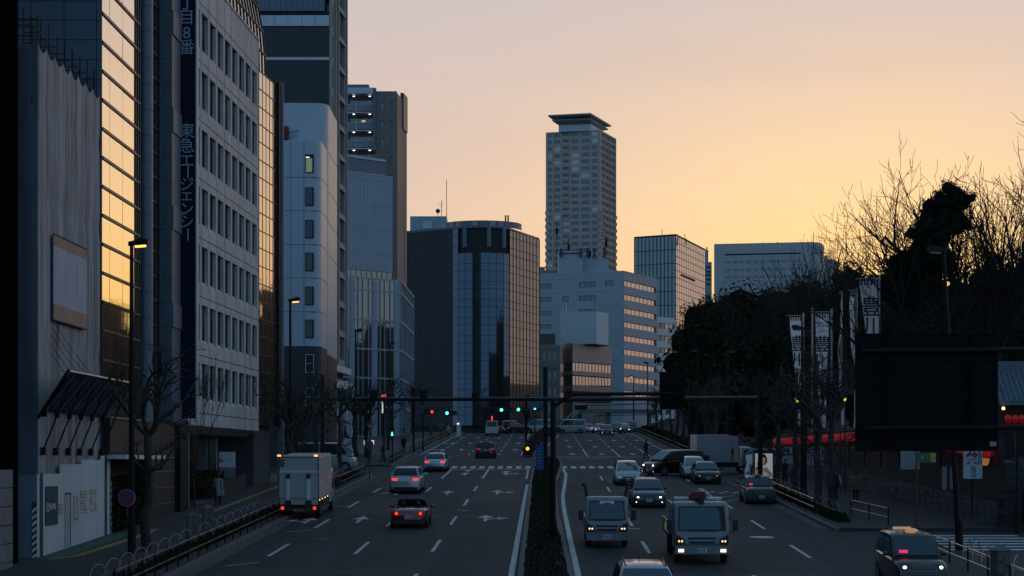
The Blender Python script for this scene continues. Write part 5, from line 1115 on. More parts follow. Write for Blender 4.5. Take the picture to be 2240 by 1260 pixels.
# ---- stone retaining wall with block pattern
def stone_mat(name, c1, c2, mort, w_, h_):
    m = bpy.data.materials.new(name); m.use_nodes = True; M[name] = m; t_ = m.node_tree; L = t_.links.new; b = t_.nodes['Principled BSDF']; b.inputs['Roughness'].default_value = .85
    g_ = t_.nodes.new('ShaderNodeNewGeometry'); s_ = t_.nodes.new('ShaderNodeSeparateXYZ'); L(g_.outputs['Position'], s_.inputs[0]); ad = t_.nodes.new('ShaderNodeMath'); L(s_.outputs[0], ad.inputs[0]); L(s_.outputs[1], ad.inputs[1]); cb_ = t_.nodes.new('ShaderNodeCombineXYZ'); L(ad.outputs[0], cb_.inputs[0]); L(s_.outputs[2], cb_.inputs[1])
    bt = t_.nodes.new('ShaderNodeTexBrick'); L(cb_.outputs[0], bt.inputs[0])
    for k, v in (('Color1', (*c1, 1)), ('Color2', (*c2, 1)), ('Mortar', (*mort, 1)), ('Scale', 1.), ('Mortar Size', .02), ('Bias', -.2), ('Brick Width', w_), ('Row Height', h_)): bt.inputs[k].default_value = v
    bt.squash = .7; bt.squash_frequency = 3
    n_ = t_.nodes.new('ShaderNodeTexNoise'); n_.inputs['Scale'].default_value = 3; L(g_.outputs['Position'], n_.inputs['Vector']); mx_ = t_.nodes.new('ShaderNodeMix'); mx_.data_type = 'RGBA'; mx_.blend_type = 'MULTIPLY'; mx_.inputs[0].default_value = .8; L(bt.outputs[0], mx_.inputs[6]); L(n_.outputs['Color'], mx_.inputs[7]); L(mx_.outputs[2], b.inputs['Base Color'])
    bp = t_.nodes.new('ShaderNodeBump'); bp.inputs['Distance'].default_value = .03; L(bt.outputs['Fac'], bp.inputs['Height']); bp.invert = True; L(bp.outputs[0], b.inputs['Normal'])
stone_mat('stone_blocks', (.13, .15, .16), (.03, .034, .04), (.02, .02, .02), .55, .36); stone_mat('old_stone', (.055, .055, .055), (.025, .025, .026), (.012, .012, .012), .7, .34)
WA, WB = (22.25, 87.0), (21.0, 152.0)
r = thing('retaining_wall', 'two-tier stone block retaining wall of the shrine along the right pavement', 'wall', (22, 87, gz(87)))
fw_ = Face(r, WB, WA); q = mb('stone_blocks'); n = 14
for i in range(n):
    u0, u1 = fw_.L*i/n, fw_.L*(i+1)/n; D0, D1 = fw_.D(u0), fw_.D(u1); h0, h1 = gz(D0)+1.2, gz(D1)+1.2
    q.hexa([fw_.p(u0, gz(D0)-.1, 0), fw_.p(u1, gz(D1)-.1, 0), fw_.p(u1, gz(D1)-.1, -.6), fw_.p(u0, gz(D0)-.1, -.6), fw_.p(u0, h0, -.05), fw_.p(u1, h1, -.05), fw_.p(u1, h1, -.6), fw_.p(u0, h0, -.6)])
q.build('lower_wall', r); q = mb('old_stone')
for i in range(n):
    u0, u1 = fw_.L*i/n, fw_.L*(i+1)/n; D0, D1 = fw_.D(u0), fw_.D(u1); top = lambda D: max(gz(D)+2.2, 7.3) if D > 106 else 7.3-(106-D)*.045
    q.hexa([fw_.p(u0, gz(D0), -.35), fw_.p(u1, gz(D1), -.35), fw_.p(u1, gz(D1), -1.2), fw_.p(u0, gz(D0), -1.2), fw_.p(u0, top(D0), -.42), fw_.p(u1, top(D1), -.42), fw_.p(u1, top(D1), -1.2), fw_.p(u0, top(D0), -1.2)])
q.build('upper_wall', r)
q = mb('old_stone'); fq = Face(r, (22.25, 86.9), (22.8, 86.5)); fq.box(q, 0, fq.L, 3.2, 5.2, -2, 0); q.build('wall_end', r)
# ---- red paper lanterns on a rail
lm = mb(mat('red_paper', (.34, .012, .016), .6, var=.25, scale=4, emit=(1, .02, .03), es=.11)); prof = [(.0, -.27), (.16, -.27), (.235, -.2), (.25, 0), (.235, .2), (.16, .27), (0, .27)]
for i in range(5):
    for k in range(10):
        (ra, za), (rb, zb2) = prof[i+1 if i < 5 else 5], prof[min(i+2, 6)]
        a0, a1 = 6.283*k/10, 6.283*(k+1)/10; lm.poly([(ra*math.cos(a0), ra*math.sin(a0), za), (ra*math.cos(a1), ra*math.sin(a1), za), (rb*math.cos(a1), rb*math.sin(a1), zb2), (rb*math.cos(a0), rb*math.sin(a0), zb2)])
lm.use('trim'); lm.cyl((0, 0, .25), (0, 0, .32), .14, n=8); lm.cyl((0, 0, -.31), (0, 0, -.25), .14, n=8); lm.use('white')
for s_ in (-1, 1): lm.box(s_*.255-.01, s_*.255+.01, -.05, .05, .06, .17)
lm.box(-.05, .05, -.262, -.25, .05, .17); lmesh = lm.data('paper_lantern', 60)
def lantern_z(D): return 8.08 if D > 113 else 8.08-(113-D)*.045
rail = thing('lantern_rail', 'thin dark rail on posts carrying the row of red lanterns', 'rail', (22, 87, 6)); q = mb('black'); o = rail.location
for a, b_ in ((87.5, 113), (113, 151)): q.cyl((22.3-.0187*(a-87)-o.x-.1, a-o.y, lantern_z(a)+.42-o.z), (22.3-.0187*(b_-87)-o.x-.1, b_-o.y, lantern_z(b_)+.42-o.z), .05, n=5)
for k in range(14): D = 88+k*4.8; X = 22.3-.0187*(D-87)-.1; q.cyl((X+.1-o.x, D-o.y, 6.2-o.z), (X+.1-o.x, D-o.y, lantern_z(D)+.45-o.z), .045, n=5)
q.build('rail', rail); q = mb('seam'); 
for a, b_ in ((87.5, 113), (113, 151)):
    za, zb2 = lantern_z(a), lantern_z(b_); Xa, Xb = 22.3-.0187*(a-87)+.35, 22.3-.0187*(b_-87)+.35
    q.hexa([(Xa-o.x, a-o.y, za-.6-o.z), (Xa+.1-o.x, a-o.y, za-.6-o.z), (Xb+.1-o.x, b_-o.y, zb2-.6-o.z), (Xb-o.x, b_-o.y, zb2-.6-o.z), (Xa-o.x, a-o.y, za+.6-o.z), (Xa+.1-o.x, a-o.y, za+.6-o.z), (Xb+.1-o.x, b_-o.y, zb2+.6-o.z), (Xb-o.x, b_-o.y, zb2+.6-o.z)])
q.build('back_board', rail)
for k in range(105):
    D = 88.2+k*.6; lo = link('paper_lantern', lmesh, None, (22.3-.0187*(D-87)-.1, D, lantern_z(D)))
    tag(lo, 'red paper lantern in the long row hung along the top of the shrine wall', 'lantern', 'red paper lanterns along the shrine wall')
# ---- tall white banners
bc_ = mat('banner_cloth', (.88, .91, .94), .85, var=.06, scale=1.2); t_ = bc_.node_tree; b_ = t_.nodes['Principled BSDF']; tr_ = t_.nodes.new('ShaderNodeBsdfTranslucent'); tr_.inputs[0].default_value = (.85, .88, .92, 1); ms_ = t_.nodes.new('ShaderNodeMixShader'); ms_.inputs[0].default_value = .62; t_.links.new(b_.outputs[0], ms_.inputs[1]); t_.links.new(tr_.outputs[0], ms_.inputs[2]); t_.links.new(ms_.outputs[0], t_.nodes['Material Output'].inputs[0])
def banner(x, D, ytop, ybot, w_, label, yaw=0., lean=.6, top_txt=None, txt='豊川稲荷', ts=.8, flip=1, start=.32):
    zt, zb = pz(ytop, D), pz(ybot, D); X = px(x, D); r = thing('tall_banner', label, 'banner', (X, D, hz(X, D) if X > 23 else 6.5), yaw, 'tall white shrine banners'); o = r.location
    q = mb('steel'); q.cyl((w_/2+.16, 0, -.5), (w_/2+.16, 0, zt+.35-o.z), .075, n=7); q.build('pole', r); q = mb('steel'); q.cyl((-w_/2-.25, 0, zt+.12-o.z), (w_/2+.3, 0, zt+.12-o.z), .04, n=5); q.build('crossbar', r)
    q = mb(bc_); nz, nx = 24, 5; vs = []
    cf = lambda t: (lean*t**1.05, .12*math.sin(t*7+x)+.05*math.sin(t*19))
    for j in range(nz+1):
        t = j/nz; dx, dy = cf(t); ww = w_*(1-.35*t)
        for i in range(nx+1): s_ = i/nx; vs.append((-w_/2+dx+ww*s_, dy+.10*t*math.sin(s_*5+t*9), zt-(zt-zb)*t-o.z))
    q.mesh(vs, [(j*(nx+1)+i, (j+1)*(nx+1)+i, (j+1)*(nx+1)+i+1, j*(nx+1)+i+1) for j in range(nz) for i in range(nx)]); cl = q.build('cloth', r, smooth=100)
    q = mb('trim')
    for i in range(5): q.box(-w_/2+w_*(i+.3)/5, -w_/2+w_*(i+.7)/5, -.03, .03, zt-.28-o.z, zt+.1-o.z)
    q.build('loop', r)
    for k, ch in enumerate(txt):
        t = start+k*ts*1.2/(zt-zb); 
        if t > .97: break
        dx, dy = cf(t); lettering(ch, ts*1.4*(1-.32*t), 'trim', r, (-w_/2+dx+w_*(1-.35*t)/2, dy-.16, zt-(zt-zb)*t-o.z), 0, bold=.012)
    return r
banner(1741, 150, 694, 935, .95, 'leftmost tall white banner with black brush lettering', .25, .75, ts=1.05, start=.25, txt='豊川稲荷東京')
banner(1799, 138, 686, 935, .98, 'tall white banner between two pale poles, second from the left', -.1, .1, ts=1.0, start=.28, txt='豊川稲荷東京')
banner(1839, 130, 646, 930, .8, 'tall white banner seen almost edge-on', 1.28, .2, ts=.8, start=.35, txt='豊川稲荷東京')
banner(1866, 125, 640, 940, .75, 'narrow grey banner half turned away left of the largest one', .95, .7, ts=.7, start=.3)
banner(1899, 117, 614, 930, 1.05, 'largest white banner with bold black brush lettering above the sign back', .0, 1.1, ts=1.0, start=.19, txt='豊川稲荷東京')
sp = thing('flag_pole', 'bare pale pole left of the second banner', 'pole', (px(1777, 140), 140, 6.5)); q = mb('steel'); q.cyl((0, 0, -.5), (0, 0, pz(676, 140)-6.5), .07, n=6); q.ball((0, 0, pz(676, 140)-6.5), .1, 6, 4); q.build('pole', sp)
# ---- shrine roof, stairs, signs
r = thing('shrine_roof', 'grey tiled shrine gate roof at the right edge', 'roof', (27.5, 100, 7)); o = r.location; q = mb(mat('roof_tile', (.11, .15, .18), .5, var=.25, scale=4)); xa, xb = px(2186, 100), px(2330, 100); z0, z1 = pz(880, 100), pz(806, 101.5)
q.hexa([(xa-o.x, 0, z0-.15-o.z), (xb-o.x, 0, z0-.15-o.z), (xb-o.x, 2.2, z1-.15-o.z), (xa-o.x, 2.2, z1-.15-o.z), (xa-o.x, 0, z0-o.z), (xb-o.x, 0, z0-o.z), (xb-o.x, 2.2, z1-o.z), (xa-o.x, 2.2, z1-o.z)])
for k in range(13): x = xa+.12+k*.27-o.x; q.cyl((x, -.02, z0+.02-o.z), (x, 2.2, z1+.02-o.z), .065, n=6)
for k in range(9): t = k/9; q.box(xa-o.x, xb-o.x, 2.2*t-.01, 2.2*t+.05, z0+(z1-z0)*t+.005-o.z, z0+(z1-z0)*t+.035-o.z)
q.build('tiled_slope', r); q = mb('roof_tile' if 'roof_tile' in M else MATS['roof_tile']); q.box(xa-.05-o.x, xb-o.x, 2.1, 2.7, z1-.1-o.z, z1+.42-o.z); q.build('ridge', r)
q = mb('bark_d'); q.box(xa+.3-o.x, xb-o.x, .4, 4, -3, z0-.1-o.z); q.build('gate_wall', r)
q = mb('warm_glow'); q.ball((px(2196, 99.8)-o.x, -.1, pz(893, 99.8)-o.z), .09, 8, 6); q.build('lamp', r); q = mb('red_dim')
for x in (2207, 2222, 2236): q.ball((px(x, 99.8)-o.x, -.05, pz(917, 99.8)-o.z), (.2, .2, .26), 8, 6); q.build('lantern', r); q = mb('red_dim')
r = thing('stone_stairs', 'dark stone stairway climbing to the shrine at the right edge', 'stairs', (24.3, 87, gz(86))); o = r.location; q = mb(mat('stair_stone', (.055, .055, .055), .8, var=.3, scale=2)); zb = gz(86.5)
for k in range(15): q.box(22.9-o.x+.003*k, 29-o.x, .34*k, 6, .19*k-.1, .19*(k+1))
q.build('steps', r); q = mb('steel')
q.tube([(22.7-o.x, -.1, 1.0), (22.7-o.x, 5, 3.9)], .03, 5); q.tube([(22.7-o.x, -.1, .5), (22.7-o.x, 5, 3.4)], .025, 5)
for k in range(5): q.cyl((22.7-o.x, -.05+1.2*k, .6*k-.1), (22.7-o.x, -.05+1.2*k, 1.02+.68*k), .025, n=5)
q.build('handrail', r); q = mb('dark'); q.cyl((px(2220, 88)-o.x, 1, -.1), (px(2220, 88)-o.x, 1, 4.5), .05, n=6); q.build('rail_post', r)
def board(name, label, cat, x0, x1, y0, y1, D, m='white', th=.08, post=None, texts=(), rz=0., group=None):
    X = (px(x0, D)+px(x1, D))/2; w_ = px(x1, D)-px(x0, D); z0, z1 = pz(y1, D), pz(y0, D)
    r = thing(name, label, cat, (X, D, z0), rz, group); q = mb(m); q.box(-w_/2, w_/2, 0, th, 0, z1-z0); q.build('panel', r)
    if post is not None: q = mb('black'); q.cyl((post[0], th+.03, post[1]-z0), (post[0], th+.03, (z1-z0)*.9), .04, n=6); q.build('post', r)
    for ch, s_, fx, fz, mm_ in texts: lettering(ch, s_, mm_, r, (w_*fx, -.005, (z1-z0)*fz), 0, bold=.018*s_)
    return r
redp = mat('red_print', (.22, .008, .015), .6, var=0); 
board('festival_sign', 'tall white festival sign with a large red character', 'sign', 2109, 2149, 930, 1047, 88, mat('sign_white', (.42, .46, .50), .6, var=.05), .25, (0, 4.0), (('大', .62, -.06, .525, redp), ('祭', .60, -.06, .345, redp), ('当', .3, .0, .175, 'trim'), ('山', .3, .0, .07, 'trim'), ('吉', .24, .36, .60, 'navy'), ('祥', .24, .36, .50, 'navy'), ('王', .24, .36, .40, 'navy'), ('日', .24, .36, .30, 'navy')))
ol = thing('orange_lantern', 'orange paper lantern right of the white festival sign', 'lantern', (px(2155, 89), 89, pz(1000, 89))); q = mb(emat('orange_paper', (.75, .32, .10), .30)); q.ball((0, 0, 0), (.22, .22, .45), 10, 8); q.build('paper', ol); q = mb('trim'); q.cyl((0, 0, .4), (0, 0, .5), .12, n=8); q.cyl((0, 0, -.48), (0, 0, -.4), .12, n=8); q.build('cap', ol)
board('notice_board', 'blank white notice board on the shrine wall left of the parking sign', 'sign', 1970, 2012, 980, 1027, 97, mat('notice_white', (.30, .33, .36), .7, var=.06), .06)
pk = board('parking_sign', 'small green and yellow parking sign with an arrow on a red pole', 'sign', 2004, 2047, 990, 1012, 87, mat('parking_green', (.06, .11, .06), .5, var=.35, scale=14), .05, None)
q = mb(mat('parking_yellow', (.50, .42, .05), .6, var=.05)); q.box(.22, .45, -.008, 0, .02, .44); q.build('arrow_panel', pk); lettering('→', .26, 'trim', pk, (.33, -.012, .22)); lettering('すぐ', .10, 'trim', pk, (.33, -.012, .07)); q = mb(mat('red_pole', (.16, .02, .02), .5, var=.1)); q.cyl((-.42, .08, gz(87)-pk.location.z), (-.42, .08, .6), .05, n=7); q.build('pole', pk); lettering('P', .3, 'parking_yellow' if 'parking_yellow' in M else MATS['parking_yellow'], pk, (-.15, -.01, .22))
for x0, x1, lb in ((2061, 2071, 'left of two narrow white name boards by the shrine entrance'), (2079, 2086, 'right of two narrow white name boards by the shrine entrance')): board('name_board', lb, 'sign', x0, x1, 1021, 1071, 90, mat('name_white', (.26, .29, .31), .7, var=.25, scale=7), .06, None, (('豊川', .14, 0, .75, 'concrete_d'),) if 0 else (), 0, 'name boards by the shrine entrance')
for i, (x0, x1, y0, y1, D, lb) in enumerate(((1712, 1734, 977, 1014, 137, 'white poster board with blue brush strokes behind the street trees'), (1749, 1758, 977, 1017, 131, 'ochre poster board beside the white ones on the shrine wall'), (1764, 1773, 977, 1017, 130, 'white poster board with a dark figure on the shrine wall'), (1776, 1783, 977, 1018, 128, 'narrow white poster board on the shrine wall'), (1792, 1801, 977, 1018, 126, 'white poster board nearest the pedestrians on the shrine wall'))):
    b_ = board('poster_board', lb, 'poster', x0, x1, y0, y1, D, (mat('poster_ochre', (.22, .16, .06), .7, var=.2) if i == 1 else mat('poster_white', (.42, .47, .50), .7, var=.1, scale=3)), .06, None, (), 0, 'poster boards on the shrine wall')
    q = mb('navy' if i == 0 else 'trim'); rr = random.Random(i)
    for k in range(9 if i != 3 else 3): xx, zz_ = rr.uniform(-.28, .28)*(px(x1, D)-px(x0, D)), rr.uniform(.15, .9); q.box(xx-.02, xx+.02, -.006, 0, zz_, zz_+rr.uniform(.1, .25))
    q.build('brush_stroke', b_)
# picket fence below the posters
pf = thing('picket_fence', 'fence of pale pickets below the poster boards', 'fence', (20.6, 126, gz(126)+.1)); q = mb(mat('picket_grey', (.15, .17, .19), .7, var=.3, scale=3)); o = pf.location
for k in range(64):
    D = 125+k*.36; X = px(1812, 125)-.0+(D-125)*-.02; q.box(X-.04-o.x, X+.04-o.x, D-.1-o.y, D+.06-o.y, gz(D)+.1-o.z, gz(D)+1.25-o.z)
q.cyl((px(1812, 125)-o.x, 0, 1.1), (px(1812, 125)-.45-o.x, 23, 1.98), .03, n=5); q.build('picket', pf)
# ================================================================ street furniture
def road_label(o, l): o['label'] = l
# ---- street lamps (12 m left, 10 m right): tapered pole + shoebox head
def street_lamp(label, X, D, H, side, lit, base_lean=0., rz=0.):
    r = thing('street_lamp', label, 'street lamp', (X, D, gz(D)+.1), rz, 'street lamps along the avenue')
    q = mb('black'); q.tube([(0, 0, 0), (base_lean*.5, 0, H*.5), (base_lean, 0, H)], [.13, .10, .07], 8); q.cyl((0, 0, 0), (0, 0, 1.2), .16, n=8); q.build('pole', r)
    q = mb('black'); x0 = base_lean; s = side
    def P(a, y, z): return (x0+s*a, y, H+z)
    secs = [(-.12, .10, -.10, .06), (.10, .15, -.10, .10), (.42, .16, -.08, .20), (.62, .13, -.03, .16)]
    vs = []; 
    for a, hw, zl, zh in secs: vs += [P(a, -hw, zl), P(a, hw, zl), P(a, hw*.7, zh), P(a, -hw*.7, zh)]
    fs = [(0, 1, 2, 3), (12, 15, 14, 13)]
    for i in range(3):
        for k in range(4): fs.append((i*4+k, i*4+(k+1) % 4, (i+1)*4+(k+1) % 4, (i+1)*4+k))
    q.mesh(vs, fs); q.build('lamp_head', r)
    q = mb('sodium' if lit else 'lens'); q.hexa([P(.14, -.12, -.16), P(.52, -.12, -.13), P(.52, .12, -.13), P(.14, .12, -.16), P(.14, -.13, -.09), P(.55, -.13, -.07), P(.55, .13, -.07), P(.14, .13, -.09)]); q.build('lens', r)
    return r
street_lamp('tall lit street lamp in the left foreground', px(288, 72.8), 72.8, 12.0, 1, True); street_lamp('second lit street lamp on the left, before the white rounded building', px(635, 119.4), 119.4, 12, 1, True)
street_lamp('unlit street lamp on the left before the glass podium', px(778, 172), 172, 11.7, 1, False); street_lamp('unlit street lamp farther up, before the glass podium corner', px(853, 235), 235, 12, 1, False)
r = street_lamp('leaning unlit street lamp rising behind the big sign back', px(2098, 75), 75, 11.9, -1, False, px(2064, 75)-px(2098, 75)); street_lamp('unlit street lamp before the leftmost tall banner', px(1755, 112), 112, 10, -1, False)
street_lamp('unlit street lamp far right beyond the junction', px(1527, 174), 174, 10, -1, False); street_lamp('unlit street lamp among the dark trees above the box truck', px(1592, 158), 158, 9.6, 1, False)
for x, y, D, s in ((1417, 795, 300, -1), (1386, 825, 310, -1), (1150, 868, 300, 1)): street_lamp('thin street lamp beyond the crest of the avenue', px(x, D), D, pz(y, D)-gz(D), s, x == 1386)
# ---- guard railings
def guard_rail(label, o, D0, D1, hoops=False, step=2.0, grp='guard railings along the kerbs', end=None):
    r = thing('guard_rail', label, 'railing', (lat(o, D0), D0, gz(D0)+.15), 0, grp); w = r.location
    def P(D, h, oo=0.): return Vector((lat(o+oo, D)-w.x, D-w.y, gz(D)+.15+h-w.z))
    n = max(1, round((D1-D0)/step))
    for i in range(n+1): D = D0+(D1-D0)*i/n; q = mb('black'); q.cyl(P(D, 0), P(D, .82), .032, n=6); q.ball(P(D, .82), .04, 5, 4); q.build('post', r)
    for h, rr in ((.78, .030), (.36, .024)):
        q = mb('rail'); q.tube([P(D0+(D1-D0)*i/n, h) for i in range(n+1)], rr, 6); q.build('rail', r)
    return r
def hoop_fence(label, o, D0, D1, step=2.1, grp='low hoop fences round the planting strips'):
    r = thing('hoop_fence', label, 'fence', (lat(o, D0), D0, gz(D0)+.15), 0, grp); w = r.location
    n = round((D1-D0)/step); q = mb('rail'); q.tube([(lat(o, D0+(D1-D0)*i/n)-w.x, (D1-D0)*i/n, gz(D0+(D1-D0)*i/n)+.47-w.z) for i in range(n+1)], .02, 5); q.build('rail', r)
    for i in range(n):
        D = D0+(D1-D0)*(i+.15)/n; L = step*.62; q = mb('steel'); q.tube([(lat(o, D)-w.x+(.24 if o < 0 else -.24)*math.cos(a)*-1, D+.32-.32*math.cos(a)-w.y, gz(D)+.15+.76*math.sin(a)**.7-w.z) for a in [math.pi*k/11 for k in range(12)]], .012, 5); q.build('hoop', r)
    return r
guard_rail('brown two-rail guard railing along the near left kerb', KL-.35, 58, 118); guard_rail('brown guard railing beside the box truck up to the side street', KL-.35, 120, 139)
hoop_fence('low hoop fence behind the near left guard railing', KL-1.45, 60, 96); hoop_fence('low hoop fence behind the guard railing by the box truck', KL-1.45, 104, 138)
guard_rail('guard railing past the left side street', KL-.35, 161, 176); guard_rail('guard railing far up the left kerb toward the crest', KL-.35, 186, 226); guard_rail('last guard railing on the left before the crest', KL-.35, 230, 276, step=2.6)
hoop_fence('low hoop fence past the left side street', KL-1.2, 162, 178); hoop_fence('low hoop fence far up the left kerb', KL-1.2, 188, 224)
guard_rail('guard railing along the right kerb beside the parked cars', KR+.40, 96, 132, step=3); hoop_fence('low hoop fence behind the right guard railing', KR+1.2, 94, 131)
guard_rail('long brown railing on the right curving up to the crest', KR+.45, 164, 282, step=2.4)
r = thing('guard_rail', 'guard railing return at the right pavement corner by the zebra crossing', 'railing', (px(1862, 95), 95, gz(95)+.15), 0, 'guard railings along the kerbs'); q = mb('black'); A = Vector((0, 0, 0)); Bv = Vector((px(1943, 88.5)-px(1862, 95), -6.5, gz(88.5)-gz(95)))
for t in (0, .5, 1): q = mb('black'); p = A.lerp(Bv, t); q.cyl(p, p+Vector((0, 0, .82)), .035, n=6); q.build('post', r)
for h in (.78, .36): q = mb('rail'); q.cyl(A+Vector((0, 0, h)), Bv+Vector((0, 0, h)), .028, n=6); q.build('rail', r)
r = thing('guard_rail', 'near right guard railing running out of the bottom edge beside the black taxi', 'railing', (16.0, 72, gz(72)+.15), 0, 'guard railings along the kerbs')
q = mb('rail'); dv = Vector((-.35, -18, -18*SL))
for h in (.80, .38): q = mb('rail'); q.cyl((0, 0, h), dv+Vector((0, 0, h)), .03, n=6); q.build('rail', r)
for k in range(7): q = mb('black'); p = dv*k/6; q.cyl(p, p+Vector((0, 0, .85)), .035, n=6); q.build('post', r)
r = thing('hoop_fence', 'low hoop fence behind the near right guard railing', 'fence', (17.0, 71, gz(71)+.15), 0, 'low hoop fences round the planting strips')
for k in range(9): q = mb('steel'); q.tube([(.24*math.cos(a), -1.4*k-.3+.3*math.cos(a), .75*math.sin(a)-SL*1.4*k) for a in [math.pi*j/9 for j in range(10)]], .018, 5); q.build('hoop', r)
q = mb('rail'); q.cyl((0, 0, .3), (0, -12, .3-12*SL), .02, n=5); q.build('rail', r)
# ---- grey utility boxes
for x0, x1, y0, y1, lb in ((405, 437, 1122, 1202, 'front grey utility box on the near left pavement'), (440, 470, 1106, 1186, 'rear grey utility box on the near left pavement'), (2166, 2211, 1196, 1290, 'grey utility box at the bottom right corner')):
    D = gd(y1); w_ = (px(x1, D)-px(x0, D))*.72; h = pz(y0, D)-gz(D)-.15; r = thing('utility_box', lb, 'utility box', (px((x0+x1)/2, D), D, gz(D)+.15), .35, 'utility boxes on the pavements')
    q = mb(mat('box_grey', (.10, .10, .105), .6, var=.15, scale=3)); q.box(-w_/2, w_/2, -w_*.45, w_*.45, 0, h-.12); q.build('cabinet', r); q = mb(MATS['box_grey']); e = w_/2+.05; q.prism([(-e, -e*.92), (e, -e*.92), (e, e*.92), (-e, e*.92)], h-.12, h+.06, [(-e*.15, -e*.15), (e*.15, -e*.15), (e*.15, e*.15), (-e*.15, e*.15)]); q.build('cap', r)
    q = mb('seam'); q.box(-.012, .012, -w_*.45-.006, -w_*.45, .1, h-.25); q.box(w_*.2, w_*.2+.03, -w_*.45-.02, -w_*.45, h*.45, h*.6); q.build('door_gap', r)
# ---- round no-parking signs, stop sign
def round_sign(label, x, y, D, rad, ybase, X0=None):
    X = px(x, D); z = pz(y, D); r = thing('no_parking_sign', label, 'road sign', (X, D, gz(D)+.1), 0, 'no parking signs'); h = z-r.location.z
    q = mb('dark'); q.cyl((0, .06, 0 if ybase is None else pz(ybase, D)-r.location.z), (0, .06, h+rad*.6), .035, n=6); q.build('post', r)
    q = mb(mat('sign_red', (.30, .015, .02), .5, var=.05)); q.cyl((0, .02, h), (0, 0, h), rad, n=24); q.use(mat('sign_blue', (.015, .06, .30), .5, var=.05)); q.cyl((0, .0, h), (0, -.006, h), rad*.74, n=24); q.use('sign_red' if 'sign_red' in M else MATS['sign_red'])
    d = rad*.74*.7071; t = .055*rad/.3; q.mesh([(-d-t, -.010, h+d-t), (-d+t, -.010, h+d+t), (d+t, -.010, h-d+t), (d-t, -.010, h-d-t)], [(0, 1, 2, 3)]); q.use('white')
    q.tube([(rad*math.cos(a), .01, h+rad*math.sin(a)) for a in [6.2832*k/24 for k in range(25)]], .012, 4); q.build('disc', r); return r
round_sign('red and blue no-parking disc on the near left lamp post', 277, 1089, 71.5, .315, 1130); round_sign('small no-parking sign in front of the white van', 808, 972, 133, .29, None); round_sign('no-parking sign far up the left pavement', 965, 932, 205, .28, None)
r = thing('stop_sign', 'red inverted triangle stop sign over the left side street', 'road sign', (px(811, 163), 163, gz(163)+.1)); h = pz(933, 163)-r.location.z; q = mb('dark'); q.cyl((0, .05, 0), (0, .05, h), .035, n=6); q.build('post', r); q = mb(mat('stop_red', (.34, .03, .045), .5, var=.05)); q.prism([(-.36, h+.22), (.36, h+.22), (.06, h-.34), (-.06, h-.34)], 0, .02)
q.v = [(a, c, b_) for a, b_, c in q.v]; q.f = [tuple(reversed(f)) for f in q.f]; q.build('plate', r); lettering('止まれ', .17, 'white', r, (0, -.004, h+.07))
# ---- gantry, T-pole and sign boards
r = thing('gantry', 'dark overhead gantry pole spanning the avenue before the junction', 'gantry', (px(1193, 145), 145, gz(145)+.2)); o = r.location; D = 145
q = mb('black'); q.cyl((0, 0, -.2), (0, 0, pz(803, D)-o.z), .17, n=10); q.build('post', r)
q = mb('black'); q.cyl((px(705, D)-o.x, 0, gz(D)-o.z), (px(705, D)-o.x, 0, pz(820, D)-o.z), .18, n=10); q.build('post', r); D2 = 121.; q = mb('black'); q.cyl((px(1663, D2)-o.x, D2-D, gz(D2)-o.z), (px(1663, D2)-o.x, D2-D, pz(815, D2)-o.z), .16, n=10); q.build('post', r)
za = pz(874, D)-o.z; q = mb('black'); q.tube([(px(688, D)-o.x, -.22, za), (.1, -.22, za), (px(1675, D2)-o.x, D2-D-.2, pz(872, D2)-o.z)], .13, 8); q.build('beam', r)
q = mb('steel'); q.tube([(px(690, D)-o.x, -.26, za+.15), (.1, -.26, za+.15), (px(1673, D2)-o.x, D2-D-.24, pz(872, D2)-o.z+.15)], .018, 5); q.build('cable', r)
for x in (747, 819, 927, 1040): q = mb('black'); q.box(px(x, D)-.28-o.x, px(x, D)+.28-o.x, -.35, .1, za+.08, za+.5+.2*((x % 3) == 0)); q.build('bracket', r)
r = thing('overhead_sign_pole', 'dark pole on the median with an arm carrying a blank sign back', 'sign pole', (px(1210, 80), 80, gz(80)+.2)); o = r.location; D = 80
q = mb('black'); q.cyl((0, 0, -.2), (0, 0, pz(878, D)-o.z), .115, n=10); q.cyl((0, 0, pz(878, D)-o.z), (0, 0, pz(873, D)-o.z), .12, .03, n=10); q.build('post', r)
q = mb('black'); q.tube([(0, 0, pz(893, D)-o.z), (px(1225, D)-o.x, 0, pz(880, D)-o.z), (px(1240, D)-o.x, 0, pz(868, D)-o.z), (px(1256, D)-o.x, 0, pz(862, D)-o.z), (px(1480, D)-o.x, 0, pz(861, D)-o.z)], .075, 8); q.build('arm', r)
q = mb(mat('sign_back', (.0035, .0035, .004), .7, var=.15, spec=.15)); x0, x1, z0, z1 = px(1443, D)-o.x, px(1498, D)-o.x, pz(895, D)-o.z, pz(813, D)-o.z; q.prism([(x0, z0+.06), (x0+.06, z0), (x1-.06, z0), (x1, z0+.06), (x1, z1-.06), (x1-.06, z1), (x0+.06, z1), (x0, z1-.06)], .08, .13); q.v = [(a, c, b_) for a, b_, c in q.v]; q.f = [tuple(reversed(f)) for f in q.f]
for t in (.3, .62): q.box(x0+.03, x1-.03, .0, .08, z0+(z1-z0)*t, z0+(z1-z0)*t+.06)
q.build('sign_back', r)
r = thing('big_sign_back', 'huge dark back of a road sign on two pipes at the right', 'road sign', (17.2, 60, gz(60))); o = r.location; D = 60
x0, x1, z0, z1 = px(1872, D)-o.x, px(2185, D)-o.x, pz(986, D)-o.z, pz(731, D)-o.z; q = mb(MATS['sign_back']); q.box(x0, x1, .10, .14, z0, z1); n = 9
for k in range(n+1): z = z0+(z1-z0)*k/n; q.box(x0+.02, x1-.02, .06, .10, z-.012, z+.03)
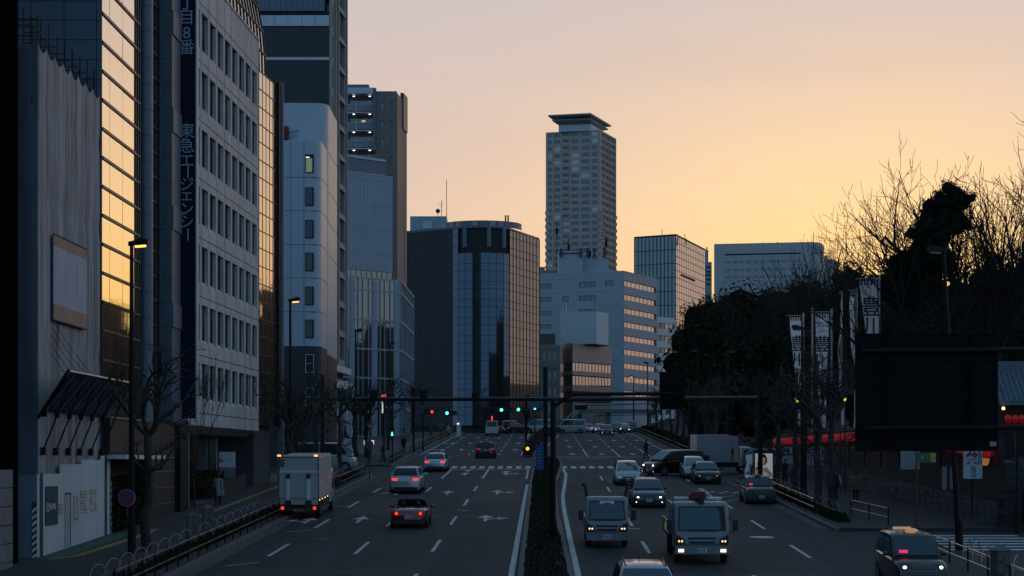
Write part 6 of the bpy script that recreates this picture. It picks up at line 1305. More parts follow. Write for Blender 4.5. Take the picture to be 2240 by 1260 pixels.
q.build('sign_panel', r); q = mb(mat('sign_rib', (.005, .005, .006), .8, var=.1, spec=.1))
for x in (1937, 2123): q.box(px(x, D)-o.x-.05, px(x, D)-o.x+.05, .0, .06, z0+.02, z1-.05)
q.build('rib', r)
for y, xa in ((768, 1884), (937, 1890)): q = mb('black'); q.cyl((px(xa, D)-o.x, -.1, pz(y, D)-o.z), (0, -.1, pz(y-3, D)-o.z), .085, n=10); q.build('pipe', r)
q = mb('black'); q.cyl((0, -.1, 0), (0, -.1, 9.2), .2, n=12); q.build('post', r); q = mb(mat('label_plate', (.25, .30, .33), .6, var=.1)); q.box(px(2166, D)-o.x, px(2180, D)-o.x, .04, .06, pz(976, D)-o.z, pz(966, D)-o.z); q.build('label_plate', r)
# ---- traffic signals
def signal_head(r, x, y, D, lit, lens_at=0.):
    """horizontal three-lens head; the lit lens sits at photo pixel x,y"""
    o = r.location; k = {'green': 0, 'amber': 1, 'red': 2}[lit]; X = px(x, D)-(k-1)*.40-o.x; z = pz(y, D)-o.z; Y = D-o.y-.35
    q = mb('black'); q.box(X-.62, X+.62, Y, Y+.16, z-.21, z+.21)
    for i in range(3): q.tube([(X+(i-1)*.40+.17*math.cos(a), Y-.12, z+.17*math.sin(a)) for a in [math.pi*(.0+j/8) for j in range(9)]], .018, 4)
    h = q.build('signal_head', r)
    for i in range(3):
        q = mb((('green_glow', 'amber_glow', 'red_glow')[i]) if i == k else 'black_lens'); q.cyl((X+(i-1)*.40, Y+.02, z), (X+(i-1)*.40, Y-.03, z), .155, n=14); q.build('lens', h)
r = thing('traffic_signal', 'traffic signal with two green lights on the far median pole', 'traffic light', (px(1151, 187), 187, gz(187)+.2)); q = mb('black'); q.cyl((0, 0, 0), (0, 0, pz(868, 187)-r.location.z), .13, n=8); q.build('post', r); q = mb('dark'); q.cyl((0, 0, pz(895, 187)-r.location.z), (px(1085, 187)-r.location.x, 0, pz(897, 187)-r.location.z), .05, n=6); q.build('arm', r)
signal_head(r, 1097, 897, 187, 'green'); signal_head(r, 1134, 896, 187, 'green'); q = mb('black'); q.box(-.25, .3, -.3, 0, pz(915, 187)-r.location.z, pz(899, 187)-r.location.z); q.build('signal_back', r)
r = thing('traffic_signal', 'traffic signal with one red and one green light on the left corner pole', 'traffic light', (px(903, 190), 190, gz(190)+.1)); q = mb('black'); q.cyl((0, 0, 0), (0, 0, pz(848, 190)-r.location.z), .17, n=8); q.build('post', r); q = mb('dark')
q.cyl((0, 0, pz(892, 190)-r.location.z), (px(1000, 190)-r.location.x, 0, pz(901, 190)-r.location.z), .05, n=6); q.cyl((0, 0, pz(850, 190)-r.location.z), (px(960, 190)-r.location.x, -.1, pz(851, 190)-r.location.z), .06, n=6); q.cyl((0, 0, pz(857, 190)-r.location.z), (px(950, 190)-r.location.x, -.1, pz(858, 190)-r.location.z), .05, n=6); q.build('arm', r)
signal_head(r, 945.5, 901, 190, 'red'); signal_head(r, 978, 904, 190, 'green'); q = mb(mat('street_name_blue', (.06, .10, .16), .5, var=.2, scale=5)); 
for x, y in ((924, 895), (965, 905)): q = mb(MATS['street_name_blue']); q.box(px(x-3, 190)-r.location.x, px(x+3, 190)-r.location.x, -.45, -.42, pz(y+9, 190)-r.location.z, pz(y-9, 190)-r.location.z); q.build('name_plate', r)
r = thing('traffic_signal', 'far traffic signal with a green light near the blue place-name sign', 'traffic light', (px(1170, 275), 275, gz(275))); q = mb('dark'); q.cyl((0, 0, 0), (0, 0, pz(890, 275)-r.location.z), .1, n=6); q.build('post', r); signal_head(r, 1170, 894, 275, 'green'); q = mb(mat('place_blue', (.05, .12, .24), .5, var=.2, scale=6)); q.box(px(1157, 275)-r.location.x, px(1188, 275)-r.location.x, -.6, -.55, pz(893, 275)-r.location.z, pz(881, 275)-r.location.z); sg = q.build('place_name_sign', r)
r = thing('traffic_signal', 'dark backs of signal heads on a long thin arm at the right of the junction', 'traffic light', (px(1508, 178), 178, gz(178))); o = r.location; q = mb('black'); q.cyl((0, 0, 0), (0, 0, pz(830, 178)-o.z), .13, n=8); q.build('post', r); q = mb('dark'); q.cyl((0, 0, pz(905, 178)-o.z), (px(1300, 178)-o.x, -1, pz(910, 178)-o.z), .04, n=6); q.cyl((0, 0, pz(880, 178)-o.z), (px(1255, 178)-o.x, -1, pz(889, 178)-o.z), .04, n=6); q.build('arm', r)
q = mb('black'); q.box(px(1256, 178)-o.x, px(1284, 178)-o.x, -1.2, -1.0, pz(897, 178)-o.z, pz(887, 178)-o.z); q.build('signal_head', r); q = mb('white')
for x in (1452, 1471): q = mb('white'); q.box(px(x-3.5, 178)-o.x, px(x+3.5, 178)-o.x, -.3, -.25, pz(916, 178)-o.z, pz(897, 178)-o.z); q.build('plate', r)
for lb, x, y, D, c in (('pedestrian signal showing a small green figure on the left corner', 858, 949, 164, 'green_glow'), ('pedestrian signal showing a small green figure on the right corner', 1524, 959, 160, 'green_glow')):
    r = thing('pedestrian_signal', lb, 'pedestrian signal', (px(x, D), D, gz(D)+.1)); h = pz(y, D)-r.location.z; q = mb('black'); q.cyl((.0, .15, 0), (0, .15, h+3), .07, n=7); q.build('post', r); q = mb('black'); q.box(-.17, .17, -.05, .1, h-.25, h+.6); hd = q.build('signal_head', r)
    q = mb(c); q.ball((0, -.07, h+.12), .045, 6, 5); q.box(-.05, .05, -.09, -.06, h-.05, h+.07); q.box(-.09, -.03, -.09, -.06, h-.17, h-.05); q.box(.02, .08, -.09, -.06, h-.17, h-.05); q.build('green_figure', hd)
r = thing('flashing_beacon', 'amber flashing beacon on the nose of the far median island', 'beacon', (px(1154, 181), 181, gz(181)+.18)); q = mb('black'); q.cyl((0, 0, 0), (0, 0, 1.0), .42, .34, n=12); q.cyl((0, 0, 1.0), (0, 0, 1.12), .34, .1, n=12); q.build('drum', r); q = mb('amber_glow'); q.cyl((0, -.38, .62), (0, -.46, .62), .17, n=14); q.build('lamp', r)
r = thing('blue_sign', 'upright blue sign with pale lettering on the median near the tall poles', 'road sign', (px(1181, 128), 128, gz(128)+.2)); q = mb('dark'); q.cyl((0, .05, 0), (0, .05, 3.0), .035, n=6); q.build('post', r); z0, z1 = pz(1028, 128)-r.location.z, pz(972, 128)-r.location.z; q = mb(mat('deep_blue', (.010, .060, .24), .5, var=.08)); q.box(-.27, .27, 0, .04, z0, z1); pn = q.build('panel', r); q = mb(mat('pale_blue', (.05, .16, .36), .6, var=0))
for i in range(7): q.box(-.17, .17, -.008, 0, z0+.18+.21*i, z0+.25+.21*i); q.box(-.02, .03, -.009, 0, z0+.14+.21*i, z0+.32+.21*i)
q.build('lettering', pn)
# ---- bus shelter with a backlit poster
D = 126.5; r = thing('bus_shelter', 'bus shelter with a backlit portrait poster on the right pavement', 'bus shelter', (px(1671, D), D, gz(D)+.15)); o = r.location; q = mb('dark'); x0, x1, z0, z1 = px(1649, D)-o.x, px(1693, D)-o.x, pz(1050, D)-o.z, pz(987, D)-o.z; q.box(x0, x1, 0, .2, z0, z1); q.build('poster_case', r)
po = mb(mat('poster_backlit', (.5, .5, .5), .6, var=.05, emit=(.62, .66, .70), es=.30)); a, b_, c, d = px(1652, D)-o.x, px(1690, D)-o.x, pz(1047, D)-o.z, pz(992, D)-o.z; po.box(a, b_, -.02, 0, c, d); pst = po.build('poster', r)
W_, H_ = b_-a, d-c
def shape(pts, m, off): q = mb(m); q.poly([(a+W_*x, -.02-off, c+H_*y) for x, y in pts]); return q
sk = mat('poster_skin', (.35, .20, .14), .6, var=.1, emit=(.5, .30, .22), es=.25); hr = mat('poster_hair', (.02, .012, .01), .6, var=0)
q = shape([(.12, .62), (.2, .85), (.35, .97), (.55, .98), (.66, .86), (.70, .68), (.62, .58), (.5, .52), (.3, .5), (.1, .52)], hr, .004); 
for pts, m, of in (([(.36, .60), (.34, .76), (.42, .86), (.56, .84), (.60, .70), (.54, .58), (.45, .54)], sk, .006), ([(.02, .30), (.28, .52), (.46, .44), (.66, .46), (.98, .20), (.98, .06), (.70, .02), (.66, .20), (.34, .22), (.30, .02), (.04, .02)], sk, .005), ([(.30, .02), (.34, .24), (.66, .22), (.70, .02)], mat('poster_white_top', (.5, .5, .52), .6, var=0, emit=(.5, .55, .6), es=.3), .007), ([(.02, .42), (.22, .54), (.24, .46), (.04, .30)], mat('poster_pink', (.35, .06, .10), .6, var=0), .006), ([(.55, .40), (.95, .16), (.95, .12), (.55, .36)], MATS['poster_pink'], .008)):
    q.use(m); q.poly([(a+W_*x, -.02-of, c+H_*y) for x, y in pts])
q.build('portrait', pst)
q = mb('steel'); q.box(px(1624, D)-o.x, px(1702, D)-o.x, -.1, 1.9, pz(984, D)-o.z, pz(980, D)-o.z); q.build('roof', r); q = mb('dark')
for x in (1626, 1699): q.box(px(x, D)-.04-o.x, px(x, D)+.04-o.x, .2, .28, 0, pz(982, D)-o.z); q.build('post', r); q = mb('dark')
q = mb('mirror_glass'); q.box(px(1629, D)-o.x, px(1646, D)-o.x, .1, .13, .4, pz(988, D)-o.z); q.build('side_glass', r)
# ---- small lit shop signs and distant street clutter on the left pavement
r = thing('lit_vertical_sign', 'narrow lit white vertical sign under a red lamp', 'sign', (px(838, 205), 205, gz(205))); o = r.location; D = 205; q = mb('seam'); q.box(px(834, D)-o.x, px(843, D)-o.x, 0, .2, pz(906, D)-o.z, pz(874, D)-o.z); q.build('case', r); q = mb(emat('lit_cream', (.85, .88, .74), .85))
for y0, y1 in ((876, 884), (885, 893), (894, 904)): q.box(px(835.5, D)-o.x, px(841.5, D)-o.x, -.03, 0, pz(y1, D)-o.z, pz(y0, D)-o.z)
q.build('lit_panel', r); q = mb('red_glow'); q.box(px(833, D)-o.x, px(844, D)-o.x, -.05, .1, pz(867.5, D)-o.z, pz(863.5, D)-o.z); q.build('red_lamp', r); q = mb('black'); q.cyl((.1, .15, 0), (.1, .15, pz(862, D)-o.z), .06, n=6); q.build('post', r)
r = thing('lit_shop_panel', 'two bright white shop panels behind the left side street', 'sign', (px(805, 196), 196, gz(196))); o = r.location; D = 196
for a_, b_ in ((796, 806), (809, 818)): q = mb(emat('shop_white', (.62, .85, .82), .85)); q.box(px(a_, D)-o.x, px(b_, D)-o.x, 0, .1, pz(973, D)-o.z, pz(963, D)-o.z); q.build('panel', r)
r = thing('post_box_sign', 'blue arrow sign on a bent white post on the left pavement', 'road sign', (px(893, 188), 188, gz(188))); o = r.location; D = 188; q = mb('steel'); q.tube([(px(901, D)-o.x, 0, 0), (px(901, D)-o.x, 0, pz(955, D)-o.z), (px(898, D)-o.x, 0, pz(946, D)-o.z), (px(886, D)-o.x, 0, pz(943, D)-o.z)], .06, 6); q.build('post', r); q = mb(MATS['deep_blue']); q.box(px(880, D)-o.x, px(887, D)-o.x, -.05, 0, pz(947, D)-o.z, pz(937, D)-o.z); q.build('plate', r)
r = thing('bus_stop_post', 'pale bus stop panel far up the left pavement', 'bus stop', (px(1003, 248), 248, gz(248))); o = r.location; D = 248; q = mb('panel_w'); q.box(px(999, D)-o.x, px(1008, D)-o.x, 0, .3, .3, pz(922, D)-o.z); q.build('panel', r); q = mb('down_glow'); q.box(px(1000, D)-o.x, px(1004, D)-o.x, -.03, 0, pz(928, D)-o.z, pz(926, D)-o.z); q.build('lamp', r)
for i, (x, D, y, lb) in enumerate(((1744, 128, 873, 'glowing yellow-green globe lamp left of the second banner'), (1838, 116, 886, 'green glowing lamp below the edge-on banner'), (1848, 114, 870, 'small yellow-green lamp by the sign back corner'))):
    r = thing('shrine_lamp', lb, 'lamp', (px(x, D), D, gz(D)+.15)); q = mb('dark'); q.cyl((0, 0, 0), (0, 0, pz(y, D)-r.location.z), .04, n=6); q.build('post', r); q = mb(emat('lime_glow', (.55, .85, .04), .95)); q.ball((0, 0, pz(y, D)-r.location.z), (.16, .16, .22) if i == 0 else (.09, .09, .22), 8, 6); q.build('globe', r)
for x, D, lb in ((1762, 110, 'slim dark pole between the street trees on the right'), (2225, 84, 'slim dark pole by the stairway at the right edge'), (925, 196, 'slim dark pole on the left pavement beyond the signal'), (840, 168, 'slim dark pole at the left crossing')):
    r = thing('slim_pole', lb, 'pole', (px(x, D), D, gz(D)+.1)); q = mb('black'); q.cyl((0, 0, 0), (0, 0, 5.5 if D > 90 else 3.6), .075 if D > 90 else .05, n=7); q.build('pole', r); q = mb('black'); q.cyl((0, 0, 0), (0, 0, .5), .12, n=7); q.build('base', r)
# ================================================================ vehicles (local +Y is forward)
def paint(name, col, rough=.28, metal=.2, coat=.6): return mat(name, col, rough, metal, var=.04, scale=2, coat=coat)
P_WHITE = paint('car_white', (.50, .52, .54)); P_SILVER = paint('car_silver', (.34, .37, .40), .25, .6); P_PEARL = paint('car_pearl', (.40, .47, .53), .25, .35); P_BLACK = paint('car_black', (.006, .0065, .007), .22, .0, .35); P_GREY = paint('car_grey', (.06, .065, .07), .22, .5); P_RED = paint('car_red', (.17, .006, .010), .25, .3, .9); P_TAXI = paint('taxi_green', (.055, .085, .060), .25, .4); P_DARKBLUE = paint('car_midnight', (.012, .014, .02), .2, .3); P_TRUCK = paint('truck_white', (.18, .215, .235), .4, 0, .3)
def place(root, x, D, heading, X=None, dz=0.):
    X = px(x, D) if X is None else X; hv = (-math.sin(heading), math.cos(heading)); rv = (math.cos(heading), math.sin(heading))
    root.location = (X, D, gz(D)+.004+dz); s_ = (gz(D+1)-gz(D-1))/2
    root.rotation_euler = (math.atan(s_*hv[1]), -math.atan(s_*rv[1]), heading)
AWAY = -TW; TOWARD = math.pi-TW
def loft(q, secs, caps=True):
    n = len(secs[0]); vs = [p for s_ in secs for p in s_]; fs = []
    for i in range(len(secs)-1):
        for k in range(n): fs.append((i*n+k, (i+1)*n+k, (i+1)*n+(k+1) % n, i*n+(k+1) % n))
    if caps: fs += [tuple(range(n)), tuple(range(len(vs)-1, len(vs)-n-1, -1))]
    q.mesh(vs, fs)
def wheel(parent, x, y, r=.32, w_=.21, side=1, rim=.62):
    q = mb('rubber'); q.tube([(x-w_/2, y, r), (x-w_/2+.03, y, r), (x+w_/2-.03, y, r), (x+w_/2, y, r)], [r*.88, r, r, r*.88], 18); t = q.build('wheel', parent, smooth=40)
    q = mb('alloy'); xo = x+side*(w_/2+.004); q.cyl((xo-side*.02, y, r), (xo, y, r), r*rim, n=14); q.use('trim')
    for k in range(5): a = k*1.2566; q.cyl((xo+side*.001, y+r*.4*math.cos(a), r+r*.4*math.sin(a)), (xo+side*.006, y+r*.4*math.cos(a), r+r*.4*math.sin(a)), r*.13, n=6)
    q.build('rim', t)
BELT = dict(sedan=(4.8, 1.82, 1.45, .93, [(-.5, .66, .82), (-.485, .86, .92), (-.44, .95, .97), (-.36, .98, 1), (0, .95, 1), (.2, .93, 1), (.36, .85, .98), (.45, .76, .93), (.485, .66, .86), (.5, .52, .78)], (-.42, -.24, .05, .25)),
 boxy=(4.7, 1.70, 1.50, .95, [(-.5, .84, .90), (-.48, .93, .96), (-.30, .96, 1), (.2, .95, 1), (.40, .92, .98), (.48, .88, .95), (.5, .80, .93)], (-.34, -.22, .06, .20)),
 wagon=(4.85, 1.85, 1.52, .96, [(-.5, .80, .84), (-.48, .96, .93), (-.40, 1.0, .98), (0, .97, 1), (.2, .95, 1), (.36, .88, .98), (.45, .79, .93), (.487, .68, .85), (.5, .52, .78)], (-.475, -.38, .05, .25)),
 suv=(4.7, 1.95, 1.64, 1.05, [(-.5, .80, .86), (-.48, 1.02, .94), (-.40, 1.08, .98), (0, 1.06, 1), (.2, 1.04, 1), (.36, .97, .98), (.45, .86, .94), (.485, .74, .88), (.5, .58, .8)], (-.46, -.33, .03, .24)),
 minivan=(4.9, 1.85, 1.90, 1.18, [(-.5, 1.1, .9), (-.485, 1.18, .96), (-.40, 1.20, 1), (.1, 1.18, 1), (.30, 1.10, 1), (.42, 1.0, .96), (.48, .88, .90), (.5, .62, .84)], (-.49, -.445, .13, .35)),
 van=(4.75, 1.80, 2.10, 1.20, [(-.5, 1.15, .93), (-.49, 1.2, .97), (-.40, 1.22, 1), (.25, 1.2, 1), (.40, 1.08, .98), (.47, .95, .93), (.5, .7, .88)], (-.497, -.475, .22, .43)),
 hatch=(4.55, 1.77, 1.57, .98, [(-.5, .80, .86), (-.48, .99, .93), (-.40, 1.03, .98), (0, 1.0, 1), (.2, .99, 1), (.36, .92, .98), (.44, .82, .93), (.485, .68, .86), (.5, .5, .8)], (-.475, -.40, -.02, .34)),
 cab=(4.4, 1.70, 1.76, 1.06, [(-.5, 1.0, .88), (-.485, 1.06, .95), (-.40, 1.1, .99), (0, 1.08, 1), (.2, 1.05, 1), (.36, .99, .98), (.45, .92, .94), (.487, .80, .90), (.5, .58, .86)], (-.485, -.41, .06, .27)))
def car(label, kind, pt, x, D, heading, X=None, head='off', tail='off', fog=False, lod=0, cat='car', name='parked_car', scale=1., rails=False, wt=None, group=None, grille=True):
    L, W, H, belt, low, cab = BELT[kind]; hw = W/2; r = thing(name, label, cat, (0, 0, 0), 0, group); place(r, x, D, heading, X)
    zb = .20; secs = []
    for yr, zt, wr in low:
        w_ = hw*wr; y = yr*L; zl = zb if abs(yr) < .47 else zb+.06
        half = [(w_*.90, zl), (w_*.985, zl+.16), (w_, zl+(zt-zl)*.55), (w_*.985, zt-.09), (w_*.90, zt-.015), (w_*.5, zt+.012)]
        secs.append([(a, y, z) for a, z in half]+[(-a, y, z) for a, z in reversed(half)])
    q = mb(pt); loft(q, secs[::-1]); bm_k = None
    y0, y1, y2, y3 = [c*L for c in cab]; wb, wr_ = hw*.93, hw*.70 if kind not in ('van', 'minivan', 'cab') else hw*.80
    def wz(z): return wb-(wb-wr_)*max(0., (z-belt)/(H-belt))**1.3
    st_ = [(y0, belt+.01)]+[(y0+(y1-y0)*t, belt+(H-.05-belt)*t**.8) for t in (.5, .85)]+[(y1, H-.035), ((y1*2+y2)/3, H-.005), ((y1+y2*2)/3, H), (y2, H-.045)]+[(y2+(y3-y2)*t, H-.045-(H-.045-belt)*t**1.06) for t in (.2, .6)]+[(y3, belt-.02)]
    secs = []
    for y, z in st_:
        w_ = wz(z); half = [(wb, belt-.08), (wb, min(belt, z)), ((w_+wz(min(z, belt+.05)))/2 if z > belt+.1 else w_, (z+belt)/2 if z > belt+.1 else z-.002), (w_, z-.05 if z > belt+.1 else z-.001), (w_*.86, z), (w_*.4, z+.015)]
        secs.append([(a, y, zz_) for a, zz_ in half]+[(-a, y, zz_) for a, zz_ in reversed(half)])
    loft(q, secs[::-1]); body = q.build('body', r, smooth=38)
    zt_, zl_ = H-.10, belt+.035
    def yr_at(z): t = (z-belt)/(H-.05-belt); return y0+(y1-y0)*max(0, t)**1.25
    def yf_at(z): t = (H-.045-z)/(H-.045-belt); return y2+(y3-y2)*max(0, t)**.94
    g_ = mb('car_glass'); e = .012
    for za, zc_ in ((zl_, (zl_+zt_)/2), ((zl_+zt_)/2, zt_)):
        g_.poly([(s_*(wz(z)*.93-.02), yf_at(z)+.018, z+e) for s_, z in ((-1, za), (1, za), (1, zc_), (-1, zc_))][::-1])
    ws = g_.build('windscreen', r); g_ = mb('rear_glass')
    for za, zc_ in ((zl_+.03, (zl_+zt_)/2), ((zl_+zt_)/2, zt_)):
        g_.poly([(s_*(wz(z)*.90-.02), yr_at(z)-.02, z+e) for s_, z in ((-1, za), (1, za), (1, zc_), (-1, zc_))])
    g_.build('rear_window', r)
    yb = (y1+y2)/2+.1
    for s_ in (-1, 1):
        for ya, yc, za_, zb_a in ((0, 1, 0, 0), (1, 2, 0, 0)):
            lo = (yr_at(zl_)+.22, yb-.04) if ya == 0 else (yb+.04, yf_at(zl_)-.20); hi = (yr_at(zt_)+.14, yb-.04) if ya == 0 else (yb+.04, yf_at(zt_)-.08)
            q = mb('car_glass'); pts = [(s_*(wz(zl_)+.010), lo[0], zl_), (s_*(wz(zl_)+.010), lo[1], zl_), (s_*(wz(zt_)+.024), hi[1], zt_), (s_*(wz(zt_)+.024), hi[0], zt_)]
            q.poly(pts if s_ > 0 else pts[::-1]); q.build('side_window', r)
    wr2 = .335 if kind in ('suv', 'van', 'minivan') else .315
    for y in (-.30*L, .315*L):
        q = mb('trim')
        for s_ in (-1, 1): q.cyl((s_*(hw-.05), y, wr2), (s_*(hw+.004), y, wr2), wr2+.065, n=16)
        q.build('wheel_arch', r)
        for s_ in (-1, 1): wheel(r, s_*(hw-.095), y, wr2, .21, s_)
    q = mb('trim'); q.box(-hw*.90, hw*.90, -L*.5+.02, L*.5-.02, zb-.03, zb+.05); q.box(-hw*.74, hw*.74, L*.5-.03, L*.5+.012, zb+.06, zb+.24); q.box(-hw*.78, hw*.78, -L*.5-.012, -L*.5+.03, zb+.06, zb+.22); q.build('bumper', r)
    zf = low[-2][1]-.03
    if grille: q = mb('trim'); q.box(-hw*.42, hw*.42, L*.5-.06, L*.5-.004+.02, zf-.22, zf-.06); q.use('alloy'); [q.box(-hw*.42, hw*.42, L*.5+.01, L*.5+.022, zf-.20+.05*i, zf-.185+.05*i) for i in range(3)]; q.build('grille', r)
    hm = {'off': 'lens', 'on': 'white_glow', 'dim': mat('dim_headlamp', (.5, .5, .52), .2, metal=.3, var=0, emit=(.9, .95, 1), es=.25), 'cool': emat('cool_lamp', (.75, 1, .95), 4)}[head]
    for s_ in (-1, 1):
        q = mb('lens'); yh = L*.5-.10; q.hexa([(s_*hw*a, yh+dy, z) for a, dy, z in ((.48, .09, zf-.15), (.84, -.10, zf-.13), (.84, -.22, zf-.13), (.48, -.2, zf-.15), (.50, .07, zf-.02), (.86, -.12, zf+.03), (.86, -.25, zf+.03), (.5, -.2, zf-.02))][::1] if s_ > 0 else [(s_*hw*a, yh+dy, z) for a, dy, z in ((.84, -.10, zf-.13), (.48, .09, zf-.15), (.48, -.2, zf-.15), (.84, -.22, zf-.13), (.86, -.12, zf+.03), (.50, .07, zf-.02), (.5, -.2, zf-.02), (.86, -.25, zf+.03))]); hl = q.build('headlight', r)
        q = mb(hm); 
        if head != 'off': q.ball((s_*hw*.66, yh+.03, zf-.075), (.085, .06, .06), 8, 6); q.build('bulb', hl)
        if fog: q = mb('white_glow'); q.box(s_*hw*.68-.09, s_*hw*.68+.09, L*.5-.05, L*.5+.0, .30, .345); q.build('fog_light', r)
        q = mb({'off': 'red_dim', 'on': 'red_glow', 'pink': emat('pink_lamp', (1, .12, .14), 1.1)}[tail]); zt2 = belt-.10; q.hexa([(s_*hw*a, -L*.5+dy, z) for a, dy, z in ([(.50, -.006, zt2-.13), (.84, -.004+.03, zt2-.14), (.90, .22, zt2-.12), (.50, .2, zt2-.12), (.50, .02, zt2), (.85, .05, zt2+.01), (.9, .25, zt2+.01), (.5, .2, zt2)] if s_ < 0 else [(.84, .026, zt2-.14), (.50, -.006, zt2-.13), (.50, .2, zt2-.12), (.90, .22, zt2-.12), (.85, .05, zt2+.01), (.50, .02, zt2), (.5, .2, zt2), (.9, .25, zt2+.01)])]); q.build('tail_light', r)
        if lod < 2:
            q = mb(pt); ym = yf_at(belt+.1)-.28; q.ball((s_*(hw+.09), ym, belt+.07), (.11, .07, .075), 8, 6); q.use('trim'); q.box(s_*(hw+.0)-.05, s_*(hw+.0)+.05, ym-.02, ym+.03, belt-.0, belt+.05); q.build('door_mirror', r)
    for y, s_ in ((L*.5+.016, 1), (-L*.5-.016, -1)): q = mb('plate'); zc_ = .42 if s_ > 0 else (.72 if kind in ('suv', 'minivan', 'van', 'wagon', 'hatch') else .50); q.box(-.165, .165, y-.01, y+.01, zc_-.08, zc_+.085); q.use('navy'); [q.box(-.1+.07*i, -.065+.07*i, y+s_*.010-.002, y+s_*.010+.002, zc_-.05, zc_+.03) for i in range(4)]; q.build('number_plate', r)
    if rails:
        q = mb('trim'); [q.tube([(s_*wr_*.88, y1+.1, H-.03), (s_*wr_*.88, y1+.3, H+.05), (s_*wr_*.88, y2-.3, H+.05), (s_*wr_*.88, y2-.05, H-.03)], .022, 5) for s_ in (-1, 1)]; q.build('roof_rail', r)
    return r
# --- going away (rear seen)
car('white hatchback SUV with glowing rear lights in the second lane', 'suv', P_WHITE, 892, gd(1080)+2.2, AWAY, tail='on', name='white_suv', cat='SUV')
car('silver saloon with bright rear lights crossing the zebra on the left', 'sedan', P_PEARL, 955, gd(1032)+2.2, AWAY, tail='on', name='silver_saloon')
car('dark estate car with red rear lights past the junction', 'wagon', P_DARKBLUE, 1063, gd(1002)+2.2, AWAY, tail='on', name='dark_estate')
hv = car('white high-roof van with a red roof lamp near the crest', 'van', P_WHITE, 1077, gd(954)+2, AWAY, tail='pink', name='white_van', cat='van', lod=1)
q = mb('red_glow'); q.cyl((0, -1.9, 2.3), (0, -1.9, 2.75), .09, n=6); q.box(-.06, .06, -2.0, -1.9, 2.15, 2.3); q.build('roof_lamp', hv)
# --- oncoming
car('pearl white hatch minivan in the middle oncoming lane', 'hatch', P_PEARL, 1371, gd(1062)+2.2, TOWARD, head='dim', name='white_hatchback')
car('dark estate car with bright headlights and fog lamps, oncoming', 'wagon', P_GREY, 1415, gd(1111)+2.2, TOWARD, head='on', fog=True, name='dark_estate', rails=True)
car('large black minivan turning out of the right side street', 'minivan', P_BLACK, 1474, gd(1041)+1.6, math.radians(122), head='cool', fog=True, name='black_minivan', cat='minivan')
car('silver saloon waiting behind the black saloon on the right', 'hatch', P_SILVER, 1517, gd(1049)+2.2, TOWARD, name='silver_car')
car('black saloon with angular grille in the right lane', 'sedan', P_BLACK, 1543, gd(1059)+2.2, TOWARD, head='dim', name='black_saloon')
tx = car('dark green boxy taxi at the right kerb', 'boxy', P_TAXI, 1656, gd(1103)+2.2, TOWARD, name='green_taxi', cat='taxi'); q = mb('amber_lens' if 'amber_lens' in M else 'dim_amber'); q.box(-.18, .18, .1, .3, 1.49, 1.60); q.build('roof_sign', tx); q = mb(emat('red_sign', (1, .05, .16), .7)); q.box(.38, .56, 1.05, 1.10, 1.02, 1.12); q.build('windscreen_sign', tx)
jt = car('black boxy taxi with orange roof lamp at the bottom right', 'cab', P_BLACK, 2010, 62.6, TOWARD, X=13.15, head='off', name='black_taxi', cat='taxi')
q = mb('white_glow'); [q.ball((s_*.58, 2.13, .80), (.06, .05, .05), 8, 6) for s_ in (-1, 1)]; q.build('small_lamp', jt); q = mb(mat('orange_lamp', (.5, .25, .12), .4, var=0, emit=(1, .55, .28), es=.3)); q.ball((0, .15, 1.83), (.22, .09, .09), 10, 6); q.build('roof_lamp', jt); q = mb(emat('red_sign', (1, .05, .16), .7)); q.box(.28, .56, 1.02, 1.07, 1.14, 1.27); q.build('windscreen_sign', jt)
q = mb('alloy'); [q.tube([(x_, -1.7, 1.765), (x_, .1, 1.772)], .018, 4) for x_ in (-.4, -.2, 0, .2, .4)]; q.build('roof_rib', jt); q = mb('alloy'); [q.box(-.36, .36, 2.21, 2.225, .66+.05*i, .675+.05*i) for i in range(6)]; q.build('grille_bar', jt)
q = mb(mat('orange_sign', (.5, .26, .16), .5, var=0, emit=(1, .5, .3), es=.35)); q.box(-.30, .30, -1.55, -1.45, 1.76, 1.84); q.build('roof_board', jt)
bv = car('silver estate car roof entering at the bottom edge', 'wagon', P_SILVER, 1410, 53.9, TOWARD, X=3.78, name='silver_estate', rails=True); q = mb('trim'); q.cyl((.1, -1.2, 1.5), (.1, -1.45, 1.75), .012, n=4); q.build('aerial', bv)
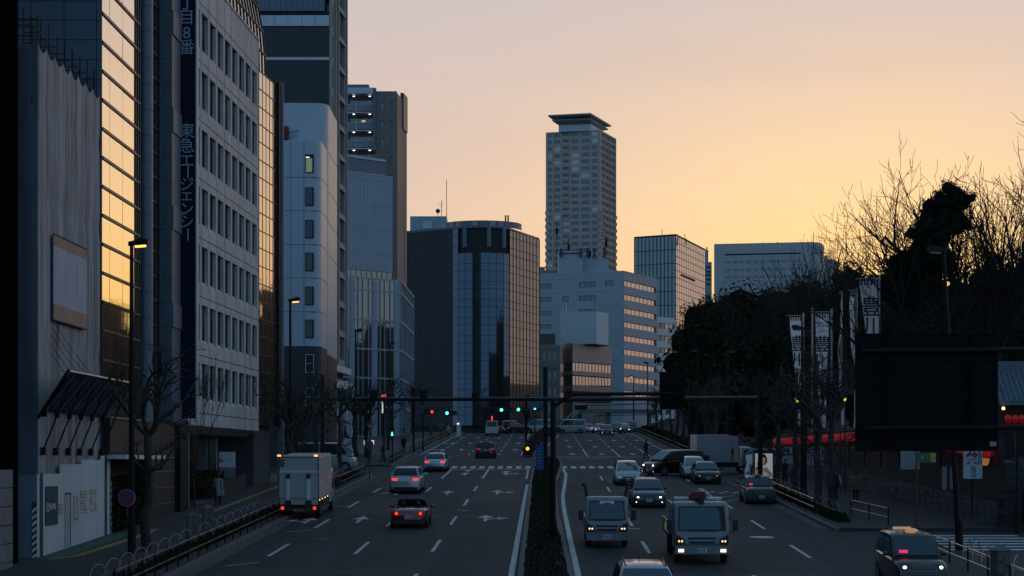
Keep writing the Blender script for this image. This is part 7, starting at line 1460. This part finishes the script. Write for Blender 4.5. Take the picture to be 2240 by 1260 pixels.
# --- cars at the crest
for x, y, kind, pt, hd, hl, tl, fg, lb in ((1311, 944, 'sedan', P_WHITE, TOWARD, 'cool', 'off', False, 'white car with bright headlights at the crest'), (1327, 951, 'sedan', P_BLACK, TOWARD, 'dim', 'off', True, 'dark car with low fog lamps just over the crest'), (1347, 944.5, 'suv', P_BLACK, TOWARD, 'on', 'off', False, 'dark off-roader behind the dark car at the crest'), (1366, 944.2, 'hatch', P_GREY, TOWARD, 'cool', 'off', False, 'grey hatchback with cool headlights at the crest'), (1379, 943.5, 'minivan', P_BLACK, TOWARD, 'off', 'off', False, 'dark minivan farthest right at the crest'),
    (1285, 943.5, 'sedan', P_SILVER, AWAY, 'off', 'pink', False, 'silver car with pink rear lights beyond the crest'), (1098, 945.5, 'sedan', P_BLACK, AWAY-.3, 'off', 'on', False, 'dark car with red rear lights left of the far pole'), (1116, 946, 'minivan', P_SILVER, AWAY-.8, 'off', 'off', False, 'silver minivan beyond the crest on the left'), (1132, 946.5, 'hatch', P_GREY, AWAY-.9, 'off', 'pink', False, 'grey hatchback crossing beyond the crest on the left'),
    (1183, 944.5, 'van', P_WHITE, math.radians(75), 'off', 'off', False, 'white van crossing left of the tall median poles'), (1246, 945, 'van', P_WHITE, math.radians(110), 'cool', 'off', False, 'white van crossing right of the tall median poles')):
    car(lb, kind, pt, x, min(300, gd(y)), hd, head=hl, tail=tl, fog=fg, lod=2, name='distant_van' if kind == 'van' else 'distant_car', cat='van' if kind == 'van' else 'car', group='traffic at the crest')
# --- white van in the left side street (side on, facing the avenue)
wv = car('white high-roof van side-on in the left side street', 'van', P_PEARL, 716, 150.5, math.radians(-92), name='white_side_van', cat='van'); wv.scale = (1, 1.02, 1.08)
# --- red convertible
L, W = 3.95, 1.74; hw = W/2; r = thing('red_convertible', 'dark red open two-seat convertible with black roof down', 'car', (0, 0, 0)); place(r, 900, gd(1156)+1.9, AWAY)
low = [(-.5, .62, .80), (-.485, .80, .90), (-.44, .88, .96), (-.30, .90, 1), (-.1, .84, .98), (.1, .84, .98), (.3, .84, 1), (.42, .74, .96), (.48, .62, .88), (.5, .45, .78)]; secs = []
for yr, zt, wr in low:
    w_ = hw*wr; half = [(w_*.88, .18), (w_*.97, .32), (w_, .18+(zt-.18)*.6), (w_*.97, zt-.06), (w_*.84, zt), (w_*.4, zt+.02)]; secs.append([(a, yr*L, z) for a, z in half]+[(-a, yr*L, z) for a, z in reversed(half)])
q = mb(P_RED); loft(q, secs[::-1]); q.build('body', r, smooth=40)
q = mb('trim'); q.box(-.62, .62, -.75, .55, .80, .875); q.build('cockpit', r)
q = mb('trim'); q.tube([(-.72, .75, .84), (-.60, .28, 1.20), (-.3, .26, 1.235), (.3, .26, 1.235), (.60, .28, 1.20), (.72, .75, .84)], .035, 6); q.build('windscreen_frame', r); q = mb('car_glass'); q.poly([(-.68, .72, .86), (.68, .72, .86), (.57, .29, 1.19), (-.57, .29, 1.19)]); q.build('windscreen', r)
for s_ in (-1, 1):
    q = mb('trim'); q.hexa([(s_*.35-.2, -.55, .8), (s_*.35+.2, -.55, .8), (s_*.35+.2, -.40, .8), (s_*.35-.2, -.40, .8), (s_*.35-.14, -.62, 1.06), (s_*.35+.14, -.62, 1.06), (s_*.35+.14, -.50, 1.06), (s_*.35-.14, -.50, 1.06)]); q.ball((s_*.35, -.58, 1.10), (.13, .07, .10), 8, 6); q.tube([(s_*.35-.17, -.72, .85), (s_*.35-.14, -.74, 1.08), (s_*.35+.14, -.74, 1.08), (s_*.35+.17, -.72, .85)], .025, 5); q.build('seat', r)
    q = mb('red_glow'); q.cyl((s_*.56, -L/2+.02, .70), (s_*.56, -L/2-.012, .70), .075, n=12); q.use('red_dim'); q.box(s_*.56-.16, s_*.56+.16, -L/2+.0, -L/2+.06, .63, .76); q.build('tail_light', r)
    q = mb(P_RED); q.ball((s_*(hw+.10), .42, .90), (.11, .07, .07), 8, 6); q.use('trim'); q.box(s_*hw-.05, s_*hw+.06, .40, .45, .82, .86); q.build('door_mirror', r)
    for y in (-1.18, 1.15): q = mb('trim'); q.cyl((s_*(hw-.05), y, .31), (s_*(hw+.004), y, .31), .37, n=16); q.build('wheel_arch', r); wheel(r, s_*(hw-.09), y, .305, .2, s_)
q = mb('trim'); q.box(-.68, .68, -1.15, -.78, .86, .945); q.build('folded_roof', r); q = mb('trim'); q.box(-.72, .72, -L/2-.012, -L/2+.1, .20, .40); q.build('bumper', r); q = mb('plate'); q.box(-.165, .165, -L/2-.03, -L/2-.012, .44, .60); q.use('navy'); [q.box(-.1+.07*i, -.065+.07*i, -L/2-.033, -L/2-.03, .47, .55) for i in range(4)]; q.build('number_plate', r)
# --- trucks
def C_SEAT(): return mat('dash_black', (.01, .01, .01), .8, var=0)
def truck_cab(r, W, H, Lc, y0, pt, lights, zf=.42, glassz=None, mirrors=True):
    """cab-over cab, front face at y0, built backwards"""
    hw = W/2; gz0 = glassz or H*.515
    side = [(y0-.02, zf), (y0+.04, zf+.22), (y0, gz0-.06), (y0-.10, gz0+.05), (y0-.34, H-.16), (y0-.5, H-.02), (y0-.9, H), (y0-Lc, H-.02), (y0-Lc, zf)]
    q = mb(pt); secs = []
    for x, k in ((-hw, .10), (-hw+.03, .05), (-hw+.09, .018), (-hw+.2, 0), (hw-.2, 0), (hw-.09, .018), (hw-.03, .05), (hw, .10)):
        cy, cz_ = y0-Lc/2, (zf+H)/2; secs.append([(x, y+(cy-y)*k, z+(cz_-z)*k*.8) for y, z in side])
    loft(q, secs); q.build('cab', r, smooth=45)
    def pt_on(z, s): t = (z-(gz0+.05))/(H-.16-gz0-.05); return (s*(hw-.10-.05*t), y0-.10-.24*t+.016, z+.008)
    z1, z2 = gz0+.10, H-.20; q = mb('trim'); bo = lambda p, e: (p[0], p[1]-.008, p[2]+e); q.poly([bo(pt_on(z1-.05, -1), 0), bo(pt_on(z1-.05, 1), 0), bo(pt_on(z2+.05, 1), 0), bo(pt_on(z2+.05, -1), 0)][::-1]); q.build('windscreen_seal', r)
    q = mb('car_glass'); nx_ = 8
    def cv(z, i): a, b = pt_on(z, -1), pt_on(z, 1); s_ = -1+2*i/nx_; return (a[0]*.93*-s_, a[1]+.05*(1-s_*s_), a[2])
    for i in range(nx_): q.poly([cv(z1, i), cv(z2, i), cv(z2, i+1), cv(z1, i+1)])
    q.build('windscreen', r)
    q = mb(C_SEAT()); q.box(-hw+.15, hw-.15, y0-.5, y0-.46, z1, z1+.02); q.build('dashboard', r)
    q = mb('trim'); zc_ = zf+.08
    q.box(-hw*.52, hw*.52, y0+.0, y0+.050, zf+.44, zf+.50); q.box(-hw*.46, hw*.46, y0+.0, y0+.056, zf+.28, zf+.35); q.use('steel'); q.box(-.06, .06, y0+.045, y0+.058, zf+.52, zf+.58); q.use('trim'); q.box(-hw+.10, hw-.10, y0+.0, y0+.046, zf+.21, zf+.235); q.build('grille', r)
    q = mb('trim')
    for s_ in (-1, 1): q.box(s_*(hw-.03)-.006, s_*(hw-.03)+.006, y0-.04, y0+.012, zf+.5, gz0)
    q.build('panel_gap', r)
    q = mb(mat('truck_bumper', (.20, .22, .24), .5, var=.08)); q.box(-hw+.02, hw-.02, y0-.25, y0+.085, zf-.12, zf+.20); q.build('bumper', r); q = mb('plate'); q.box(-.17, .17, y0+.086, y0+.10, zf-.06, zf+.11); q.use('navy'); [q.box(-.1+.07*i, -.065+.07*i, y0+.1, y0+.103, zf-.02, zf+.06) for i in range(4)]; q.build('number_plate', r)
    for s_ in (-1, 1):
        q = mb('car_glass'); x = s_*(hw+.004); q.poly([(x, y0-.42, gz0+.0), (x, y0-Lc+.35, gz0+.0), (x, y0-Lc+.35, H-.2), (x, y0-.62, H-.2)][::s_]); q.build('side_window', r)
        q = mb('trim'); X_ = lambda a: s_*(hw-a); w4 = [(X_(.02), zf+.24), (X_(.36), zf+.26), (X_(.34), zf+.44), (X_(.03), zf+.60)]; w4 = w4 if s_ < 0 else w4[::-1]; q.mesh([(a, y0+.055, z) for a, z in w4]+[(a, y0-.08, z) for a, z in w4], [(0, 1, 2, 3), (4, 7, 6, 5), (0, 4, 5, 1), (1, 5, 6, 2), (2, 6, 7, 3), (3, 7, 4, 0)]); hl = q.build('headlight', r); q = mb(mat('halogen', (.6, .4, .2), .3, var=0, emit=(1, .62, .30), es=1.6))
        for dx in (-.055, .055): q.ball((s_*(hw-.20)+dx, y0+.055, zf+.36), (.036, .03, .04), 8, 6)
        q.build('bulb', hl)
        q = mb('dim_amber'); q.box(s_*(hw-.06)-.05, s_*(hw-.06)+.05, y0-.18, y0+.03, zf+.48, zf+.60); q.build('indicator', r)
        if lights: q = mb('warm_glow' if 0 else mat('fog_warm', (.6, .5, .3), .3, var=0, emit=(1, .82, .50), es=2.2)); q.box(s_*(hw-.22)-.10, s_*(hw-.22)+.10, y0+.05, y0+.10, zf-.04, zf+.07); q.build('fog_light', r)
        if mirrors: q = mb('trim'); q.tube([(s_*hw, y0-.15, gz0+.0), (s_*(hw+.2), y0+.08, gz0+.08), (s_*(hw+.22), y0+.08, gz0+.45), (s_*hw, y0-.25, gz0+.5)], .018, 5); q.box(s_*(hw+.22)-.10, s_*(hw+.22)+.10, y0+.05, y0+.11, gz0+.08, gz0+.48); q.build('mirror', r)
        q = mb('trim'); q.box(s_*.25-.3, s_*.25+.3, y0-.075, y0-.045, gz0+.07, gz0+.10); q.build('wiper', r)
# small grey-white truck, left of the two
r = thing('small_truck', 'small pale flatbed truck with stake posts, front left of the pair', 'truck', (0, 0, 0)); place(r, 1325, 79.2, TOWARD); truck_cab(r, 1.72, 2.05, 1.5, 1.6, P_TRUCK, False); hw = .86
q = mb('dark'); q.box(-hw, hw, -3.1, .05, .62, .72); q.use(P_TRUCK); q.box(-hw, -hw+.05, -3.1, .05, .72, 1.12); q.box(hw-.05, hw, -3.1, .05, .72, 1.12); q.box(-hw, hw, -3.1, -3.05, .72, 1.12); q.box(-hw+.06, hw-.06, -.02, .04, .72, 1.95); q.build('load_bed', r)
for s_ in (-1, 1): q = mb('trim'); q.hexa([(s_*(hw-.1)-.08, -.3, 1.8), (s_*(hw-.1)+.08, -.3, 1.8), (s_*(hw-.1)+.08, -.18, 1.8), (s_*(hw-.1)-.08, -.18, 1.8), (s_*(hw+.05)-.09, -.3, 2.52), (s_*(hw+.05)+.03, -.3, 2.52), (s_*(hw+.05)+.03, -.18, 2.52), (s_*(hw+.05)-.09, -.18, 2.52)]); q.ball((s_*(hw+.08), -.24, 2.5), .09, 6, 4); q.build('stake_post', r)
for y in (1.0, -2.1):
    for s_ in (-1, 1): wheel(r, s_*(hw-.12), y, .35, .22, s_, .55)
q = mb('trim'); q.box(-.4, .4, -3, 1.3, .35, .6); q.build('chassis', r); q = mb('white'); q.poly([(-.30, 1.33, 1.90), (.30, 1.33, 1.90), (.26, 1.37, 1.72), (-.26, 1.37, 1.72)]); q.build('cab_notice', r)
# crane truck
r = thing('crane_truck', 'white flatbed crane truck with a red folded boom, front right of the pair', 'truck', (0, 0, 0)); place(r, 1527, 72.0, TOWARD); truck_cab(r, 2.0, 2.28, 1.7, 1.8, P_TRUCK, True, .50); hw = 1.0
q = mb('dark'); q.box(-hw-.08, hw+.08, -4.6, -.75, .85, .95); q.use(P_TRUCK); q.box(-hw-.08, -hw-.03, -4.6, -.75, .95, 1.4); q.box(hw+.03, hw+.08, -4.6, -.75, .95, 1.4); q.box(-hw-.08, hw+.08, -4.6, -4.55, .95, 1.4); q.box(-hw-.08, hw+.08, -.80, -.75, .95, 1.9); q.build('load_bed', r)
q = mb(mat('crane_red', (.17, .012, .02), .45, var=.1)); q.hexa([(-.16, -.7, 2.25), (.16, -.7, 2.25), (.16, 1.3, 2.42), (-.16, 1.3, 2.42), (-.16, -.7, 2.60), (.16, -.7, 2.60), (.16, 1.3, 2.68), (-.16, 1.3, 2.68)]); q.hexa([(-.12, -4.2, 1.9), (.12, -4.2, 1.9), (.12, -.7, 2.3), (-.12, -.7, 2.3), (-.12, -4.2, 2.15), (.12, -4.2, 2.15), (.12, -.7, 2.55), (-.12, -.7, 2.55)]); q.cyl((0, -.5, .95), (0, -.5, 2.3), .2, n=10); q.use('trim'); q.box(-.1, .1, 1.26, 1.42, 2.25, 2.5); q.cyl((0, 1.36, 2.1), (0, 1.36, 2.4), .035, n=6); q.build('crane_boom', r)
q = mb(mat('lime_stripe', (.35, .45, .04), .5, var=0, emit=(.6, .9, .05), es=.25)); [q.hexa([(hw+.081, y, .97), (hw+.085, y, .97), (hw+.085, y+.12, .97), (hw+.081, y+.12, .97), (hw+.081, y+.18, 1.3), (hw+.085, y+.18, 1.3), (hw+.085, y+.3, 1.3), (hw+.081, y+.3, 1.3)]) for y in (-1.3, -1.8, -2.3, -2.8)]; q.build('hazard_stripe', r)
for x0, x1 in ((-.9, -.35), (.35, .9)): q = mb('white'); q.box(x0, x1, -.6, -.1, 2.30, 2.37); q.build('roof_deck', r)
for y in (1.1, -3.0):
    for s_ in (-1, 1): wheel(r, s_*(hw-.14), y, .40, .24, s_, .55)
q = mb('trim'); q.box(-.45, .45, -4.4, 1.5, .45, .84); q.build('chassis', r)
# box truck at the kerb, rear and right side seen
r = thing('box_truck', 'white box truck with lowered tail-lift panel and ribbed side at the left kerb', 'truck', (0, 0, 0)); place(r, 0, 97.2, AWAY, X=-10.62); hw = 1.0; yb = -2.4; yf = 3.0; z0, z1 = .98, 3.12
q = mb(mat('box_white', (.42, .41, .41), .55, var=.08, scale=.8, streak=.4)); q.box(-hw, hw, yb, yf, z0, z1); q.build('cargo_box', r)
q = mb(mat('ribbed_alu', (.48, .47, .46), .35, metal=.5, var=.1)); n = 28
for i in range(n): z = z0+.05+(z1-z0-.1)*i/n; q.hexa([(hw, yb+.06, z), (hw+.004, yb+.06, z), (hw+.004, yf-.05, z), (hw, yf-.05, z), (hw, yb+.06, z+.075), (hw+.034, yb+.06, z+.06), (hw+.034, yf-.05, z+.06), (hw, yf-.05, z+.075)])
q.build('ribbed_side', r); q = mb('red_glow' if 0 else mat('side_reflect', (.5, .03, .02), .4, var=0, emit=(1, .12, .08), es=.5)); [q.box(hw+.03, hw+.04, a, a+.5, 1.88, 1.93) for a in (-2.2, 1.6)]; q.build('side_marker_strip', r)
q = mb('box_white' if 'box_white' in M else MATS['box_white']); q.box(-hw+.04, hw-.04, yb-.10, yb-.005, .72, 2.32); q.use('white'); q.box(-hw+.03, hw-.03, yb-.13, yb, 2.32, 2.40); q.box(-.52-.09, -.52+.09, yb-.14, yb-.1, .95, 2.05); q.box(.50-.09, .50+.09, yb-.14, yb-.1, .95, 2.05); q.use('trim'); q.box(-.62, -.42, yb-.16, yb-.1, 2.02, 2.25); q.box(.40, .60, yb-.16, yb-.1, 2.02, 2.25); q.box(-hw+.04, hw-.04, yb-.105, yb-.0, 1.0, 1.03); q.box(-.66, -.38, yb-.2, yb-.1, .5, .95); q.box(.36, .64, yb-.2, yb-.1, .5, .95); q.build('tail_lift', r)
q = mb('trim'); q.box(-hw, -hw+.05, yb-.02, yb-.001, z0, z1); q.box(hw-.05, hw, yb-.02, yb-.001, z0, z1); q.box(-hw+.05, hw-.05, yb-.02, yb-.001, z1-.05, z1); q.build('door_frame', r)
q = mb(mat('sticker_green', (.03, .16, .08), .5, var=.1)); q.box(-.93, -.72, yb-.012, yb-.004, 2.68, 2.9); q.use(redp); q.box(-.93, -.72, yb-.012, yb-.004, 2.91, 2.98); q.use(MATS['deep_blue']); q.box(-.93, -.72, yb-.012, yb-.004, 2.6, 2.67); q.build('sticker', r); q = mb(MATS['sticker_green'])
for x in (-.98, .86): q = mb('amber_glow'); q.box(x-.09, x+.09, yb-.05, yb+.02, z1+.0, z1+.09); q.build('marker_lamp', r)
for s_ in (-1, 1): q = mb('trim'); q.box(s_*.78-.2, s_*.78+.2, yb-.15, yb+.1, .44, .66); lb_ = q.build('tail_light', r); q = mb('red_glow'); q.box(s_*.80-.07, s_*.80+.07, yb-.17, yb-.15, .48, .62); q.build('red_lens', lb_)
q = mb('plate' if 0 else mat('plate_green', (.16, .11, .03), .5, var=.1)); q.box(-.3, .3, yb-.12, yb-.1, .38, .52); q.build('number_plate', r); q = mb('trim'); q.box(-.45, .45, yb+.1, yf+.5, .5, .97); q.box(-.9, .9, yb-.1, yb, .40, .46); q.build('chassis', r)
q = mb('trim'); q.box(hw-.06, hw, -.9, 2.2, .45, .95); q.use('steel'); q.box(hw-.02, hw+.01, -.9, 2.2, .42, .46); q.build('side_guard', r); q = mb('amber_glow')
for y in (-2.1, -1.0, .2, 1.4): q = mb(mat('amber_side', (.6, .3, .05), .3, var=0, emit=(1, .7, .2), es=2.)); q.box(hw+.0, hw+.02, y-.05, y+.05, .90, .97); q.build('side_lamp', r)
truck_cab(r, 1.95, 2.3, 1.6, 4.9, P_WHITE, False, .5)
for y in (-1.3, 4.1):
    for s_ in (-1, 1): wheel(r, s_*(hw-.14), y, .40, .26, s_, .55)
# white box truck on the right side street, side-on facing right
r = thing('white_box_truck', 'white box truck side-on behind the railing on the right side street', 'truck', (0, 0, 0)); place(r, 0, 147, math.radians(-80), X=16.3); hw = .95
q = mb(P_PEARL); q.box(-hw, hw, -2.3, .45, .85, 2.95); q.build('cargo_box', r); q = mb(P_PEARL); q.box(-.96, .96, .46, 1.0, 1.9, 2.85); q.build('roof_deflector', r); truck_cab(r, 1.75, 2.05, 1.35, 2.5, P_WHITE, False, .5, None, True)
q = mb('trim'); q.box(-.4, .4, -2.2, 2.2, .45, .84); q.box(hw-.02, hw+.02, -1.9, -1.3, .9, 1.4); q.build('chassis', r)
for y in (1.7, -1.4):
    for s_ in (-1, 1): wheel(r, s_*(hw-.12), y, .37, .22, s_, .55)
# ================================================================ people
def person(label, X, D, rz, top, legs, hair='hair', coat=None, skirt=0., stride=.22, bag=None, sleeve=None, s_=1., dz=.15, lod=0):
    r = thing('person', label, 'person', (X, D, gz(D)+dz), rz); r.scale = (s_, s_, s_)
    J = {}; V = []; E_ = []; Rr = []
    def v(n, p, rad, par=None):
        J[n] = len(V); V.append(p); Rr.append(rad)
        if par: E_.append((J[par], J[n]))
    st = stride
    v('pel', (0, 0, .96), (.14, .10)); v('waist', (0, .01, 1.10), (.125, .09), 'pel'); v('chest', (0, .015, 1.30), (.15, .10), 'waist'); v('neck', (0, .0, 1.46), (.055, .055), 'chest'); v('jaw', (0, .02, 1.54), (.065, .075), 'neck'); v('head', (0, .012, 1.63), (.078, .095), 'jaw'); v('crown', (0, .0, 1.71), (.055, .065), 'head')
    arms = {}; leg = {}
    for s2, n in ((-1, 'l'), (1, 'r')):
        f = st*s2; a = [(s2*.185, .0, 1.40), (s2*.225, -.35*f+.0, 1.14), (s2*.235, -.9*f+.06, .90)]; arms[n] = a
        v('sh'+n, a[0], (.055, .055), 'chest'); v('el'+n, a[1], (.042, .042), 'sh'+n); v('wr'+n, a[2], (.028, .028), 'el'+n); v('pa'+n, (a[2][0], a[2][1]+.02, a[2][2]-.07), (.038, .02), 'wr'+n)
        k = [(s2*.09, 0, .92), (s2*.095, .5*f+.02, .50), (s2*.095, f*1.0-(.05 if f < 0 else 0), .085)]; leg[n] = k
        v('hi'+n, k[0], (.085, .09), 'pel'); v('kn'+n, k[1], (.056, .058), 'hi'+n); v('an'+n, k[2], (.038, .042), 'kn'+n); v('to'+n, (k[2][0]+s2*.015, k[2][1]+.15, .035), (.035, .025), 'an'+n)
    me = bpy.data.meshes.new('person'); me.from_pydata(V, E_, []); o = bpy.data.objects.new('tmp', me); COL.objects.link(o)
    md = o.modifiers.new('s', 'SKIN')
    for i, d in enumerate(me.skin_vertices[0].data): d.radius = Rr[i]; d.use_root = i == 0
    md2 = o.modifiers.new('u', 'SUBSURF'); md2.levels = 1; md2.render_levels = 1
    m2 = bpy.data.meshes.new_from_object(o.evaluated_get(bpy.context.evaluated_depsgraph_get())); bpy.data.objects.remove(o)
    q = mb('skin'); q.mesh([tuple(x.co) for x in m2.vertices], [tuple(p.vertices) for p in m2.polygons])
    for n, s2 in (('l', -1), ('r', 1)):   # five fingers rooted in the palm
        p = Vector(V[J['pa'+n]])
        for k in range(4): b = p+Vector((s2*.004, -.026+.017*k, -.012)); ln_ = (.062, .074, .070, .052)[k]; q.tube([b, b+Vector((-s2*.004, .004, -ln_*.5)), b+Vector((-s2*.016, .008, -ln_))], [.0085, .008, .006], 5)
        b = p+Vector((-s2*.006, .03, .02)); q.tube([b, b+Vector((-s2*.01, .022, -.022)), b+Vector((-s2*.012, .026, -.05))], [.010, .009, .007], 5)
    q.ball((0, .112, 1.60), (.014, .022, .02), 6, 4)
    for s2 in (-1, 1): q.ball((s2*.078, .005, 1.605), (.012, .022, .032), 6, 4)
    q.use('trim'); [q.ball((s2*.032, .092, 1.635), .010, 6, 4) for s2 in (-1, 1)]; q.use('red_dim' if 0 else mat('lip', (.25, .10, .09), .5, var=0)); q.box(-.022, .022, .094, .102, 1.555, 1.565)
    q.build('body', r, smooth=100)
    q = mb(hair); q.ball((0, -.018, 1.655), (.094, .108, .098), 12, 8); 
    if lod == 1: q.ball((0, -.055, 1.57), (.085, .06, .12), 10, 6)
    q.build('hair', r, smooth=100)
    def rings(nm, L_, m):
        q = mb(m); n = 14; vs = [(rx*math.cos(6.2832*k/n)+cx, ry*math.sin(6.2832*k/n)+cy, z) for z, rx, ry, cx, cy in L_ for k in range(n)]
        q.mesh(vs, [(i*n+k, i*n+(k+1) % n, (i+1)*n+(k+1) % n, (i+1)*n+k) for i in range(len(L_)-1) for k in range(n)]+[tuple(range(n-1, -1, -1)), tuple(range(len(vs)-n, len(vs)))]); return q
    low = coat if coat else .86
    L_ = [(low, .20 if coat else .165, .155 if coat else .13, 0, 0)]
    if low < .8: L_ += [((low+.95)/2, .195, .15, .01, 0)]
    L_ += [(.98, .175, .135, 0, 0), (1.12, .158, .122, 0, .01), (1.30, .190, .135, 0, .01), (1.40, .185, .120, 0, .005), (1.455, .10, .085, 0, 0), (1.49, .068, .066, 0, 0)]
    q = rings('top', L_, top)
    if sleeve: q.use(sleeve)
    for n, s2 in (('l', -1), ('r', 1)): a = arms[n]; q.tube([(a[0][0]*.80, a[0][1], a[0][2]+.02), a[0], a[1], (a[2][0], a[2][1], a[2][2]+.02)], [.06, .072, .060, .048], 9)
    q.build('coat' if coat else 'jacket', r, smooth=50)
    q = mb(legs)
    for n in ('l', 'r'): k = leg[n]; q.tube([(k[0][0]*.9, 0, .98), k[0], k[1], (k[2][0], k[2][1], .10)], [.10, .103, .075, .058], 10)
    q.build('trousers', r, smooth=50); 
    for n in ('l', 'r'): k = leg[n]; q = mb('trim'); q.ball((k[2][0], k[2][1]+.06, .045), (.048, .13, .045), 8, 6); q.build('shoe', r, smooth=100)
    return r
C_ = lambda n, c: mat(n, c, .85, var=.15, scale=5)
trench = C_('trench_grey', (.32, .29, .28)); tan = C_('tan_jacket', (.16, .12, .085)); tan2 = C_('tan_light', (.20, .17, .14)); blk = C_('black_cloth', (.012, .013, .016)); nvy = C_('navy_cloth', (.02, .028, .045)); wht = C_('white_cloth', (.45, .48, .50)); redc = C_('red_cloth', (.20, .02, .02)); lgt = C_('pale_cloth', (.26, .26, .27))
p = person('person in a long pale trench coat walking away beside the forecourt', px(477, 103.5), 103.5, .1, trench, blk, coat=.52, lod=1, s_=1.0); q = mb(wht); q.box(.235, .33, -.02, .12, .55, .85); q.tube([(.26, .05, .85), (.25, .05, .93), (.28, .05, .85)], .008, 4); q.build('bag', p)
person('person in a tan jacket and dark trousers walking away by the stone wall', px(1872, 105.6), 105.6, -.15, tan, blk, coat=.74, stride=.08, sleeve=tan2)
person('person with white sleeves and a dark vest half hidden by a street tree', px(1829, 109), 109, .4, nvy, blk, sleeve=wht)
person('person in dark clothes walking down the left pavement beyond the crossing', px(883, 188), 188, 3.1, blk, blk, stride=.25)
person('person in a dark coat at the right kerb by the stop line', px(1413, 176), 176, 1.2, blk, blk, coat=.6, dz=.05)
person('person in a long black coat near the lit shop panels', px(806, 164), 164, .4, blk, blk, coat=.5)
person('person in dark clothes carrying a coat beside the left crossing', px(838, 166), 166, 1.6, blk, nvy, coat=.65)
person('person in navy far up the left pavement', px(943, 240), 240, 3.0, nvy, nvy)
person('person in a pale coat far up the left pavement', px(981, 250), 250, 3.2, lgt, blk, coat=.6)
person('person in dark clothes waiting by the bus shelter', px(1717, 125), 125, 2.2, blk, blk, stride=.05)
person('person in a red jacket far along the right pavement', px(1499, 196), 196, .3, redc, blk)
# ================================================================ air
if 1:
    q = MB(); hm = bpy.data.materials.new('haze_air'); hm.use_nodes = True; t_ = hm.node_tree; t_.nodes.remove(t_.nodes['Principled BSDF']); pv = t_.nodes.new('ShaderNodeVolumePrincipled')
    pv.inputs['Color'].default_value = (.96, .91, .88, 1); pv.inputs['Density'].default_value = .000018; pv.inputs['Anisotropy'].default_value = .0; t_.links.new(pv.outputs[0], t_.nodes['Material Output'].inputs['Volume'])
    q.use(hm); q.box(-450, 450, -60, 1000, -4.5, 190); hb = q.build('haze'); tag(hb, 'faint evening haze over the whole avenue', None, kind='stuff')
